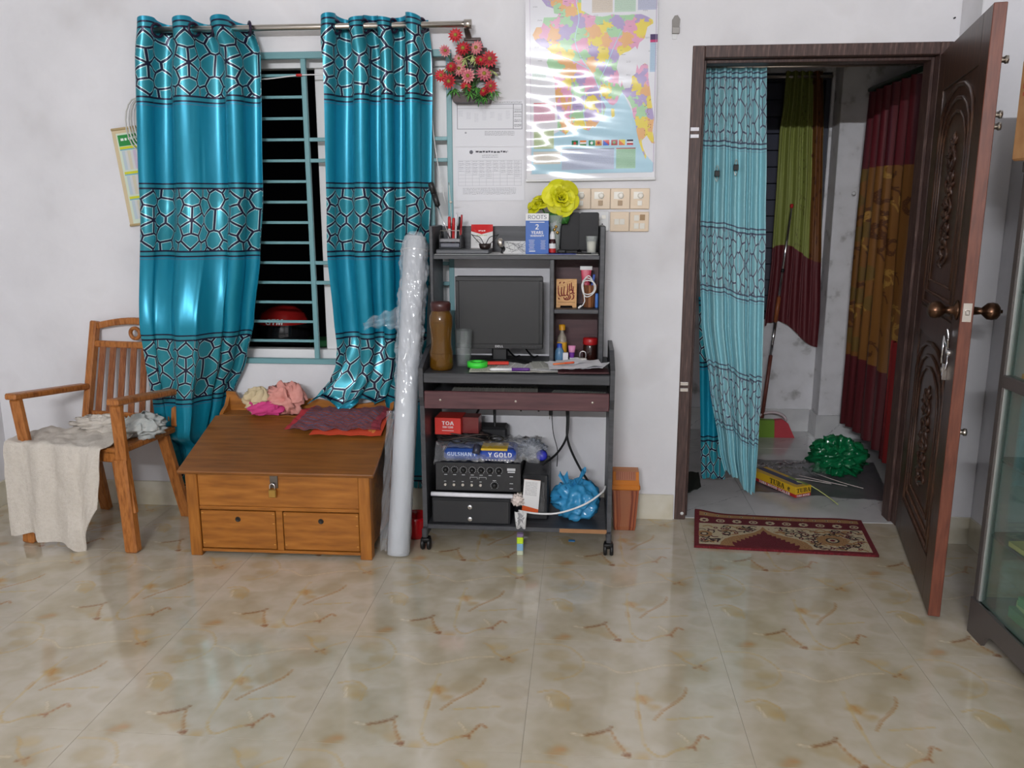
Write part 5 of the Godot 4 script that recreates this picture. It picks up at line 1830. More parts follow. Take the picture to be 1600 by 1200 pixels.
	put(lathe_st([Vector2(0, 0.001), Vector2(0.019, 0.001), Vector2(0.024, 0.072), Vector2(0.0225, 0.072), Vector2(0.0175, 0.005), Vector2(0, 0.005)], 22), "tumbler", clear(Color(0.93, 0.96, 0.95), 0.18, 0.03), t)
	put(lathe_st([Vector2(0, 0.007), Vector2(0.0165, 0.007), Vector2(0.019, 0.05), Vector2(0.0, 0.052)], 20), "wax", mat(Color8(222, 216, 200), 0.6), t)
	# ---- upper pigeonhole
	H = 0.9925
	t = thing("calligraphy_plaque", "wooden plaque with red calligraphy in the upper pigeonhole", "plaque", Vector3(-0.068, H, 0.20), 0.04)
	st = S()
	prism(st, [Vector2(-0.042, 0), Vector2(-0.026, 0), Vector2(-0.024, 0.008), Vector2(0.024, 0.008), Vector2(0.026, 0), Vector2(0.042, 0), Vector2(0.042, 0.118), Vector2(-0.042, 0.118)], -0.006, 0.006)
	put(st, "board", tri_mat(ramp(noise_image(128, 128, 131, 0.03), [Color8(200, 150, 96), Color8(220, 174, 120)]), Vector3(8, 30, 8), 0.6), t)
	var kal := mat(Color8(122, 26, 30), 0.55)
	var strokes = [
		[[-0.034, 0.09], [-0.033, 0.06], [-0.026, 0.048], [-0.016, 0.052]], [[-0.020, 0.085], [-0.021, 0.062], [-0.017, 0.050], [-0.008, 0.052]], [[-0.009, 0.088], [-0.011, 0.062], [-0.008, 0.050], [0.002, 0.053]],
		[[0.004, 0.098], [0.005, 0.075], [0.003, 0.055], [0.010, 0.045], [0.002, 0.034]], [[0.013, 0.10], [0.012, 0.072]], [[0.020, 0.104], [0.021, 0.07]], [[0.010, 0.066], [0.018, 0.074], [0.026, 0.066], [0.018, 0.058], [0.011, 0.063]],
		[[0.028, 0.088], [0.027, 0.062], [0.034, 0.060]], [[0.024, 0.056], [0.030, 0.050], [0.028, 0.038], [0.020, 0.034]], [[0.012, 0.056], [0.016, 0.044], [0.010, 0.034], [-0.004, 0.032]], [[-0.012, 0.044], [-0.006, 0.034], [0.002, 0.044]],
		[[-0.030, 0.10], [-0.024, 0.106]], [[-0.014, 0.100], [-0.008, 0.106]], [[-0.034, 0.040], [-0.028, 0.034]]]
	st = S(true)
	for s in strokes:
		var p = []
		for q in s:
			p.append(Vector3(q[0], q[1], 0.0065))
		p = smooth_path(p, 4)
		var rr = []
		for i in p.size():
			rr.append(0.0012 + 0.0014 * sin(PI * (i + 0.6) / p.size()))
		tube(st, p, rr, 5)
	put(st, "calligraphy", kal, t)
	for k in 12:
		put_box("print_line", mat(Color8(140, 96, 60), 0.6), t, Vector3(-0.033 + k * 0.006, 0.022, 0.0063), Vector3(0.0045, 0.0025, 0.0004), 0.0)
	t = thing("bamboo_cup", "brown slatted bamboo cup in the upper pigeonhole", "cup", Vector3(0.028, H, 0.185))
	for k in 16:
		var a = TAU * k / 16.0
		st = S()
		bar(st, Vector3(cos(a) * 0.023, 0.001, sin(a) * 0.023), Vector3(cos(a) * 0.031, 0.094, sin(a) * 0.031), 0.0105, 0.003, 0.001, Vector3(cos(a), 0, sin(a)))
		put(st, "slat", mat([Color8(120, 72, 36), Color8(142, 88, 46), Color8(104, 60, 30)][k % 3], 0.6), t)
	put(lathe_st([Vector2(0, 0.002), Vector2(0.0215, 0.002), Vector2(0.0215, 0.004), Vector2(0, 0.004)], 16), "base", mat(Color8(104, 60, 30), 0.6), t)
	st = S(true)
	var lp = []
	for k in 40:
		var a = k * 0.40
		lp.append(Vector3(-0.006 + cos(a) * (0.030 - 0.0002 * k) + 0.004 * sin(k * 0.9), 0.076 + sin(a) * 0.036 + 0.0006 * k, 0.038 + 0.004 * sin(a * 0.5)))
	lp += [Vector3(-0.02, 0.03, 0.042), Vector3(-0.034, 0.008, 0.046)]
	tube(st, smooth_path(lp, 2), 0.0025, 6)
	t = thing("charging_cable", "coiled white charging cable hung on the bamboo cup", "cable", Vector3(0.028, H, 0.185))
	put(st, "cord", M.white, t)
	put_box("plug", M.white, t, Vector3(-0.040, 0.006, 0.047), Vector3(0.016, 0.008, 0.006), 0.001, Basis(Vector3.BACK, 0.7))
	t = thing("cream_tube", "pink and white cosmetic tube standing in the bamboo cup", "tube", Vector3(0.012, H + 0.075, 0.172))
	st = S(true); sheet(st, 12, 8, func(u, v): var a = TAU * u; var k = 1.0 - v; return Vector3(cos(a) * lerpf(0.014, 0.023, 1 - v), 0.085 * k, sin(a) * lerpf(0.012, 0.002, 1 - v))); put(st, "tube_body", mat(Color8(206, 72, 98), 0.4), t)
	st = S(); bx(st, -0.025, 0.025, 0.078, 0.094, -0.003, 0.003, 0.001); put(st, "crimp", M.white, t)
	st = S(); bar(st, Vector3(0.034, 0.06, 0), Vector3(0.046, 0.135, 0.0), 0.016, 0.01, 0.002)
	lone(st, "toothbrush_box", mat(Color8(60, 96, 190), 0.4), "blue packet standing in the bamboo cup", "packet", Vector3(0.0, H + 0.0, 0.165))
	st = S(); box(st, Vector3(0, 0.03, 0), Vector3(0.012, 0.06, 0.02), 0.002)
	lone(st, "blue_packet", mat(Color8(50, 110, 190), 0.4), "blue packet right of the bamboo cup", "packet", Vector3(0.057, H, 0.2))
	# ---- lower pigeonhole
	H = TOP
	t = thing("oil_bottle", "small clear bottle with yellow cap in the lower pigeonhole", "bottle", Vector3(-0.085, H, 0.17))
	put(lathe_st([Vector2(0, 0.001), Vector2(0.020, 0.001), Vector2(0.021, 0.08), Vector2(0.018, 0.105), Vector2(0.008, 0.122), Vector2(0.007, 0.138)], 18), "bottle", clear(Color8(200, 190, 170), 0.4, 0.05), t)
	put(lathe_st([Vector2(0.0215, 0.02), Vector2(0.0215, 0.085)], 18), "label_band", mat(Color8(226, 170, 50), 0.5), t)
	put(lathe_st([Vector2(0.013, 0.136), Vector2(0.0135, 0.158), Vector2(0.0, 0.160)], 16), "cap", mat(Color8(214, 150, 26), 0.4), t)
	t = thing("spray_bottle", "pale blue bottle with blue cap before the yellow capped one", "bottle", Vector3(-0.094, H, 0.225))
	put(lathe_st([Vector2(0, 0.001), Vector2(0.018, 0.001), Vector2(0.020, 0.03), Vector2(0.018, 0.055), Vector2(0.010, 0.072)], 18), "bottle", clear(Color8(96, 140, 176), 0.8, 0.1), t)
	put(lathe_st([Vector2(0.011, 0.070), Vector2(0.010, 0.086), Vector2(0, 0.087)], 14), "cap", mat(Color8(36, 72, 176), 0.4), t)
	for a in [["small white box at the front of the lower pigeonhole", Vector3(-0.083, 0, 0.275), Vector3(0.05, 0.022, 0.03), Color8(224, 226, 224)], ["white tablet box between the bottles and the tube", Vector3(-0.068, 0, 0.235), Vector3(0.022, 0.05, 0.02), Color8(220, 218, 222)], ["cream coloured box beside the white padlock", Vector3(-0.022, 0, 0.24), Vector3(0.022, 0.03, 0.02), Color8(214, 206, 172)]]:
		st = S(); box(st, Vector3(0, a[2].y / 2, 0), a[2], 0.0015)
		lone(st, "medicine_box", mat(a[3], 0.5), a[0], "box", a[1] + Vector3(0, H, 0))
	t = thing("ointment_tube", "pink and purple ointment tube in the lower pigeonhole", "tube", Vector3(-0.042, H, 0.225))
	st = S(true); lathe(st, [Vector2(0, 0), Vector2(0.010, 0.0), Vector2(0.010, 0.028)], 14); put(st, "cap", M.white, t)
	st = S(true); lathe(st, [Vector2(0.010, 0.028), Vector2(0.012, 0.05)], 14); put(st, "purple_band", mat(Color8(112, 50, 150), 0.4), t)
	st = S(true); lathe(st, [Vector2(0.012, 0.05), Vector2(0.016, 0.078), Vector2(0, 0.079)], 14, Vector3.ZERO, Basis(), 1.0, 0.5); put(st, "pink_end", mat(Color8(206, 130, 170), 0.4), t)
	t = thing("spare_padlock", "silver padlock standing at the front of the lower pigeonhole", "padlock", Vector3(0.004, H, 0.27))
	st = S(); box(st, Vector3(0, 0.017, 0), Vector3(0.034, 0.034, 0.014), 0.003); put(st, "lock_body", mat(Color8(214, 210, 204), 0.3, 0.5), t)
	st = S(true)
	var shp = [Vector3(0.0125, 0.03, 0)]
	for i in 9:
		shp.append(Vector3(cos(PI * i / 8.0) * 0.0125, 0.05 + sin(PI * i / 8.0) * 0.0125, 0))
	shp.append(Vector3(-0.0125, 0.03, 0))
	tube(st, shp, 0.0028, 8); put(st, "shackle", M.chrome, t)
	t = thing("coffee_jar", "dark jar with a red lid in the lower pigeonhole", "jar", Vector3(0.034, H, 0.19))
	put(lathe_st([Vector2(0, 0.001), Vector2(0.027, 0.001), Vector2(0.029, 0.01), Vector2(0.029, 0.072), Vector2(0.026, 0.08)], 22), "jar_glass", mat(Color8(46, 22, 18), 0.15), t)
	put(lathe_st([Vector2(0.029, 0.079), Vector2(0.031, 0.082), Vector2(0.031, 0.104), Vector2(0.027, 0.108), Vector2(0, 0.108)], 22), "lid", mat(Color8(168, 26, 30), 0.35), t)
	# keyboard tray: folded newspaper
	for a in [["newspaper lying folded on the keyboard tray", -0.36, 0.30, 0.36, 0.24, 0.05, 0], ["newspaper page at the right end of the keyboard tray", -0.02, 0.34, 0.22, 0.2, -0.15, 2]]:
		st = S(true)
		sheet(st, 12, 8, func(u, v): return Vector3((u - 0.5) * a[3], 0.004 + 0.012 * absf(sin(u * 4.0 + 1.0)) * v, (v - 0.5) * a[4]), 0.001)
		lone(st, "newspaper", np[a[6]], a[0], "newspaper", Vector3(a[1], 0.641, a[2]), Basis(Vector3.UP, a[5]))


func pen(n, label, a: Vector3, b: Vector3, r, col, tail, tip = null):
	var mid = (a + b) / 2.0
	var t = thing(n, label, "pen" if tip == null else "screwdriver", a)
	var st = S(true)
	tube(st, [a - a, a.lerp(b, 0.05) - a, a.lerp(b, 0.55) - a], [r * 0.4, r, r], 10)
	put(st, "barrel", mat(tail, 0.4), t)
	st = S(true)
	tube(st, [a.lerp(b, 0.55) - a, a.lerp(b, 0.95) - a, b - a], [r * 1.08, r * 1.08, r * 0.8], 10)
	put(st, "grip", mat(col, 0.4), t)
	if tip != null:
		st = S(true)
		tube(st, [Vector3.ZERO, tip - a], 0.003, 8)
		put(st, "blade", M.chrome, t)
	return t


func rose(label, c: Vector3, r: float, facing: Vector3, foot: Vector3, sd: int):
	var t = thing("yellow_rose", label, "rose", foot)
	var st = S(true)
	tube(st, smooth_path([Vector3.ZERO, (c - foot) * 0.5 + Vector3(0, 0.01, 0), c - foot]), 0.0028, 6)
	put(st, "stem", mat(Color8(60, 120, 44), 0.6), t)
	var z = facing.normalized()
	var x = Vector3.UP.cross(z).normalized()
	var b := Basis(x, z.cross(x), z)
	var rr := RandomNumberGenerator.new()
	rr.seed = sd
	var ms = [mat(Color8(214, 214, 14), 0.55), mat(Color8(226, 222, 26), 0.55), mat(Color8(200, 196, 12), 0.55)]
	for ringk in 5:
		var n = [3, 4, 5, 6, 6][ringk]
		var rad = r * [0.14, 0.30, 0.50, 0.74, 0.98][ringk]
		var lift = r * [0.42, 0.40, 0.32, 0.18, 0.0][ringk]
		for k in n:
			var a0 = TAU * k / n + ringk * 0.7 + rr.randf() * 0.2
			var wide = TAU / n * 0.66
			var grow = rr.randf_range(0.86, 1.12)
			var rise = rr.randf_range(-0.10, 0.12) * r
			st = S(true)
			sheet(st, 8, 6, func(u, v):
				var a = a0 + (u - 0.5) * wide * 2.0 * (0.55 + 0.45 * v)
				var q = rad * grow * (0.35 + 0.65 * v) * (1.0 - 0.22 * pow(absf(u - 0.5) * 2.0, 2.0) * v)
				var curl = r * 0.20 * pow(v, 5.0) * (0.3 + ringk * 0.2)
				return b * Vector3(cos(a) * (q + curl), sin(a) * (q + curl), lift * v + rise * v - r * 0.28 * (1.0 - v) + r * 0.12 * sin(v * 2.6) - curl * 0.7 + r * 0.16 * v * pow(absf(u - 0.5) * 2.0, 2.0) + r * 0.02 * sin(u * 12.0))
			, 0.0012)
			put(st, "petal", ms[(k + ringk) % 3], t, c - foot)
	return t


# ---------------------------------------------------------------- under the desk
func build_under_desk():
	var st
	var Y0 := 0.1135
	var blk := mat(Color8(26, 27, 30), 0.5)
	# cash box with two locks
	var t = thing("metal_drawer_box", "black steel drawer box with two locks on the lower desk shelf", "box", Vector3(-0.447, Y0, 0.26))
	st = S(); bx(st, -0.164, 0.164, 0.0, 0.108, -0.17, 0.165, 0.003); put(st, "case", blk, t)
	st = S(); bx(st, -0.158, 0.158, 0.006, 0.102, 0.165, 0.172, 0.002); put(st, "drawer_front", blk, t)
	for y in [0.076, 0.024]:
		put(lathe_st([Vector2(0.0105, 0.0), Vector2(0.0105, 0.005), Vector2(0.0085, 0.007), Vector2(0.0, 0.0075)], 18), "lock", M.chrome, t, Vector3(-0.003, y, 0.172), Basis(Vector3.RIGHT, PI / 2))
	put_box("keyhole", M.black, t, Vector3(-0.003, 0.076, 0.1795), Vector3(0.003, 0.008, 0.001), 0.0)
	# rolled white paper squeezed between box and amplifier
	st = S(true)
	tube(st, [Vector3(-0.616, 0.2325, 0.405), Vector3(-0.45, 0.2325, 0.410), Vector3(-0.275, 0.2305, 0.405)], 0.0095, 12)
	lone(st, "paper_roll", M.paper, "rolled white paper lying between the drawer box and the amplifier", "paper")
	# amplifier
	t = thing("amplifier", "black public address amplifier with seven knobs and white print", "amplifier", Vector3(-0.42, 0.2425, 0.24))
	st = S(); bx(st, -0.175, 0.175, 0.006, 0.124, -0.15, 0.15, 0.003); put(st, "case", blk, t)
	for x in [-0.15, 0.15]:
		for z in [-0.12, 0.12]:
			st = S(); bx(st, x - 0.012, x + 0.012, -0.001, 0.006, z - 0.012, z + 0.012, 0.001); put(st, "foot", M.black, t)
	st = S(); bx(st, -0.178, 0.178, 0.004, 0.126, 0.15, 0.156, 0.002)
	put(st, "front_plate", mat(Color8(24, 25, 28), 0.45), t)
	var pr := mat(Color8(196, 198, 200), 0.5)
	for k in 7:
		var x = -0.135 + k * 0.037
		put(lathe_st([Vector2(0.0105, 0), Vector2(0.0095, 0.012), Vector2(0.0, 0.0125)], 16), "knob", M.black, t, Vector3(x, 0.094, 0.156), Basis(Vector3.RIGHT, PI / 2))
		st = S()
		for i in 11:
			var a = deg_to_rad(-45 + i * 27)
			box(st, Vector3(x + cos(a) * 0.0145, 0.094 + sin(a) * 0.0145, 0.1564), Vector3(0.002, 0.002, 0.0006), 0.0)
		box(st, Vector3(x, 0.073, 0.1564), Vector3(0.013, 0.0022, 0.0006), 0.0)
		put(st, "dial_print", pr, t)
	put(lathe_st([Vector2(0.0115, 0), Vector2(0.0105, 0.012), Vector2(0.0, 0.0125)], 16), "knob", M.black, t, Vector3(0.068, 0.030, 0.156), Basis(Vector3.RIGHT, PI / 2))
	st = S()
	for i in 11:
		var a = deg_to_rad(-45 + i * 27)
		box(st, Vector3(0.068 + cos(a) * 0.0155, 0.030 + sin(a) * 0.0155, 0.1564), Vector3(0.002, 0.002, 0.0006), 0.0)
	box(st, Vector3(0.068, 0.051, 0.1564), Vector3(0.014, 0.0022, 0.0006), 0.0)
	for k in 2:
		var x = -0.018 + k * 0.037
		box(st, Vector3(x, 0.064, 0.1564), Vector3(0.03, 0.0012, 0.0006), 0.0)
		for e in [-1, 1]:
			box(st, Vector3(x + e * 0.015, 0.060, 0.1564), Vector3(0.0012, 0.009, 0.0006), 0.0)
	box(st, Vector3(0.138, 0.100, 0.1564), Vector3(0.034, 0.011, 0.0006), 0.0)
	box(st, Vector3(0.138, 0.089, 0.1564), Vector3(0.030, 0.005, 0.0006), 0.0)
	for y in [0.070, 0.040, 0.018]:
		box(st, Vector3(0.138, y, 0.1564), Vector3(0.014, 0.0025, 0.0006), 0.0)
	put(st, "panel_print", pr, t)
	for k in 5:
		put(lathe_st([Vector2(0.006, 0), Vector2(0.006, 0.005), Vector2(0.003, 0.005), Vector2(0.003, 0.001), Vector2(0, 0.001)], 12), "jack", M.steel, t, Vector3(-0.138 + k * 0.037, 0.030, 0.156), Basis(Vector3.RIGHT, PI / 2))
		put_box("dial_print", pr, t, Vector3(-0.138 + k * 0.037, 0.044, 0.1564), Vector3(0.009, 0.0022, 0.0006), 0.0)
	# blue packet in a clear bag, a tangle of cables, red carton on top
	var base := 0.3695
	t = thing("blue_packet_in_bag", "blue and yellow packet wrapped in clear plastic on the amplifier", "packet", Vector3(-0.40, base, 0.25))
	st = S(); box(st, Vector3(-0.09, 0.026, 0.06), Vector3(0.15, 0.05, 0.14), 0.012); put(st, "packet", mat(Color8(40, 76, 150), 0.4), t)
	st = S(); box(st, Vector3(0.06, 0.026, 0.06), Vector3(0.15, 0.05, 0.14), 0.012); put(st, "packet", mat(Color8(36, 70, 160), 0.4), t)
	st = S(); bx(st, -0.01, 0.10, 0.046, 0.056, 0.03, 0.128, 0.003); put(st, "yellow_flap", mat(Color8(214, 176, 52), 0.4), t)
	words(t, "GULSHAN Y", Vector3(-0.09, 0.030, 0.1305), 0.016, mat(Color8(190, 204, 226), 0.5))
	words(t, "Y GOLD", Vector3(0.07, 0.030, 0.1305), 0.020, M.white)
	st = S()
	for k in 10:
		box(st, Vector3(0.0 + k * 0.013, 0.008, 0.1305), Vector3(0.008, 0.004, 0.0008), 0.0)
	put(st, "print", M.white, t)
	st = S(true)
	noise.seed = 61
	sheet(st, 44, 24, func(u, v):
		var x = lerpf(-0.205, 0.235, u)
		var k = v * 2.0 - 1.0
		var w = noise.get_noise_2d(u * 9.0, v * 7.0) * 0.02
		return Vector3(x, 0.062 - 0.060 * pow(absf(k), 2.4) * (1.0 if k > 0 else 0.3) + absf(w) - 0.02 * (1.0 if u < 0.06 and k > 0.6 else 0.0), 0.03 + k * 0.118 + w)
	, 0.0006)
	put(st, "clear_wrap", M.plastic_clear, t)
	t = thing("clear_bag", "small crumpled clear plastic bag with blue print beside the blue packet", "bag", Vector3(-0.205, base, 0.30))
	st = S(true); lump(st, Vector3(0, 0.035, 0), Vector3(0.072, 0.048, 0.06), 0.35, 3.0, 63, 40, 24, 0.001); put(st, "film", clear(Color(0.8, 0.85, 0.92), 0.14, 0.10), t)
	st = S(true); lathe(st, [Vector2(0, -0.004), Vector2(0.02, -0.003), Vector2(0.024, 0.0), Vector2(0.018, 0.006), Vector2(0, 0.01)], 18, Vector3(0.045, 0.018, 0.03), Basis(Vector3.RIGHT, 1.2)); put(st, "blue_cap", mat(Color8(40, 46, 170), 0.35), t)
	t = thing("cable_tangle", "tangle of black cables heaped above the amplifier", "cables", Vector3(-0.46, base + 0.055, 0.22))
	var rr := RandomNumberGenerator.new()
	rr.seed = 9
	for k in 9:
		st = S(true)
		var p = []
		var a0 = rr.randf() * TAU
		for i in 7:
			p.append(Vector3(-0.02 + cos(a0 + i * 1.1) * rr.randf_range(0.06, 0.15), rr.randf_range(0.006, 0.042), 0.06 + sin(a0 + i * 1.1) * rr.randf_range(0.02, 0.07)))
		tube(st, smooth_path(p, 5), 0.0038, 6)
		put(st, "cable_loop", M.cable if k % 3 else mat(Color8(58, 44, 40), 0.5), t)
	st = S(true); tube(st, [Vector3(0.03, -0.02, 0.165), Vector3(0.035, 0.01, 0.145)], 0.016, 12); put(st, "jack_plug", mat(Color8(50, 52, 66), 0.3), t)
	st = S(true); ring(st, Vector3(0.11, 0.035, 0.12), 0.030, 0.003, Basis(Vector3.RIGHT, 0.9)); put(st, "cable_loop", M.cable, t)
	t = thing("red_carton", "small red carton with white lettering above the cable tangle", "box", Vector3(-0.555, base + 0.090, 0.235), -0.06)
	st = S(); bx(st, -0.056, 0.056, 0.0, 0.073, -0.045, 0.065, 0.001); put(st, "carton", mat(Color8(208, 48, 38), 0.5), t)
	words(t, "TOA", Vector3(0.0, 0.050, 0.0655), 0.016, M.white, Basis(), true, 1.2)
	words(t, "DM-1200", Vector3(0.0, 0.033, 0.0655), 0.008, M.white)
	put_box("print_line", M.white, t, Vector3(0, 0.018, 0.0655), Vector3(0.05, 0.002, 0.0005), 0.0)
	st = S(); bx(st, 0.056, 0.125, 0.0, 0.070, -0.045, 0.03, 0.001)
	put(st, "wrapped_end", mat(Color8(120, 48, 48), 0.3), t)
	st = S(); box(st, Vector3(0, 0.045, 0), Vector3(0.30, 0.09, 0.10), 0.01)
	lone(st, "black_bag", mat(Color8(30, 30, 33), 0.55), "black cloth bag at the back under the cable tangle", "bag", Vector3(-0.47, base + 0.0, 0.115))
	# uninterruptible supply, booklet, crumpled paper, scrap
	t = thing("power_unit", "black upright power supply unit behind the booklet", "power supply", Vector3(-0.185, Y0, 0.22))
	st = S(); bx(st, -0.055, 0.055, 0.0, 0.20, -0.14, 0.14, 0.006); put(st, "case", blk, t)
	st = S(); bx(st, -0.04, 0.04, 0.035, 0.17, 0.14, 0.143, 0.001); put(st, "face", mat(Color8(26, 26, 28), 0.3), t)
	put_box("red_mark", mat(Color8(150, 30, 34), 0.4), t, Vector3(0.01, 0.028, 0.1405), Vector3(0.03, 0.004, 0.001), 0.0)
	for k in 4:
		st = S(); bx(st, -0.03, 0.03, 0.2, 0.2015, -0.10 + k * 0.02, -0.09 + k * 0.02, 0.0); put(st, "vent_rib", M.black, t)
	var im = canvas(96, 160, Color8(228, 228, 228))
	c_print(im, 10, 12, 70, 4, Color8(140, 140, 144), 10, 3)
	c_poly(im, [Vector2(0, 128), Vector2(96, 142), Vector2(96, 160), Vector2(0, 160)], Color8(214, 90, 40))
	st = S(true)
	sheet(st, 6, 8, func(u, v): return Vector3((u - 0.5) * 0.068, 0.15 * (1 - v), 0.012 * (1 - v) - 0.016 * v), 0.003)
	lone(st, "booklet", mat(Color(1, 1, 1), 0.6, 0.0, tex(im)), "white booklet with an orange foot leaning on the power unit", "booklet", Vector3(-0.205, Y0 + 0.045, 0.405), Basis(Vector3.BACK, -0.08))
	t = thing("crumpled_paper", "crumpled pinkish paper between amplifier and booklet", "paper", Vector3(-0.255, 0.212, 0.395))
	st = S(true); lump(st, Vector3(0, 0.0, 0), Vector3(0.036, 0.030, 0.03), 0.4, 3.0, 71, 30, 20); put(st, "wad", mat(Color8(226, 212, 204), 0.7), t)
	im = canvas(64, 96, Color8(206, 206, 204))
	for k in 26:
		c_poly(im, [Vector2(rng.randi_range(0, 60), rng.randi_range(0, 92)), Vector2(rng.randi_range(0, 60), rng.randi_range(0, 92)), Vector2(rng.randi_range(0, 60), rng.randi_range(0, 92))], Color8(150, 150, 152) if k % 2 else Color8(222, 222, 222))
	st = S(true)
	sheet(st, 8, 12, func(u, v): return Vector3((u - 0.5) * 0.05 * (1.0 - 0.25 * v), 0.075 * (1 - v) - 0.015, 0.008 * sin(u * 9.0) + 0.01 * sin(v * 4.0)), 0.001)
	lone(st, "printed_scrap", mat(Color(1, 1, 1), 0.7, 0.0, tex(im)), "grey printed scrap hanging over the lower desk shelf edge", "paper", Vector3(-0.238, Y0 + 0.01, 0.455))
	# blue carrier bag
	t = thing("carrier_bag", "bulging blue plastic carrier bag on the lower desk shelf", "bag", Vector3(-0.015, Y0, 0.30))
	var bm := clear(Color8(60, 150, 200), 0.90, 0.16)
	st = S(true); lump(st, Vector3(0, 0.075, 0), Vector3(0.112, 0.095, 0.105), 0.22, 1.25, 83, 64, 40, 0.001); put(st, "bag", bm, t)
	noise.seed = 84
	for k in 5:
		st = S(true)
		var a0 = k * 1.25
		sheet(st, 12, 10, func(u, v):
			var a = a0 + (u - 0.5) * 1.1
			var q = 0.010 + 0.036 * v + 0.008 * v * sin(u * 8.0 + k)
			return Vector3(cos(a) * q * 1.2 - 0.02, 0.17 - 0.05 * (1 - v) + 0.012 * sin(u * 14.0) * v + [0.035, 0.0, -0.03, 0.01, -0.035][k] * v, sin(a) * q + 0.01)
		, 0.0008)
		put(st, "gathered_neck", bm, t)
	st = S(true); lump(st, Vector3(0, 0.07, -0.01), Vector3(0.088, 0.06, 0.07), 0.15, 2.0, 85, 30, 20, 0.004); put(st, "contents", mat(Color8(24, 66, 110), 0.6), t)
	st = S(true)
	tube(st, smooth_path([Vector3(-0.25, 0.175, 0.42), Vector3(-0.17, 0.168, 0.43), Vector3(-0.08, 0.178, 0.44), Vector3(0.02, 0.215, 0.435), Vector3(0.09, 0.255, 0.40), Vector3(0.106, 0.27, 0.36)]), 0.004, 8)
	lone(st, "white_flex", M.white, "white flex crossing in front of the blue carrier bag", "cable")
	# hanging leads
	var leads = [
		["black lead dropping from the tray behind the red carton", [[-0.43, 0.62, 0.15], [-0.44, 0.55, 0.16], [-0.47, 0.49, 0.2], [-0.48, 0.46, 0.24]], 0.005],
		["thick black lead dropping straight behind the amplifier", [[-0.38, 0.62, 0.12], [-0.378, 0.53, 0.13], [-0.375, 0.45, 0.14], [-0.36, 0.40, 0.16]], 0.006],
		["black lead crossing down to the power unit", [[-0.06, 0.62, 0.10], [-0.055, 0.52, 0.12], [-0.06, 0.42, 0.14], [-0.10, 0.36, 0.2], [-0.16, 0.325, 0.26]], 0.005],
		["black lead hanging down to the right desk panel", [[-0.075, 0.625, 0.08], [-0.06, 0.50, 0.10], [-0.055, 0.40, 0.14], [0.0, 0.30, 0.22], [0.07, 0.22, 0.30]], 0.005],
		["black lead looping under the keyboard tray", [[-0.11, 0.62, 0.08], [-0.085, 0.575, 0.10], [-0.045, 0.56, 0.1], [-0.01, 0.585, 0.09], [0.0, 0.625, 0.08]], 0.004]]
	for l in leads:
		var p = []
		for q in l[1]:
			p.append(Vector3(q[0], q[1], q[2]))
		st = S(true); tube(st, smooth_path(p), l[2], 8)
		lone(st, "hanging_lead", M.cable, l[0], "cable")
	t = thing("power_plug", "black two-pin plug dangling on its lead below the tray", "plug", Vector3(-0.13, 0.62, 0.10))
	st = S(true); tube(st, smooth_path([Vector3.ZERO, Vector3(0.004, -0.06, 0.005), Vector3(0.0, -0.085, 0.006)]), 0.004, 6); put(st, "lead", M.cable, t)
	st = S(); box(st, Vector3(-0.002, -0.10, 0.006), Vector3(0.017, 0.03, 0.012), 0.003); put(st, "plug_body", M.black, t)
	for e in [-1, 1]:
		st = S(true); tube(st, [Vector3(e * 0.005 - 0.002, -0.114, 0.006), Vector3(e * 0.005 - 0.002, -0.132, 0.006)], 0.0018, 6); put(st, "pin", M.steel, t)
	st = S(true); tube(st, smooth_path([Vector3(-0.128, 0.52, 0.105), Vector3(-0.12, 0.43, 0.12), Vector3(-0.10, 0.36, 0.15), Vector3(-0.10, 0.30, 0.2)]), 0.002, 6)
	lone(st, "thin_wire", M.cable, "thin dark wire trailing from the dangling plug to the blue bag", "wire")
	# small striped tube standing under the shelf edge
	t = thing("highlighter", "little tube striped lilac, lime and blue under the desk", "tube", Vector3(-0.24, 0.0, 0.46))
	for a in [[0.0, 0.02, Color8(190, 196, 170)], [0.02, 0.05, Color8(130, 176, 206)], [0.05, 0.078, Color8(190, 222, 40)], [0.078, 0.093, Color8(122, 104, 136)]]:
		st = S(); bx(st, -0.013, 0.013, a[0] + 0.0003, a[1], -0.013, 0.013, 0.002); put(st, "band", mat(a[2], 0.4), t)


# ---------------------------------------------------------------- on the wall
func poster(n, label, category, im: Image, x0, x1, y0, y1, z, rough = 0.6, turn = 0.0, th = 0.001, group = ""):
	var t = thing(n, label, category, Vector3((x0 + x1) / 2, (y0 + y1) / 2, z), 0.0, group)
	t.rotation.z = turn
	var st = S(true)
	var w = x1 - x0
	var h = y1 - y0
	sheet(st, 2, 2, func(u, v): return Vector3((u - 0.5) * w, (0.5 - v) * h, 0), th)
	put(st, "print", mat(Color(1, 1, 1), rough, 0.0, tex(im)), t)
	return t


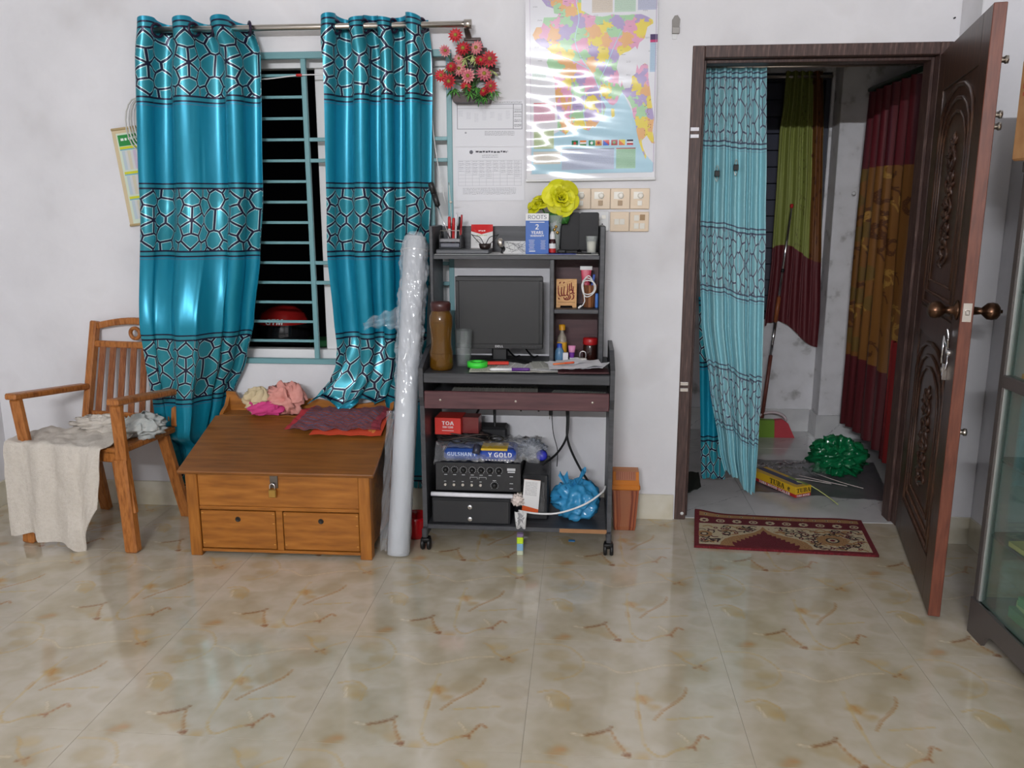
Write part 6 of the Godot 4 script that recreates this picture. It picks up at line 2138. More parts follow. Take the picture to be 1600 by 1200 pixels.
func map_image() -> Image:
	var k := 2.5
	var im = canvas(int(206 * k), int(310 * k), Color8(226, 226, 232))
	var oy := 26.0  # sheet goes on above the top of the picture
	var P = func(a): return Vector2(a[0], a[1] + oy) * k
	var out = []
	for a in [[13, -24], [13, 0], [14, 8], [25, 10], [33, 20], [44, 24], [45, 31], [52, 33], [49, 37], [29, 37], [27, 46], [25, 51], [17, 51], [11, 62], [16, 72], [24, 79], [31, 81], [40, 88], [38, 93], [36, 96], [33, 103], [36, 112], [41, 120], [46, 130], [46, 140], [47, 160], [50, 185], [50, 206], [60, 212], [63, 215], [70, 207], [80, 209], [85, 200], [92, 207], [100, 209], [106, 202], [110, 204], [116, 196], [124, 185], [127, 174], [124, 168], [118, 158], [119, 150], [122, 158], [133, 169], [138, 171], [144, 167], [148, 158], [152, 152], [158, 158], [164, 166], [168, 175], [170, 188], [174, 198], [176, 212], [180, 228], [186, 244], [191, 255], [192, 250], [186, 236], [184, 226], [192, 218], [200, 230], [205, 231], [201, 212], [203, 192], [198, 165], [196, 150], [193, 132], [192, 112], [187, 109], [181, 112], [178, 118], [175, 110], [173, 124], [167, 128], [167, 137], [165, 145], [155, 146], [151, 134], [150, 145], [146, 138], [147, 125], [143, 115], [145, 105], [147, 97], [155, 92], [162, 90], [172, 83], [175, 88], [178, 78], [186, 72], [190, 55], [199, 50], [198, 45], [190, 40], [180, 36], [166, 36], [160, 37], [150, 37], [135, 35], [128, 37], [120, 38], [110, 37], [103, 36], [92, 30], [87, 28], [87, -24]]:
		out.append(P.call(a))
	var sea := Color8(178, 214, 230)
	c_poly(im, [P.call([8, 232]), P.call([60, 205]), P.call([110, 190]), P.call([125, 140]), P.call([150, 145]), P.call([178, 200]), P.call([184, 240]), P.call([204, 262]), P.call([204, 275]), P.call([8, 275])], sea)
	# provinces: nearest seed, jittered so that borders wander
	var cols = [Color8(232, 212, 92), Color8(168, 210, 166), Color8(230, 178, 122), Color8(176, 160, 202), Color8(226, 164, 194)]
	var seeds = []
	var r := RandomNumberGenerator.new()
	r.seed = 4
	for j in 16:
		for i in 11:
			seeds.append([Vector2((i + 0.5 + r.randf_range(-0.35, 0.35)) * 19, -22 + (j + 0.5 + r.randf_range(-0.35, 0.35)) * 18), cols[(i * 2 + j * 3 + r.randi_range(0, 1)) % 5]])
	var n := FastNoiseLite.new()
	n.seed = 6
	n.frequency = 0.03
	var land = canvas(im.get_width(), im.get_height(), Color(0, 0, 0))
	c_poly(land, out, Color(1, 1, 1))
	var W = im.get_width()
	for y in range(0, int((262 + oy) * k)):
		for x in range(int(8 * k), W):
			if land.get_pixel(x, y).r < 0.5:
				continue
			var q = Vector2(x / k, y / k - oy) + Vector2(n.get_noise_2d(x, y), n.get_noise_2d(x + 900, y)) * 9.0
			var cj = clampi(int((q.y + 22) / 18), 0, 15)
			var ci = clampi(int(q.x / 19), 0, 10)
			var best = INF
			var col = cols[0]
			for jj in range(maxi(cj - 1, 0), mini(cj + 2, 16)):
				for ii in range(maxi(ci - 1, 0), mini(ci + 2, 11)):
					var s = seeds[jj * 11 + ii]
					var d = q.distance_squared_to(s[0])
					if d < best:
						best = d
						col = s[1]
			im.set_pixel(x, y, col)
	# rivers, island, red dots of the forest districts
	for rv in [[[88, -20], [80, 10], [84, 40], [78, 70], [86, 95], [100, 115], [112, 135], [120, 160], [122, 190]], [[40, 90], [70, 100], [100, 115]], [[150, 60], [138, 85], [128, 110], [118, 130]], [[75, 150], [72, 180], [70, 205]], [[95, 150], [92, 180], [96, 205]]]:
		var p = []
		for a in rv:
			p.append(P.call(a))
		c_path(im, smooth2(p), 3.4, sea)
	c_poly(im, [P.call([135, 176]), P.call([140, 176]), P.call([141, 188]), P.call([136, 190])], Color8(226, 206, 90))
	for i in 18:
		var q = P.call([188 + r.randf() * 10, 160 + r.randf() * 60])
		c_disc(im, q.x, q.y, 1.6, Color8(120, 70, 40))
	for i in 8:
		var q = P.call([52 + r.randf() * 28, 196 + r.randf() * 10])
		c_disc(im, q.x, q.y, 1.6, Color8(150, 80, 40))
	for i in 70:
		var q = P.call([20 + r.randf() * 175, r.randf() * 230])
		if land.get_pixel(clampi(int(q.x), 0, W - 1), int(q.y)).r > 0.5:
			c_print(im, q.x, q.y, r.randf_range(8, 20), 2, Color8(70, 66, 80) if i % 2 else Color8(236, 232, 230), 1, i)
	for i in 24:
		var q = P.call([[12, 150, 182, 100][i % 4] + r.randf() * 12, 20 + i * 5])
		if land.get_pixel(clampi(int(q.x), 0, W - 1), int(q.y)).r < 0.5:
			c_print(im, q.x, q.y, 18, 2, Color8(150, 150, 158), 2, i)
	# inset tables
	for a in [[104, 8, 32, 24, Color8(214, 202, 188), Color8(110, 150, 90)], [139, 8, 33, 24, Color8(190, 214, 196), Color8(180, 60, 50)], [175, 6, 33, 24, Color8(188, 192, 214), Color8(190, 60, 56)], [104, -24, 100, 28, Color8(168, 208, 226), Color8(168, 208, 226)], [57, 237, 84, 33, Color8(184, 192, 214), Color8(130, 130, 140)], [144, 237, 31, 32, Color8(160, 200, 170), Color8(180, 40, 44)], [195, 70, 12, 52, Color8(176, 200, 222), Color8(70, 44, 96)], [12, 165, 34, 30, Color8(222, 178, 196), Color8(190, 60, 60)], [12, 206, 32, 30, Color8(184, 200, 158), Color8(184, 200, 158)], [11, 240, 44, 20, Color8(222, 216, 206), Color8(190, 196, 190)], [10, 115, 22, 14, Color8(206, 222, 216), Color8(130, 190, 150)]]:
		var q = P.call([a[0], a[1]])
		var hh = a[3] * k
		c_rect(im, q.x, q.y, minf(a[2] * k, W - q.x - 4), hh, a[4])
		c_print(im, q.x + 2, q.y + 8, a[2] * k - 4, 2, a[4].darkened(0.14), int(hh / 3.6) - 2, int(a[0]))
		c_rect(im, q.x, q.y, minf(a[2] * k, W - q.x - 4), 3, a[5])
	var q9 = P.call([195, 66])
	c_rect(im, q9.x, q9.y, 12 * k, 8 * k, Color8(66, 44, 96)); c_rect(im, q9.x, q9.y + 8 * k, 12 * k, 4 * k, Color8(190, 50, 110))
	# row of flags
	var F = [[Color8(20, 120, 80), Color8(210, 70, 50), 0], [Color8(224, 130, 60), Color8(30, 130, 70), 1], [Color8(20, 130, 80), Color8(240, 240, 240), 0], [Color8(214, 140, 50), Color8(150, 50, 40), 0], [Color8(200, 60, 60), Color8(60, 100, 200), 2], [Color8(170, 60, 60), Color8(120, 160, 110), 0], [Color8(226, 200, 60), Color8(220, 110, 50), 2], [Color8(40, 40, 60), Color8(190, 40, 50), 1]]
	var fx = [73, 86, 100, 111, 123, 136, 148, 161]
	for i in 8:
		var q = P.call([fx[i], 224])
		c_rect(im, q.x, q.y, 10 * k, 8.5 * k, F[i][0])
		match F[i][2]:
			0: c_disc(im, q.x + 5 * k, q.y + 4.2 * k, 2.4 * k, F[i][1])
			1:
				c_rect(im, q.x, q.y + 3 * k, 10 * k, 2.6 * k, Color8(240, 240, 240)); c_rect(im, q.x, q.y + 5.6 * k, 10 * k, 2.9 * k, F[i][1])
			2: c_poly(im, [q, q + Vector2(10 * k, 8.5 * k), q + Vector2(0, 8.5 * k)], F[i][1])
	# sheet border
	c_frame(im, 2 * k, 2 * k, W - 4 * k, im.get_height() - 4 * k, 2, Color8(170, 150, 180))
	c_rect(im, 0, 0, 7 * k, im.get_height(), Color8(232, 230, 236)); c_rect(im, 7 * k, 0, 1, im.get_height(), Color8(170, 150, 180))
	c_rect(im, 0, im.get_height() - 9 * k, W, 9 * k, Color8(230, 230, 234)); c_rect(im, 6 * k, im.get_height() - 9 * k, W - 10 * k, 2, Color8(170, 200, 216))
	return im


func build_wall_goods():
	var st
	# the wall map hangs from a rail, its plastic film slightly wavy
	var t = thing("wall_map", "glossy coloured wall map above the computer desk", "map", Vector3(0.019, 1.92, 0.006), 0.0)
	t.rotation.z = 0.012
	st = S(true)
	sheet(st, 24, 110, func(u, v):
		return Vector3((u - 0.5) * 0.54, 0.41 - v * 0.81, 0.010 + (0.0016 * sin(v * 47.0 + u * 4.0 + 2.2 * sin(u * 5.0 + v * 7.0)) + 0.0009 * sin(v * 93.0 - u * 9.0)) * maxf(0.0, 1.1 - u) * smoothstep(0.30, 0.55, v) + 0.0016 * sin(v * 9.0 + u * 3.0))
	, 0.001)
	var mm := mat(Color(1, 1, 1), 0.16, 0.0, tex(map_image()))
	put(st, "map_sheet", mm, t)
	for y in [0.413, -0.404]:
		st = S(); box(st, Vector3(0, y, 0.010), Vector3(0.55, 0.012, 0.01), 0.003); put(st, "rail", M.white, t)
	# two printed sheets
	for k in 2:
		var im = canvas(256, 192, Color8(228, 228, 233))
		var g := Color8(150, 150, 156)
		if k == 0:
			c_print(im, 10, 8, 236, 4, Color8(120, 120, 126), 1, 3)
			c_frame(im, 8, 16, 240, 104, 2, Color8(120, 120, 128)); c_rect(im, 8, 34, 240, 1, g); c_rect(im, 214, 16, 2, 104, Color8(120, 120, 128))
			for i in 4:
				c_rect(im, 216, 50 + i * 18, 32, 1, Color8(130, 130, 136)); c_print(im, 219, 40 + i * 20, 26, 4, Color8(110, 110, 116), 2, i)
			for c in 7:
				c_print(im, 14 + c * 29, 44 + (c % 3) * 6, 16, 3, Color8(206, 206, 213), 5 + c % 4, c)
			c_print(im, 110, 128, 110, 3, g, 4, 11); c_disc(im, 40, 134, 4, g)
		else:
			c_print(im, 76, 12, 120, 9, Color8(60, 60, 70), 1, 9); c_disc(im, 60, 16, 7, Color8(90, 90, 100))
			c_print(im, 100, 27, 60, 4, g, 2, 10)
			for i in 8: c_rect(im, 10, 46 + i * 13, 236, 1, Color8(186, 186, 194))
			for i in 10: c_rect(im, 10 + i * 26, 46, 1, 92, Color8(186, 186, 194))
			for c in 9: c_print(im, 13 + c * 26, 49, 18, 4, Color8(176, 176, 184), 6 + c % 5, 20 + c)
			c_print(im, 26, 146, 200, 3, Color8(170, 170, 176), 5, 40)
		poster("notice_sheet", ["white printed table sheet taped below the flower decoration", "white printed routine sheet with a small crest above the desk hutch"][k], "notice", im, -0.555, -0.258, [1.655, 1.43][k], [1.845, 1.652][k], 0.002, 0.55, [-0.004, 0.004][k])
	# switch plates: four dimmers, a socket and two switch plates
	var plate := mat(Color8(226, 204, 176), 0.35)
	var ivory := mat(Color8(240, 236, 226), 0.35)
	var tan_m := mat(Color8(170, 140, 104), 0.4)
	for k in 4:
		var x = -0.0145 + k * 0.0832
		t = thing("dimmer_switch", ["beige dimmer plate with white button beside the yellow roses", "beige dimmer plate with tan button second from the yellow roses", "beige dimmer plate with tan button third from the yellow roses", "beige dimmer plate with white button farthest from the yellow roses"][k], "switch", Vector3(x, 1.4365, 0.0), 0.0, "dimmer switches in a row")
		st = S(); box(st, Vector3(0, 0, 0.006), Vector3(0.0815, 0.0865, 0.012), 0.002); put(st, "plate", plate, t)
		put_box("dial_square", ivory, t, Vector3(-0.008, 0.014, 0.0125), Vector3(0.038, 0.030, 0.002), 0.0005)
		put(lathe_st([Vector2(0.0125, 0), Vector2(0.0115, 0.012), Vector2(0.009, 0.014), Vector2(0, 0.014)], 20), "dial", ivory, t, Vector3(0.002, 0.013, 0.013), Basis(Vector3.RIGHT, PI / 2))
		put_box("button", ivory if k in [0, 3] else tan_m, t, Vector3(0.0, -0.018, 0.0135), Vector3(0.019, 0.021, 0.004), 0.001)
	t = thing("wall_socket", "white wall socket half hidden by the black speakers", "socket", Vector3(0.066, 1.342, 0.0))
	st = S(); box(st, Vector3(0, 0, 0.005), Vector3(0.08, 0.084, 0.010), 0.002); put(st, "plate", M.white, t)
	put_box("switch", ivory, t, Vector3(0.018, 0.018, 0.0115), Vector3(0.018, 0.016, 0.004), 0.001)
	for a in [[-0.008, 0.026], [-0.008, 0.018], [0.012, -0.012], [0.022, -0.026], [0.004, -0.026]]:
		put_box("pin_hole", M.black, t, Vector3(a[0], a[1], 0.0102), Vector3(0.005, 0.006, 0.001), 0.0)
	for k in 2:
		var x = 0.1515 + k * 0.0835
		t = thing("switch_plate", ["beige plate with two white switches right of the wall socket", "beige plate with four switches at the end of the lower row"][k], "switch", Vector3(x, 1.3405, 0.0))
		st = S(); box(st, Vector3(0, 0, 0.006), Vector3(0.0815, 0.083, 0.012), 0.002); put(st, "plate", plate, t)
		var L = [[-0.012, 0.0, 0], [0.011, 0.0, 0]] if k == 0 else [[-0.012, 0.016, 0], [0.013, 0.018, 1], [-0.012, -0.018, 0], [0.013, -0.018, 0]]
		for a in L:
			put_box("rocker", tan_m if a[2] else ivory, t, Vector3(a[0], a[1], 0.0135), Vector3(0.021, 0.024, 0.004), 0.001, Basis(Vector3.RIGHT, 0.12))
	# broken clip high on the wall and a nail
	t = thing("wall_clip", "small grey metal clip fixed on the wall beside the map", "clip", Vector3(0.36, 2.12, 0.0))
	st = S(); prism(st, [Vector2(-0.015, 0.0), Vector2(0.015, 0.0), Vector2(0.017, 0.03), Vector2(0.006, 0.046), Vector2(-0.006, 0.044), Vector2(-0.016, 0.028)], 0.001, 0.006); put(st, "clip_plate", mat(Color8(128, 124, 120), 0.5, 0.4), t)
	st = S(); bx(st, -0.015, 0.016, -0.026, 0.0, 0.001, 0.012, 0.002); put(st, "jaw", mat(Color8(150, 146, 142), 0.5, 0.4), t)
	st = S(); bx(st, -0.013, 0.006, -0.046, -0.026, 0.001, 0.004, 0.001); put(st, "pad", M.white, t)
	st = S(true); tube(st, [Vector3(1.452, 2.135, -0.002), Vector3(1.452, 2.135, 0.012)], 0.003, 8)
	lone(st, "nail", M.black, "dark nail in the wall above the open door", "nail")
	# calendar half behind the left curtain
	var im = canvas(160, 320, Color8(214, 196, 158))
	c_rect(im, 12, 14, 148, 300, Color8(214, 226, 206)); c_rect(im, 16, 20, 144, 36, Color8(36, 140, 62))
	c_print(im, 24, 28, 60, 12, Color8(232, 240, 232), 1, 5)
	for k in 3:
		var y = 58 + k * 82
		c_rect(im, 16, y, 144, 8, Color8(214, 214, 40)); c_rect(im, 16, y + 8, 144, 4, Color8(120, 176, 200))
		c_rect(im, 20, y + 14, 138, 62, Color8(212, 214, 214))
		for i in 8:
			c_rect(im, 20 + i * 18, y + 14, 10, 62, [Color8(190, 206, 214), Color8(214, 208, 184), Color8(204, 190, 210), Color8(206, 214, 196)][i % 4])
	t = poster("calendar", "green and yellow wall calendar half hidden by the left curtain", "calendar", im, -2.058, -1.83, 1.33, 1.75, 0.012, 0.5, 0.115, 0.002)
	for y in [0.21, -0.205]:
		st = S(true); tube(st, [Vector3(-0.114, y, 0.0), Vector3(0.114, y, 0.0)], 0.006, 8); put(st, "rail", mat(Color8(200, 176, 128), 0.5), t)
	t = thing("hanging_cable", "coiled white cable on a nail over the calendar", "cable", Vector3(-1.925, 1.86, 0.0))
	st = S(true); tube(st, [Vector3(0, 0, 0.001), Vector3(0, 0, 0.05)], 0.003, 8); put(st, "nail", M.steel, t)
	for k in 5:
		st = S(true)
		var p = []
		for i in 19:
			var a = TAU * i / 18.0
			p.append(Vector3(-0.004 + sin(a) * (0.035 + 0.005 * k) - 0.012 * k * 0.4 + 0.01, -0.085 + cos(a) * (0.085 + 0.006 * k) - 0.005 * k, 0.03 + 0.004 * k))
		tube(st, p, 0.003, 6, false)
		put(st, "cable_loop", M.white if k % 2 else mat(Color8(200, 198, 192), 0.5), t)
	# flower decoration on a stepped wooden plaque
	t = thing("flower_plaque", "stepped slat wall plaque with a shelf for artificial flowers", "plaque", Vector3(-0.475, 1.86, 0.0))
	var wood = [mat(Color8(84, 66, 62), 0.5), mat(Color8(120, 106, 104), 0.45), mat(Color8(64, 46, 44), 0.5)]
	for k in 13:
		var y = 0.225 - k * 0.0135
		var half = 0.035 + 0.0085 * k
		if k > 10: half = 0.12 - (k - 10) * 0.02
		st = S(); bx(st, -half + 0.004 * (k % 2), half - 0.004 * (k % 3), y - 0.006, y + 0.006, 0.012, 0.022, 0.0015); put(st, "slat", wood[k % 3], t)
	st = S(); bx(st, -0.012, 0.012, 0.02, 0.23, 0.001, 0.012, 0.001); put(st, "batten", wood[0], t)
	st = S(); prism(st, [Vector2(-0.075, -0.03), Vector2(0.075, -0.03), Vector2(0.09, 0.01), Vector2(-0.09, 0.01)], 0.001, 0.075); put(st, "shelf", wood[2], t)
	var red := [Color8(190, 34, 48), Color8(206, 52, 60), Color8(162, 28, 40)]
	var pink := [Color8(214, 120, 130), Color8(226, 150, 150), Color8(200, 96, 112)]
	var fl = [[712, 57, 11, 0], [695, 80, 9, 1], [725, 79, 12, 0], [745, 76, 11, 1], [764, 93, 12, 0], [750, 97, 9, 0], [718, 107, 11, 1], [732, 118, 11, 1], [755, 117, 12, 1], [688, 117, 10, 0], [703, 126, 11, 0], [706, 106, 9, 0], [726, 134, 9, 0], [766, 134, 10, 0], [757, 143, 8, 0], [716, 92, 8, 1]]
	for i in fl.size():
		var f = fl[i]
		# picture measurements turned into places on the plaque, 10 cm off the wall
		var x = -0.62 + (f[0] - 680) * 0.00268
		var y = 2.075 - (f[1] - 61) * 0.00259
		daisy(["red artificial daisy on the wall plaque", "pink artificial daisy on the wall plaque"][f[3]], Vector3(x, y, 0.085 + 0.012 * (i % 3)), f[2] * 0.0030, red if f[3] == 0 else pink, Vector3(-0.475, 1.885, 0.05), i, ["red daisies on the wall plaque", "pink daisies on the wall plaque"][f[3]])
	var gm = [mat(Color8(84, 150, 60), 0.55), mat(Color8(52, 104, 48), 0.55), mat(Color8(188, 200, 130), 0.55)]
	var rr := RandomNumberGenerator.new()
	rr.seed = 21
	for k in 22:
		var c = Vector3(-0.475 + rr.randf_range(-0.12, 0.11), rr.randf_range(1.84, 1.90) if k < 14 else rr.randf_range(1.93, 2.03), 0.07 + rr.randf() * 0.03)
		st = S(true)
		for j in 5:
			var a = -PI / 2 + (j - 2) * 0.45 + rr.randf_range(-0.3, 0.3)
			var q = Vector3(cos(a), sin(a) * 0.9, rr.randf_range(0.0, 0.5)) * rr.randf_range(0.03, 0.05)
			tube(st, [Vector3.ZERO, q * 0.5, q], [0.002, 0.006, 0.001], 5, true, 0.35)
		lone(st, "leaf_spray", gm[0 if k < 9 else (1 if k < 16 else 2)], ["bright green leaf spray at the foot of the flower plaque", "dark green leaf spray among the daisies", "pale variegated leaf spray among the daisies"][0 if k < 9 else (1 if k < 16 else 2)], "leaves", c, Basis(), "leaf sprays on the wall plaque")


func daisy(label, c: Vector3, r, cols, foot: Vector3, sd, group):
	var t = thing("daisy", label, "flower", c, 0.0, group)
	var b := Basis(Vector3.RIGHT, -0.25 + 0.2 * sin(sd * 2.1)) * Basis(Vector3.UP, 0.4 * sin(sd * 1.7))
	var rm = [mat(cols[0], 0.6), mat(cols[1], 0.6), mat(cols[2], 0.6)]
	for lay in 2:
		var n = 13 - lay * 3
		st_daisy(t, n, r * (1.0 - 0.28 * lay), 0.004 + lay * 0.006, rm[(lay + sd) % 3], b, sd * 0.3 + lay)
	put(lathe_st([Vector2(r * 0.24, 0), Vector2(r * 0.2, 0.006), Vector2(0, 0.009)], 12), "flower_centre", mat(Color8(150, 130, 50), 0.7), t, b * Vector3(0, 0, 0.011), b * Basis(Vector3.RIGHT, PI / 2))
	var st = S(true)
	tube(st, smooth_path([b * Vector3(0, 0, 0.004), (foot - c) * 0.4 - Vector3(0, 0, 0.02), foot - c]), 0.0018, 5)
	put(st, "stem", mat(Color8(70, 120, 56), 0.6), t)


func st_daisy(t, n, r, z, m, b, turn):
	var st = S(true)
	for k in n:
		var a = TAU * k / n + turn
		var d = Vector3(cos(a), sin(a), 0)
		var w = Vector3(-sin(a), cos(a), 0) * r * 0.20
		var p0 = b * Vector3(0, 0, z)
		var q = [b * (d * r * 0.55 + w + Vector3(0, 0, z + r * 0.16)), b * (d * r * 0.55 - w + Vector3(0, 0, z + r * 0.16)), b * (d * r + Vector3(0, 0, z + r * 0.10)), b * (d * r * 0.55 + Vector3(0, 0, z + r * 0.08))]
		tri(st, p0, q[0], q[3]); tri(st, p0, q[3], q[1]); tri(st, q[0], q[2], q[3]); tri(st, q[3], q[2], q[1])
	put(st, "petals", m, t)


# ---------------------------------------------------------------- on the floor
func build_floor_goods():
	var st
	# leaning roll in clear wrap
	var a := Vector3(-0.738, 0.002, 0.515)
	var b := Vector3(-0.690, 1.30, 0.235)
	var t = thing("wrapped_roll", "tall white roll in clear plastic wrap leaning against the desk", "roll", a)
	var d = (b - a)
	st = S(true)
	tube(st, [Vector3(0, 0.004, 0), d * 0.5, d * 0.985], 0.045, 28)
	put(st, "roll", mat(Color8(200, 204, 209), 0.35), t)
	var x = d.normalized().cross(Vector3.BACK).normalized()
	var z = x.cross(d.normalized())
	noise.seed = 91
	noise.fractal_octaves = 3
	# loose and crinkled above, tighter and smoother below
	st = S(true)
	sheet(st, 56, 190, func(u, v):
		var an = TAU * u
		var s = lerpf(0.012, 1.0, v)
		var rough = smoothstep(0.40, 0.66, s)
		var k = absf(noise.get_noise_3d(cos(an) * 1.5 + s * 5.0, s * 9.0 + an * 0.0, sin(an) * 1.5))
		var k2 = absf(noise.get_noise_3d(cos(an) * 3.0 + 7.0, s * 26.0 + cos(an), sin(an) * 3.0))
		var r = 0.0465 + 0.026 * k * (0.2 + 0.8 * rough) + 0.010 * k2 * rough
		if s > 0.965: r *= 1.0 - (s - 0.965) / 0.035 * 0.55
		return d * s + (x * cos(an) + z * sin(an)) * r
	, 0.0)
	put(st, "clear_wrap", clear(Color(0.93, 0.95, 0.98), 0.24, 0.10), t)
	st = S(true)
	sheet(st, 20, 12, func(u, v):
		return d * 0.72 + Vector3(-0.04 - 0.15 * u, 0.02 - 0.03 * u * u + (v - 0.5) * 0.09 * (1.0 - 0.7 * u) + 0.006 * sin(u * 18.0 + v * 7.0), 0.03 + 0.01 * sin(v * 12.0 + u * 9.0))
	, 0.0006)
	put(st, "loose_flap", clear(Color(0.95, 0.97, 1.0), 0.07, 0.08), t)
	st = S(true)
	sheet(st, 16, 24, func(u, v):
		return d * lerpf(0.02, 0.45, v) + Vector3(-0.045 - 0.03 * u, 0.0, 0.02 + 0.008 * sin(u * 10.0 + v * 30.0))
	, 0.0006)
	put(st, "loose_flap", clear(Color(0.95, 0.97, 1.0), 0.07, 0.08), t)
	st = S(true); ring(st, d * 0.945, 0.049, 0.002, Basis(x, z, d.normalized())); put(st, "tie", mat(Color8(220, 220, 220), 0.5), t)
	# red bowl behind it
	t = thing("red_bowl", "translucent red plastic bowl on the floor between roll and desk", "bowl", Vector3(-0.705, 0, 0.30))
	put(lathe_st([Vector2(0, 0.002), Vector2(0.045, 0.002), Vector2(0.055, 0.03), Vector2(0.058, 0.085), Vector2(0.06, 0.10), Vector2(0.056, 0.10), Vector2(0.054, 0.085), Vector2(0.05, 0.03), Vector2(0.04, 0.008), Vector2(0, 0.008)], 28), "bowl", clear(Color8(176, 18, 26), 0.85, 0.12), t)
	# waste bin
	t = thing("waste_bin", "orange brown wood-print swing-lid bin right of the desk", "bin", Vector3(0.2, 0, 0.115))
	t.scale = Vector3(0.86, 1, 0.86)
	var im = canvas(256, 64, Color8(140, 70, 42))
	var rr := RandomNumberGenerator.new()
	rr.seed = 5
	for k in 90:
		c_rect(im, rr.randi_range(0, 255), 0, rr.randi_range(1, 4), 64, [Color8(112, 44, 28), Color8(166, 92, 58), Color8(96, 36, 24), Color8(184, 112, 72)][k % 4])
	c_rect(im, 18, 0, 26, 64, Color8(160, 98, 66))
	im.resize(512, 64)
	st = S(true)
	var hw = [[0.052, 0.001], [0.056, 0.02], [0.068, 0.192]]
	for i in 2:
		for k in 4:
			var c0 = [[-1, 1], [1, 1], [1, -1], [-1, -1]][k]; var c1 = [[1, 1], [1, -1], [-1, -1], [-1, 1]][k]
			var p = [Vector3(c0[0] * hw[i][0], hw[i][1], c0[1] * hw[i][0]), Vector3(c1[0] * hw[i][0], hw[i][1], c1[1] * hw[i][0]), Vector3(c1[0] * hw[i + 1][0], hw[i + 1][1], c1[1] * hw[i + 1][0]), Vector3(c0[0] * hw[i + 1][0], hw[i + 1][1], c0[1] * hw[i + 1][0])]
			st.set_smooth_group(-1)
			quad_out(st, p[0], p[1], p[2], p[3], Vector3(0, 0.1, 0), [Vector2(k * 0.25, 1), Vector2(k * 0.25 + 0.25, 1), Vector2(k * 0.25 + 0.25, 0), Vector2(k * 0.25, 0)])
	put(st, "bin_body", mat(Color(1, 1, 1), 0.3, 0.0, tex(im)), t)
	st = S(); box(st, Vector3(0, 0.004, 0), Vector3(0.104, 0.006, 0.104), 0.002); put(st, "bin_base", mat(Color8(120, 58, 36), 0.4), t)
	var or_m := mat(Color8(206, 120, 32), 0.35)
	st = S(); box(st, Vector3(0, 0.203, 0), Vector3(0.147, 0.026, 0.147), 0.008); put(st, "rim", or_m, t)
	st = S()
	prism(st, [Vector2(-0.066, 0.216), Vector2(0.066, 0.216), Vector2(0.066, 0.236), Vector2(0.040, 0.268), Vector2(-0.040, 0.268), Vector2(-0.066, 0.236)], -0.066, 0.066, Transform3D(Basis(Vector3(0, 0, 1), Vector3(0, 1, 0), Vector3(1, 0, 0)), Vector3.ZERO))
	put(st, "hood", or_m, t)
	var fl2 = put_box("swing_flap", mat(Color8(176, 112, 84), 0.4), t, Vector3(0, 0.253, 0.0545), Vector3(0.10, 0.042, 0.004), 0.003, Basis(Vector3.RIGHT, -0.69))
	for k in 8:
		put_box("wood_stripe", mat(Color8(146, 84, 60), 0.4), fl2, Vector3(-0.04 + k * 0.0115, 0, 0.0022), Vector3(0.003, 0.036, 0.0006), 0.0)
	# door mat
	im = mat_image()
	t = thing("door_mat", "maroon and cream floral door mat before the doorway", "mat", Vector3(0.868, 0.0, 0.155), -0.056)
	st = S(true)
	sheet(st, 40, 22, func(u, v):
		var xl = lerpf(-0.345, -0.375, v)
		var xr = lerpf(0.395, 0.365, v)
		var lift = 0.018 * exp(-pow(u * 9.0, 2)) * exp(-pow(v * 6.0, 2)) + 0.004 * exp(-pow((u - 0.85) * 9.0, 2)) * exp(-pow(v * 7.0, 2))
		return Vector3(lerpf(xl, xr, u), 0.0065 + lift, lerpf(-0.20, 0.20, v))
	, 0.010)
	var cm := mat(Color(1, 1, 1), 0.95, 0.0, tex(im))
	bumpy(cm, noise_image(256, 256, 151, 0.3, 2), 0.9)
	cm.uv1_scale = Vector3(1, 1, 1)
	put(st, "carpet", cm, t)
	# passage floor: dark plastic sheet, carton, green bag, wrapper, dustpan broom
	var before := get_child_count()
	st = S(true)
	noise.seed = 95
	sheet(st, 40, 26, func(u, v):
		var xx = lerpf(lerpf(0.98, 0.81, v), lerpf(1.62, 1.49, v), u)
		return Vector3(xx, 0.0225 + 0.006 * absf(noise.get_noise_2d(u * 6.0, v * 5.0)), lerpf(-0.90, -0.25 - 0.10 * (1 - u), v) + 0.02 * noise.get_noise_2d(u * 5.0, 2.0))
	, 0.001)
	lone(st, "plastic_sheet", mat(Color8(98, 96, 100), 0.28), "dark grey plastic sheet spread on the passage floor", "plastic sheet")
	st = S(true)
	sheet(st, 14, 12, func(u, v): return Vector3(lerpf(0.50, 0.62 - 0.02 * v, u), 0.024 + 0.006 * absf(sin(u * 7.0 + v * 4.0)), lerpf(-0.62, -0.26 - 0.12 * u, v)), 0.006)
	lone(st, "dark_mat", mat(Color8(26, 34, 26), 0.9), "small dark green mat behind the left door jamb", "mat")
	var c0 := Vector3(0.884, 0.0285, -0.525)
	var c1 := Vector3(1.040, 0.0285, -0.236)
	var dir = (c1 - c0)
	t = thing("scaler_carton", "long yellow and red carton lying on the passage floor", "box", (c0 + c1) / 2.0 + Vector3(0.038, 0, -0.03), atan2(-dir.z, dir.x))
	var ln = dir.length() / 2.0
	st = S(); bx(st, -ln, ln, 0.016, 0.054, -0.048, 0.048, 0.001); put(st, "yellow_body", mat(Color8(222, 178, 36), 0.4), t)
	st = S(); bx(st, -ln, ln, 0.0, 0.016, -0.048, 0.048, 0.001); put(st, "red_band", mat(Color8(176, 40, 40), 0.4), t)
	st = S(); bx(st, -ln + 0.004, ln - 0.03, 0.054, 0.0546, -0.022, 0.016, 0.0); put(st, "blue_stripe", mat(Color8(52, 52, 96), 0.4), t)
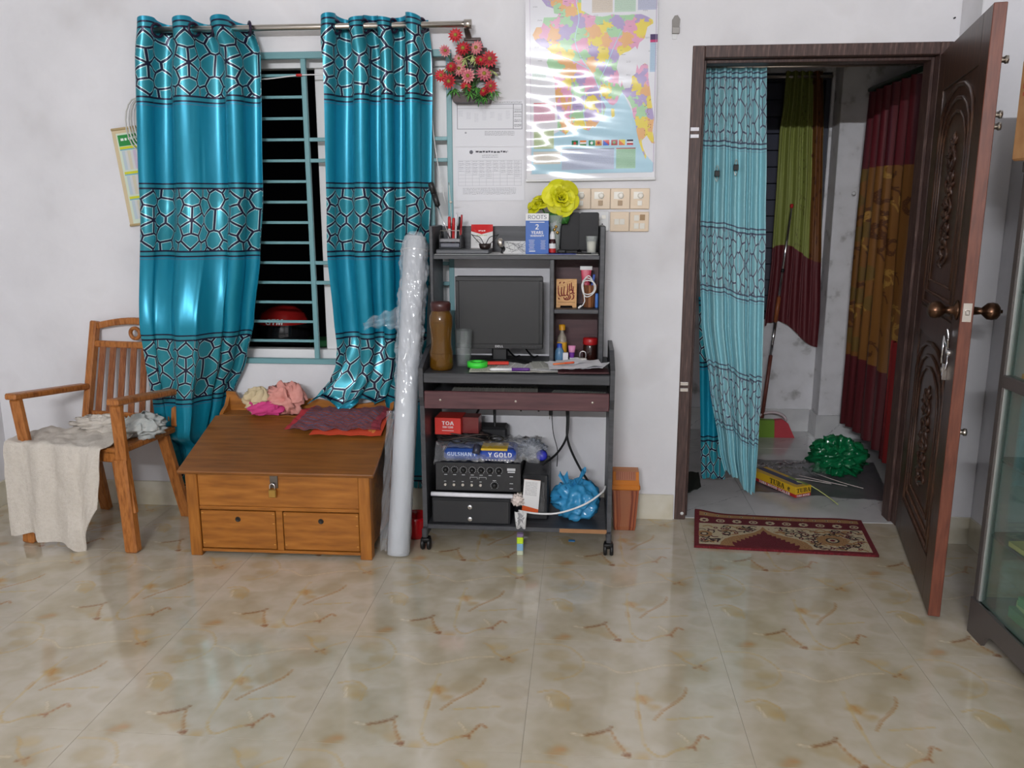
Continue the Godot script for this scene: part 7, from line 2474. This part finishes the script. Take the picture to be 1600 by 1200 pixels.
	st = S(); bx(st, 0.02, ln - 0.01, 0.054, 0.0548, -0.044, -0.024, 0.0); put(st, "green_stripe", mat(Color8(120, 150, 60), 0.4), t)
	words(t, "TUBA", Vector3(0.03, 0.034, 0.0485), 0.024, M.ink, Basis(), true, 1.15, true)
	words(t, "TUBA WOOD SCALER", Vector3(0.01, 0.008, 0.0485), 0.013, M.white, Basis(), true, 1.3)
	words(t, "e", Vector3(0.115, 0.034, 0.0485), 0.024, M.ink)
	var endb := Basis(Vector3.UP, PI / 2)
	words(t, "TUBA", Vector3(ln + 0.0004, 0.034, 0), 0.020, M.ink, endb, true, 1.1, true)
	words(t, "TUBA WOOD", Vector3(ln + 0.0004, 0.008, 0), 0.010, M.white, endb)
	st = S(true)
	tube(st, smooth_path([Vector3(1.06, 0.085, -0.33), Vector3(1.12, 0.075, -0.30), Vector3(1.18, 0.05, -0.22), Vector3(1.215, 0.03, -0.16)]), 0.0025, 6)
	lone(st, "straw", mat(Color8(196, 204, 130), 0.6), "pale green strip lying over the yellow carton end", "strip")
	t = thing("green_bag", "crumpled translucent green plastic bag on the passage floor", "bag", Vector3(1.345, 0.03, -0.66))
	st = S(true); lump(st, Vector3(0, 0.085, 0), Vector3(0.165, 0.125, 0.12), 0.40, 1.5, 97, 64, 40, 0.001); put(st, "bag", clear(Color8(14, 112, 66), 0.85, 0.12), t)
	noise.seed = 98
	for k in 4:
		st = S(true)
		var a0 = 0.4 + k * 1.5
		sheet(st, 12, 8, func(u, v):
			var an = a0 + (u - 0.5) * 1.0
			return Vector3(cos(an) * (0.03 + 0.10 * v), 0.13 + 0.04 * sin(v * 2.6) + 0.01 * sin(u * 15.0) * v, sin(an) * (0.03 + 0.08 * v))
		, 0.0008)
		put(st, "ruffle", clear(Color8(20, 128, 76), 0.8, 0.12), t)
	t = thing("clear_wrapper", "crinkled clear plastic wrapper left of the green bag", "wrapper", Vector3(1.10, 0.03, -0.66))
	st = S(true)
	sheet(st, 26, 18, func(u, v): return Vector3((u - 0.5) * 0.34, 0.004 + 0.04 * absf(noise.get_noise_2d(u * 4.0 + 3.0, v * 4.0)) + 0.06 * u * sin(v * 3.1), (v - 0.5) * 0.22), 0.0005)
	put(st, "film", clear(Color(0.8, 0.8, 0.82), 0.04, 0.06), t)
	for k in 3:
		st = S(true)
		tube(st, smooth_path([Vector3(1.05 + k * 0.09, 0.032, -0.55 - 0.05 * k), Vector3(1.15 + k * 0.09, 0.036, -0.52 + 0.02 * k), Vector3(1.27 + k * 0.07, 0.032, -0.47 + 0.03 * k)]), 0.0022, 5)
		lone(st, "string", mat(Color8(206, 196, 190), 0.6), "pale string lying on the dark plastic sheet", "string", Vector3.ZERO, Basis(), "strings on the plastic sheet")
	# broom with a fan-shaped green and red head, long steel and brown handle
	t = thing("floor_broom", "long handled floor broom with a green and red head by the passage wall", "broom", Vector3(1.13, 0.0205, -1.42))
	for k in 2:
		st = S()
		var pf = [Vector2(-0.07, 0.0), Vector2(0.055, 0.0), Vector2(0.05, 0.11), Vector2(-0.04, 0.11)] if k == 0 else [Vector2(0.056, 0.0), Vector2(0.178, 0.0), Vector2(0.135, 0.09), Vector2(0.10, 0.115), Vector2(0.051, 0.11)]
		prism(st, pf, -0.02, 0.02); put(st, "bristle_block", mat([Color8(112, 150, 40), Color8(190, 60, 70)][k], 0.6), t)
	st = S(true)
	var arc = []
	for i in 13:
		var an = PI * i / 12.0
		arc.append(Vector3(0.035 + cos(an) * 0.088, 0.105 + sin(an) * 0.052, 0))
	tube(st, arc, 0.009, 8); put(st, "head_arch", mat(Color8(206, 190, 192), 0.5), t)
	var p0 := Vector3(-0.022, 0.12, 0.0)
	var p1 := Vector3(0.092, 1.42, -0.075)
	var hm = [[0.0, 0.30, 0.0115, mat(Color8(120, 66, 56), 0.4)], [0.30, 0.46, 0.0095, M.chrome], [0.46, 0.575, 0.0125, mat(Color8(150, 84, 48), 0.4)], [0.575, 0.985, 0.008, M.chrome], [0.985, 1.0, 0.010, M.red]]
	for h in hm:
		st = S(true); tube(st, [p0.lerp(p1, h[0]), p0.lerp(p1, h[1])], h[2], 10); put(st, "handle_section", h[3], t)
	st = S(true); tube(st, [p0.lerp(p1, 0.69), p0.lerp(p1, 0.705)], 0.0105, 10); put(st, "collar", M.black, t)
	sink(before)
	st = S(); box(st, Vector3(0.0, 0.0015, 0.0), Vector3(0.028, 0.003, 0.016), 0.001)
	lone(st, "blue_scrap", mat(Color8(40, 120, 180), 0.5), "tiny blue scrap on the floor under the desk", "scrap", Vector3(-0.03, 0.0, 0.30))


func mat_image() -> Image:
	var w := 512
	var h := 280
	var mr := Color8(104, 24, 36)
	var cr := Color8(200, 184, 152)
	var tn := Color8(168, 126, 82)
	var dk := Color8(44, 30, 30)
	var im = canvas(w, h, mr)
	# tan strip with dark lozenges, then a row of rosettes
	c_rect(im, 14, 12, w - 28, 26, tn)
	for k in 13:
		c_disc(im, 34 + k * 37, 25, 5, cr); c_disc(im, 34 + k * 37, 25, 3, dk)
	for k in 10:
		var c := Vector2(30 + k * 50, 66)
		if k % 2:
			c_disc(im, c.x, c.y, 14, cr); c_disc(im, c.x, c.y, 9, mr); c_disc(im, c.x, c.y, 5, cr)
		else:
			for i in 8:
				var a = TAU * i / 8.0
				c_disc(im, c.x + cos(a) * 10, c.y + sin(a) * 10, 5, cr)
			c_disc(im, c.x, c.y, 4, dk)
	c_rect(im, 14, 92, w - 28, 8, cr)
	c_rect(im, 14, 100, w - 28, 164, cr)
	# scrolls and flowers on the cream ground
	var cx := 205.0
	var r := RandomNumberGenerator.new()
	r.seed = 31
	for k in 300:
		var p := Vector2(r.randi_range(24, w - 30), r.randi_range(108, 258))
		match k % 5:
			0:
				c_disc(im, p.x, p.y, 7, mr); c_disc(im, p.x, p.y, 3, cr)
			1:
				var s = []
				for i in 9:
					s.append(p + Vector2(cos(i * 0.6 + k), sin(i * 0.6 + k)) * (3 + i * 1.7))
				c_path(im, s, 4.0, dk)
			2:
				c_path(im, smooth2([p, p + Vector2(14, -8), p + Vector2(26, 2)]), 6, tn)
			3:
				c_path(im, smooth2([p, p + Vector2(8, 10), p + Vector2(20, 8)]), 5, Color8(96, 36, 42))
			4:
				c_path(im, smooth2([p, p + Vector2(-9, -8), p + Vector2(-20, -4)]), 3.5, dk)
	# ogee arch: cream lining, tan wings, jagged maroon heart
	var prof = [[0, 102], [10, 128], [28, 152], [58, 172], [92, 190], [116, 214], [128, 242], [132, 268]]
	for lay in 2:
		var L = []
		var gr = [7.0, 0.0][lay]
		for q in prof:
			L.append(Vector2(cx + q[0] + gr, q[1] - gr * 0.6))
		for i in prof.size():
			var q = prof[prof.size() - 1 - i]
			L.append(Vector2(cx - q[0] - gr, q[1] - gr * 0.6))
		c_poly(im, L, [cr, tn][lay])
	var I = [Vector2(cx, 132)]
	for k in 8:
		I.append(Vector2(cx + 8 + k * 12.5, 150 + k * 12 + (k % 2) * 3)); I.append(Vector2(cx + 10 + k * 12.0, 164 + k * 13))
	I.append(Vector2(cx + 88, 268)); I.append(Vector2(cx - 88, 268))
	for k in 8:
		var q = 7 - k
		I.append(Vector2(cx - 10 - q * 12.0, 164 + q * 13)); I.append(Vector2(cx - 8 - q * 12.5, 150 + q * 12))
	c_poly(im, I, mr)
	c_disc(im, 400, 186, 40, tn)
	for i in 14:
		var a = TAU * i / 14.0
		c_disc(im, 400 + cos(a) * 40, 186 + sin(a) * 34, 8, tn)
	c_disc(im, 400, 186, 20, dk); c_disc(im, 400, 186, 15, cr); c_disc(im, 400, 186, 8, mr)
	c_disc(im, 30, 180, 24, tn); c_disc(im, 30, 180, 12, dk); c_disc(im, 30, 180, 8, cr)
	c_frame(im, 0, 0, w, h, 13, Color8(112, 26, 36))
	return im
